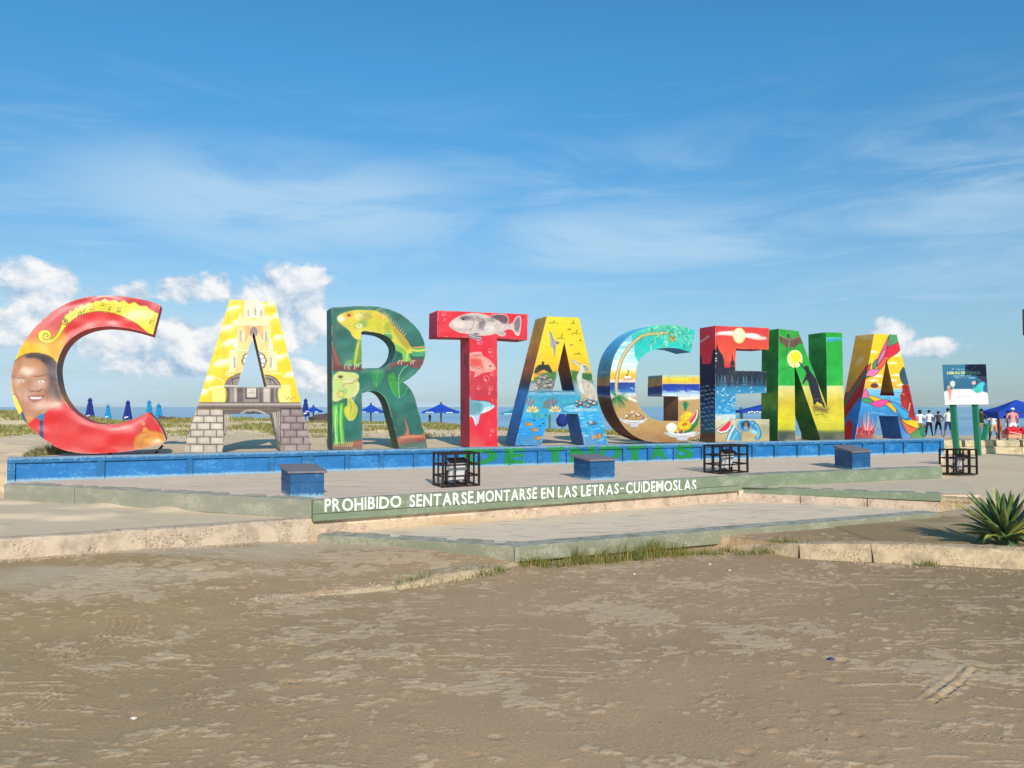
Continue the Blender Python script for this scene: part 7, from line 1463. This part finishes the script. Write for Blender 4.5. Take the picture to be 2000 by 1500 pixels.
for (px, y0, y1, Yd, w_, mt, lb) in [(1073.5, 806, 846, 40, .10, M_post, 'thin green post under the pale teal umbrella'), (1447, 797, 829, 42, .12, M_post, 'green post under the blue tent seen through the E'), (839.5, 812, 822, 44, .12, M_poled, 'short dark stump on the dune left of the T')]:
    t_ = on_y(px, y0, Yd); b_ = on_y(px, y1, Yd); zg = min(b_[2], float(gz(np.array([t_[0]]), np.array([Yd]))[0])) - .1
    root = empty('wooden_post', (t_[0], Yd, zg), lb, 'post'); MB().tube([(t_[0], Yd, zg), (t_[0], Yd, t_[2])], w_ / 2 * 1.2, 10).build('shaft', mt, root); MB().tube([(t_[0], Yd, t_[2]), (t_[0], Yd, t_[2] + .05)], [w_ * .7, w_ * .4], 10).build('cap', mt, root)

# ------------------------------------------------------------------ low sea wall at right, with stones
sw = empty('sea_wall', (13, 22.9, ZM), 'low weathered stone wall between the sand and the beach at the right', 'wall')
xs = [11.6, 12.7, 13.45, 14.4, 15.2, 16.3, 18.2, 20.5]
for k in range(len(xs) - 1):
    ya = 22.9 + (xs[k] - 13) * .02; yb = 22.9 + (xs[k + 1] - 13) * .02
    rough_wall('stone', [(xs[k] + .01, ya), (xs[k + 1] - .01, yb)], ZM + .20, ZM - .1, .3, M_wallstone, sw, .02, step=.08, amp=.05)
    rough_wall('stone', [(xs[k] + .06, ya + .03), (xs[k + 1] - .05, yb + .03)], ZM + .40, ZM + .21, .28, M_wallstone, sw, .01, step=.08, amp=.05)
n = 2600; gxp = rng.uniform(12.6, 21, n); gyp = rng.uniform(23.3, 25.0, n); o = blades('wall_grass', np.stack([gxp, gyp, np.full(n, .38) + rng.uniform(-.1, .05, n)], 1), rng.uniform(.05, .14, n), rng.uniform(.01, .02, n), M_grass, 1.0); tag(o, kind='stuff', label='thin grass along the top of the low sea wall', cat='grass')
bank = prism('sand_bank', [(11.6, 23.15), (21, 23.35), (21, 25.0), (11.6, 24.8)], -.2, .52, M_sand); colattr(bank, np.tile(warm * .8, (8, 1))); tag(bank, kind='structure')

# ------------------------------------------------------------------ bathers on the beach
M_skin = paintmat('skin', (150, 100, 76), .06, .6, dirt_amt=0, bstr=0); M_hair = paintmat('dark_hair', (24, 20, 20), .1, .6, dirt_amt=0)
def cloth(n_, rgb): return paintmat(n_, rgb, .1, .8, 10, dirt_amt=0, bstr=.1)
def person(px, yfeet, yhead, Yd, shirt, shorts, label, face=0.0, arms='down', short_z=.50, sleeve=.55, skin=None, hat=None, lean=0.0, hairlen=0.0, width=1.0, stance=.10, bag=None):
    f_ = on_y(px, yfeet, Yd); h_ = on_y(px, yhead, Yd); H = h_[2] - f_[2]; s = H / 1.70; root = empty('person', tuple(f_), label, 'person')
    J = {}; E = []
    def j(n_, x, y, z, r_): J[n_] = (x, y, z, r_)
    j('pel', 0, 0, .95, .135); j('wai', 0, lean * .3, 1.08, .118); j('che', 0, lean * .7, 1.28, .140); j('sho', 0, lean, 1.42, .095); j('nek', 0, lean * 1.1, 1.49, .055); j('hd0', 0, lean * 1.2 - .0, 1.57, .082); j('hd1', 0, lean * 1.25, 1.64, .085)
    E += [('pel', 'wai'), ('wai', 'che'), ('che', 'sho'), ('sho', 'nek'), ('nek', 'hd0'), ('hd0', 'hd1')]
    for sd_, sg_ in (('l', -1), ('r', 1)):
        j(sd_ + 'hip', sg_ * .09, 0, .90, .105); j(sd_ + 'kne', sg_ * (.10 + stance * .5), .02 * sg_, .50, .062); j(sd_ + 'ank', sg_ * (.10 + stance), -.01, .10, .040); j(sd_ + 'toe', sg_ * (.11 + stance), .12, .03, .036)
        E += [('pel', sd_ + 'hip'), (sd_ + 'hip', sd_ + 'kne'), (sd_ + 'kne', sd_ + 'ank'), (sd_ + 'ank', sd_ + 'toe')]
        j(sd_ + 'shl', sg_ * .175, lean, 1.39, .062)
        if arms == 'down': e_, w_ = (sg_ * .22, lean + .02, 1.13), (sg_ * .235, lean + .06, .90)
        elif arms == 'hips': e_, w_ = (sg_ * .36, lean, 1.16), (sg_ * .22, lean + .08, 1.04)
        elif arms == 'front': e_, w_ = (sg_ * .24, lean + .08, 1.16), (sg_ * .10, lean + .26, 1.20)
        elif arms == 'up': e_, w_ = (sg_ * .24, lean + .14, 1.22), (sg_ * .09, lean + .22, 1.46)
        else: e_, w_ = ((sg_ * .30, lean + .05, 1.18), (sg_ * .36 + .12, lean + .10, 1.04))
        j(sd_ + 'elb', *e_, .043); j(sd_ + 'wri', *w_, .030); d_ = (np.array(w_) - np.array(e_)); d_ = d_ / np.linalg.norm(d_); hn = np.array(w_) + d_ * .10; j(sd_ + 'han', *hn, .034)
        E += [('sho', sd_ + 'shl'), (sd_ + 'shl', sd_ + 'elb'), (sd_ + 'elb', sd_ + 'wri'), (sd_ + 'wri', sd_ + 'han')]
    names = list(J); me = bpy.data.meshes.new('body'); cf, sf_ = math.cos(face), math.sin(face)
    me.from_pydata([((J[n_][0] * cf - J[n_][1] * sf_) * s * width, (J[n_][0] * sf_ + J[n_][1] * cf) * s, J[n_][2] * s) for n_ in names], [(names.index(a), names.index(b)) for a, b in E], [])
    ob = bpy.data.objects.new('body', me); COL.objects.link(ob); md = ob.modifiers.new('s', 'SKIN'); sk = me.skin_vertices[0].data
    for i, n_ in enumerate(names): r_ = J[n_][3] * s; sk[i].radius = (r_, r_ * (.82 if n_ in ('che', 'wai', 'pel', 'sho') else 1)) if n_ not in ('che',) else (r_ * 1.12, r_ * .8)
    sk[0].use_root = True; ob.modifiers.new('u', 'SUBSURF').levels = 1
    dg = bpy.context.evaluated_depsgraph_get(); m2 = bpy.data.meshes.new_from_object(ob.evaluated_get(dg)); m2.name = 'body'; bpy.data.objects.remove(ob)
    m2.materials.clear()
    for m_ in (skin or M_skin, shirt, shorts, M_hair): m2.materials.append(m_)
    for p in m2.polygons:
        c_ = p.center / s; x = (c_.x * cf + c_.y * sf_) / width; y = -c_.x * sf_ + c_.y * cf; z = c_.z; mi = 0
        if z > 1.56 and y < lean * 1.2 + .035 or z > 1.66: mi = 3
        elif z > .93 and z < 1.47 and (abs(x) < .19 or (z > 1.46 - sleeve * .45)): mi = 1
        elif z <= .93 and z > short_z and abs(x) < .21: mi = 2
        elif z <= .93 and z > short_z and abs(x) < .19 + stance: mi = 2
        p.material_index = mi
    m2.shade_smooth(); b = bpy.data.objects.new('body', m2); COL.objects.link(b); b.parent = root
    hb = MB(); hc = np.array([f_[0], f_[1] , f_[2] + 1.63 * s]); off_ = np.array([-(lean * 1.22 - .02) * sf_, (lean * 1.22 - .02) * cf, 0]) * s
    hpts = [hc + off_ + np.array([0, 0, .095]) * s, hc + off_ + np.array([0, 0, .05]) * s, hc + off_ + np.array([0, 0, -.02]) * s] + ([hc + off_ + np.array([0, 0, -.09 - hairlen]) * s] if hairlen else [])
    hb.tube(hpts, [.03 * s, .095 * s, .098 * s] + ([.075 * s] if hairlen else []), 12).build('hair' if hat is None else 'cap', hat or M_hair, root, smooth=True)
    if bag: q = np.array(f_) + np.array([.20, -.10, .95]) * s; MB().box(q, (.09 * s, 0, 0), (0, .05 * s, 0), (0, 0, .19 * s)).build('shoulder_bag', bag, root, bevel=.02)
    return root
W_ = cloth('white_cloth', (226, 224, 224)); BK = cloth('black_cloth', (26, 24, 30)); OL = cloth('olive_cloth', (112, 120, 50)); PU = cloth('dark_plum_cloth', (70, 52, 66)); JN = cloth('denim', (44, 56, 96)); PK = cloth('pink_cloth', (236, 150, 150)); OG = cloth('orange_skin_cloth', (190, 104, 66)); TN = cloth('tan_cloth', (206, 156, 110)); DG = cloth('dark_green_cloth', (46, 52, 36)); CR = cloth('cream_cloth', (226, 220, 204)); NV = cloth('navy_cloth', (40, 38, 80))
person(1797, 858, 801, 45, W_, OL, 'person in white top and olive trousers beside the last A, hair to the shoulders', 0, 'front', .12, hairlen=.06, width=1.15)
person(1806.5, 852, 829, 47, NV, NV, 'small child in dark blue between two bathers', 0, 'down', .3)
person(1815, 853, 801.5, 45, W_, BK, 'person in white shirt and black trousers facing the sea', 0, 'hips', .12, width=1.05)
person(1833, 852, 803.5, 45, PU, BK, 'person in dark plum shirt and black shorts, elbow out', 0, 'hips', .42, width=1.2)
person(1852, 855, 798, 44, CR, JN, 'person in pale striped shirt and blue jeans with a cream bag', 0, 'front', .45, bag=cloth('bag_cream', (226, 214, 190)), stance=.14)
person(1917, 861, 799, 38, DG, TN, 'person in dark green vest just right of the board post, arms forward', -.8, 'front', .55, lean=.06)
person(1941, 858, 806, 42, W_, TN, 'person in white shirt and tan shorts under the blue tent', .2, 'front', .45, lean=.06, width=1.25, stance=.12)
person(1953, 857, 806, 42.8, OG, OG, 'person in orange clothes close behind the one in white', .2, 'front', .4, lean=.05)
person(1978, 862, 797, 38, PK, W_, 'person in pink shirt, white shorts and white cap under the large tent', 0, 'down', .55, hat=W_, width=1.3)

# red coolers, green bin and leaning green post
M_red = paintmat('red_plastic', (206, 26, 34), .1, .35, dirt_amt=.05, spec=.6); M_cream = paintmat('cream_plastic', (214, 150, 120), .1, .5)
def cooler(px, y0, y1, Yd, wpx, label):
    b_ = on_y(px, y1, Yd); t_ = on_y(px, y0, Yd); w_ = wpx / F * Yd / 2; H = t_[2] - b_[2]; root = empty('cooler', tuple(b_), label, 'cooler', 'red coolers on the beach')
    MB().box((b_[0], Yd, b_[2] + H * .22), (w_, 0, 0), (0, .22, 0), (0, 0, H * .22)).build('base', M_cream, root, bevel=.02); MB().box((b_[0], Yd, b_[2] + H * .66), (w_ * 1.03, 0, 0), (0, .24, 0), (0, 0, H * .20)).build('body', M_red, root, bevel=.03)
    MB().tube([(b_[0] - w_ * .8, Yd, b_[2] + H * .87), (b_[0] - w_ * .5, Yd, b_[2] + H), (b_[0] + w_ * .5, Yd, b_[2] + H), (b_[0] + w_ * .8, Yd, b_[2] + H * .87)], .12, 10).build('lid', M_red, root); MB().bar((b_[0] - w_ * .9, Yd - .25, b_[2] + H * .7), (b_[0] + w_ * .9, Yd - .25, b_[2] + H * .45), .02).build('strap', M_wprint, root)
cooler(1977.5, 838, 856, 37, 27, 'red cooler in front of the person in pink'); cooler(2003, 838, 856, 37, 20, 'red cooler cut by the right edge of the picture')
b_ = on_y(1797, 857, 40); bn = empty('green_bin', tuple(b_), 'green bin behind the right foot of the last A', 'bin')
MB().tube([(b_[0], 40, b_[2] - .1), (b_[0], 40, b_[2] + .55)], [.20, .25], 12).build('drum', M_post, bn); MB().tube([(b_[0], 40, b_[2] + .55), (b_[0], 40, b_[2] + .60)], [.27, .27], 12).build('rim', M_post, bn)
a_ = on_y(1917.5, 862, 30); t_ = on_y(1927.5, 829, 30.3); gp = empty('leaning_post', tuple(a_), 'short leaning green post to the right of the notice board', 'post'); MB().bar(a_ - [0, 0, .25], t_, .16).build('shaft', M_post, gp); MB().bar(t_ + [-.12, 0, .0], t_ + [.12, 0, .03], .2, .04).build('cap', M_post, gp)

# lamp post just outside the right edge whose hanging banner reaches into view; its shadow falls on the sea wall
lp = empty('lamp_post', (14.75, 20.2, ZM), 'dark banner hanging from a lamp post at the very right edge', 'lamp post'); M_dark = paintmat('dark_metal', (34, 38, 44), .2, .5)
MB().tube([(14.9, 20.2, ZM - .1), (14.9, 20.2, 3), (14.9, 20.2, 6.2)], [.16, .12, .08], 12).build('pole', M_dark, lp); MB().bar((14.9, 20.2, 5.0), (13.55, 20.2, 5.0), .05).build('arm', M_dark, lp)
tb = on_y(1997.6, 604, 20.2); bb_ = on_y(1997.6, 655, 20.2); MB().box8([(tb[0], 20.18, bb_[2]), (tb[0] + .8, 20.18, bb_[2]), (tb[0] + .8, 20.22, bb_[2]), (tb[0], 20.22, bb_[2]), (tb[0], 20.18, tb[2]), (tb[0] + .8, 20.18, tb[2]), (tb[0] + .8, 20.22, tb[2]), (tb[0], 20.22, tb[2])]).build('banner', M_dark, lp)

# ------------------------------------------------------------------ litter and pebbles on the sand
def lit(name, px, py, z, r_, mt, label, cat): q = on_z(px, py, z); q[2] = float(gz(np.array([q[0]]), np.array([q[1]]))[0]) + r_ * .3; return rock(name, tuple(q), r_, r_ * .7, r_ * .45, px, mt, None, label, cat)
M_shell = paintmat('shell_white', (226, 214, 196), .1, dirt_amt=.1); M_cap = paintmat('blue_plastic', (40, 60, 120), .1, .4, dirt_amt=0)
lit('bottle_cap', 1624, 1293, ZF, .022, M_cap, 'small crushed blue plastic cap on the sand at the right', 'bottle cap'); lit('shell', 261, 1399, ZF, .018, M_shell, 'round white shell on the sand at lower left', 'shell')
for (x, y) in [(1239, 1122), (1386, 1105), (1425, 1117)]: lit('shell', x, y, ZF, .016, M_shell, {1239: 'white shell fragment on the sand, leftmost of the three below the weeds', 1386: 'white shell fragment on the sand, middle one of three below the weeds', 1425: 'white shell fragment on the sand, rightmost of the three below the weeds'}[x], 'shell')['group'] = 'white shell fragments'
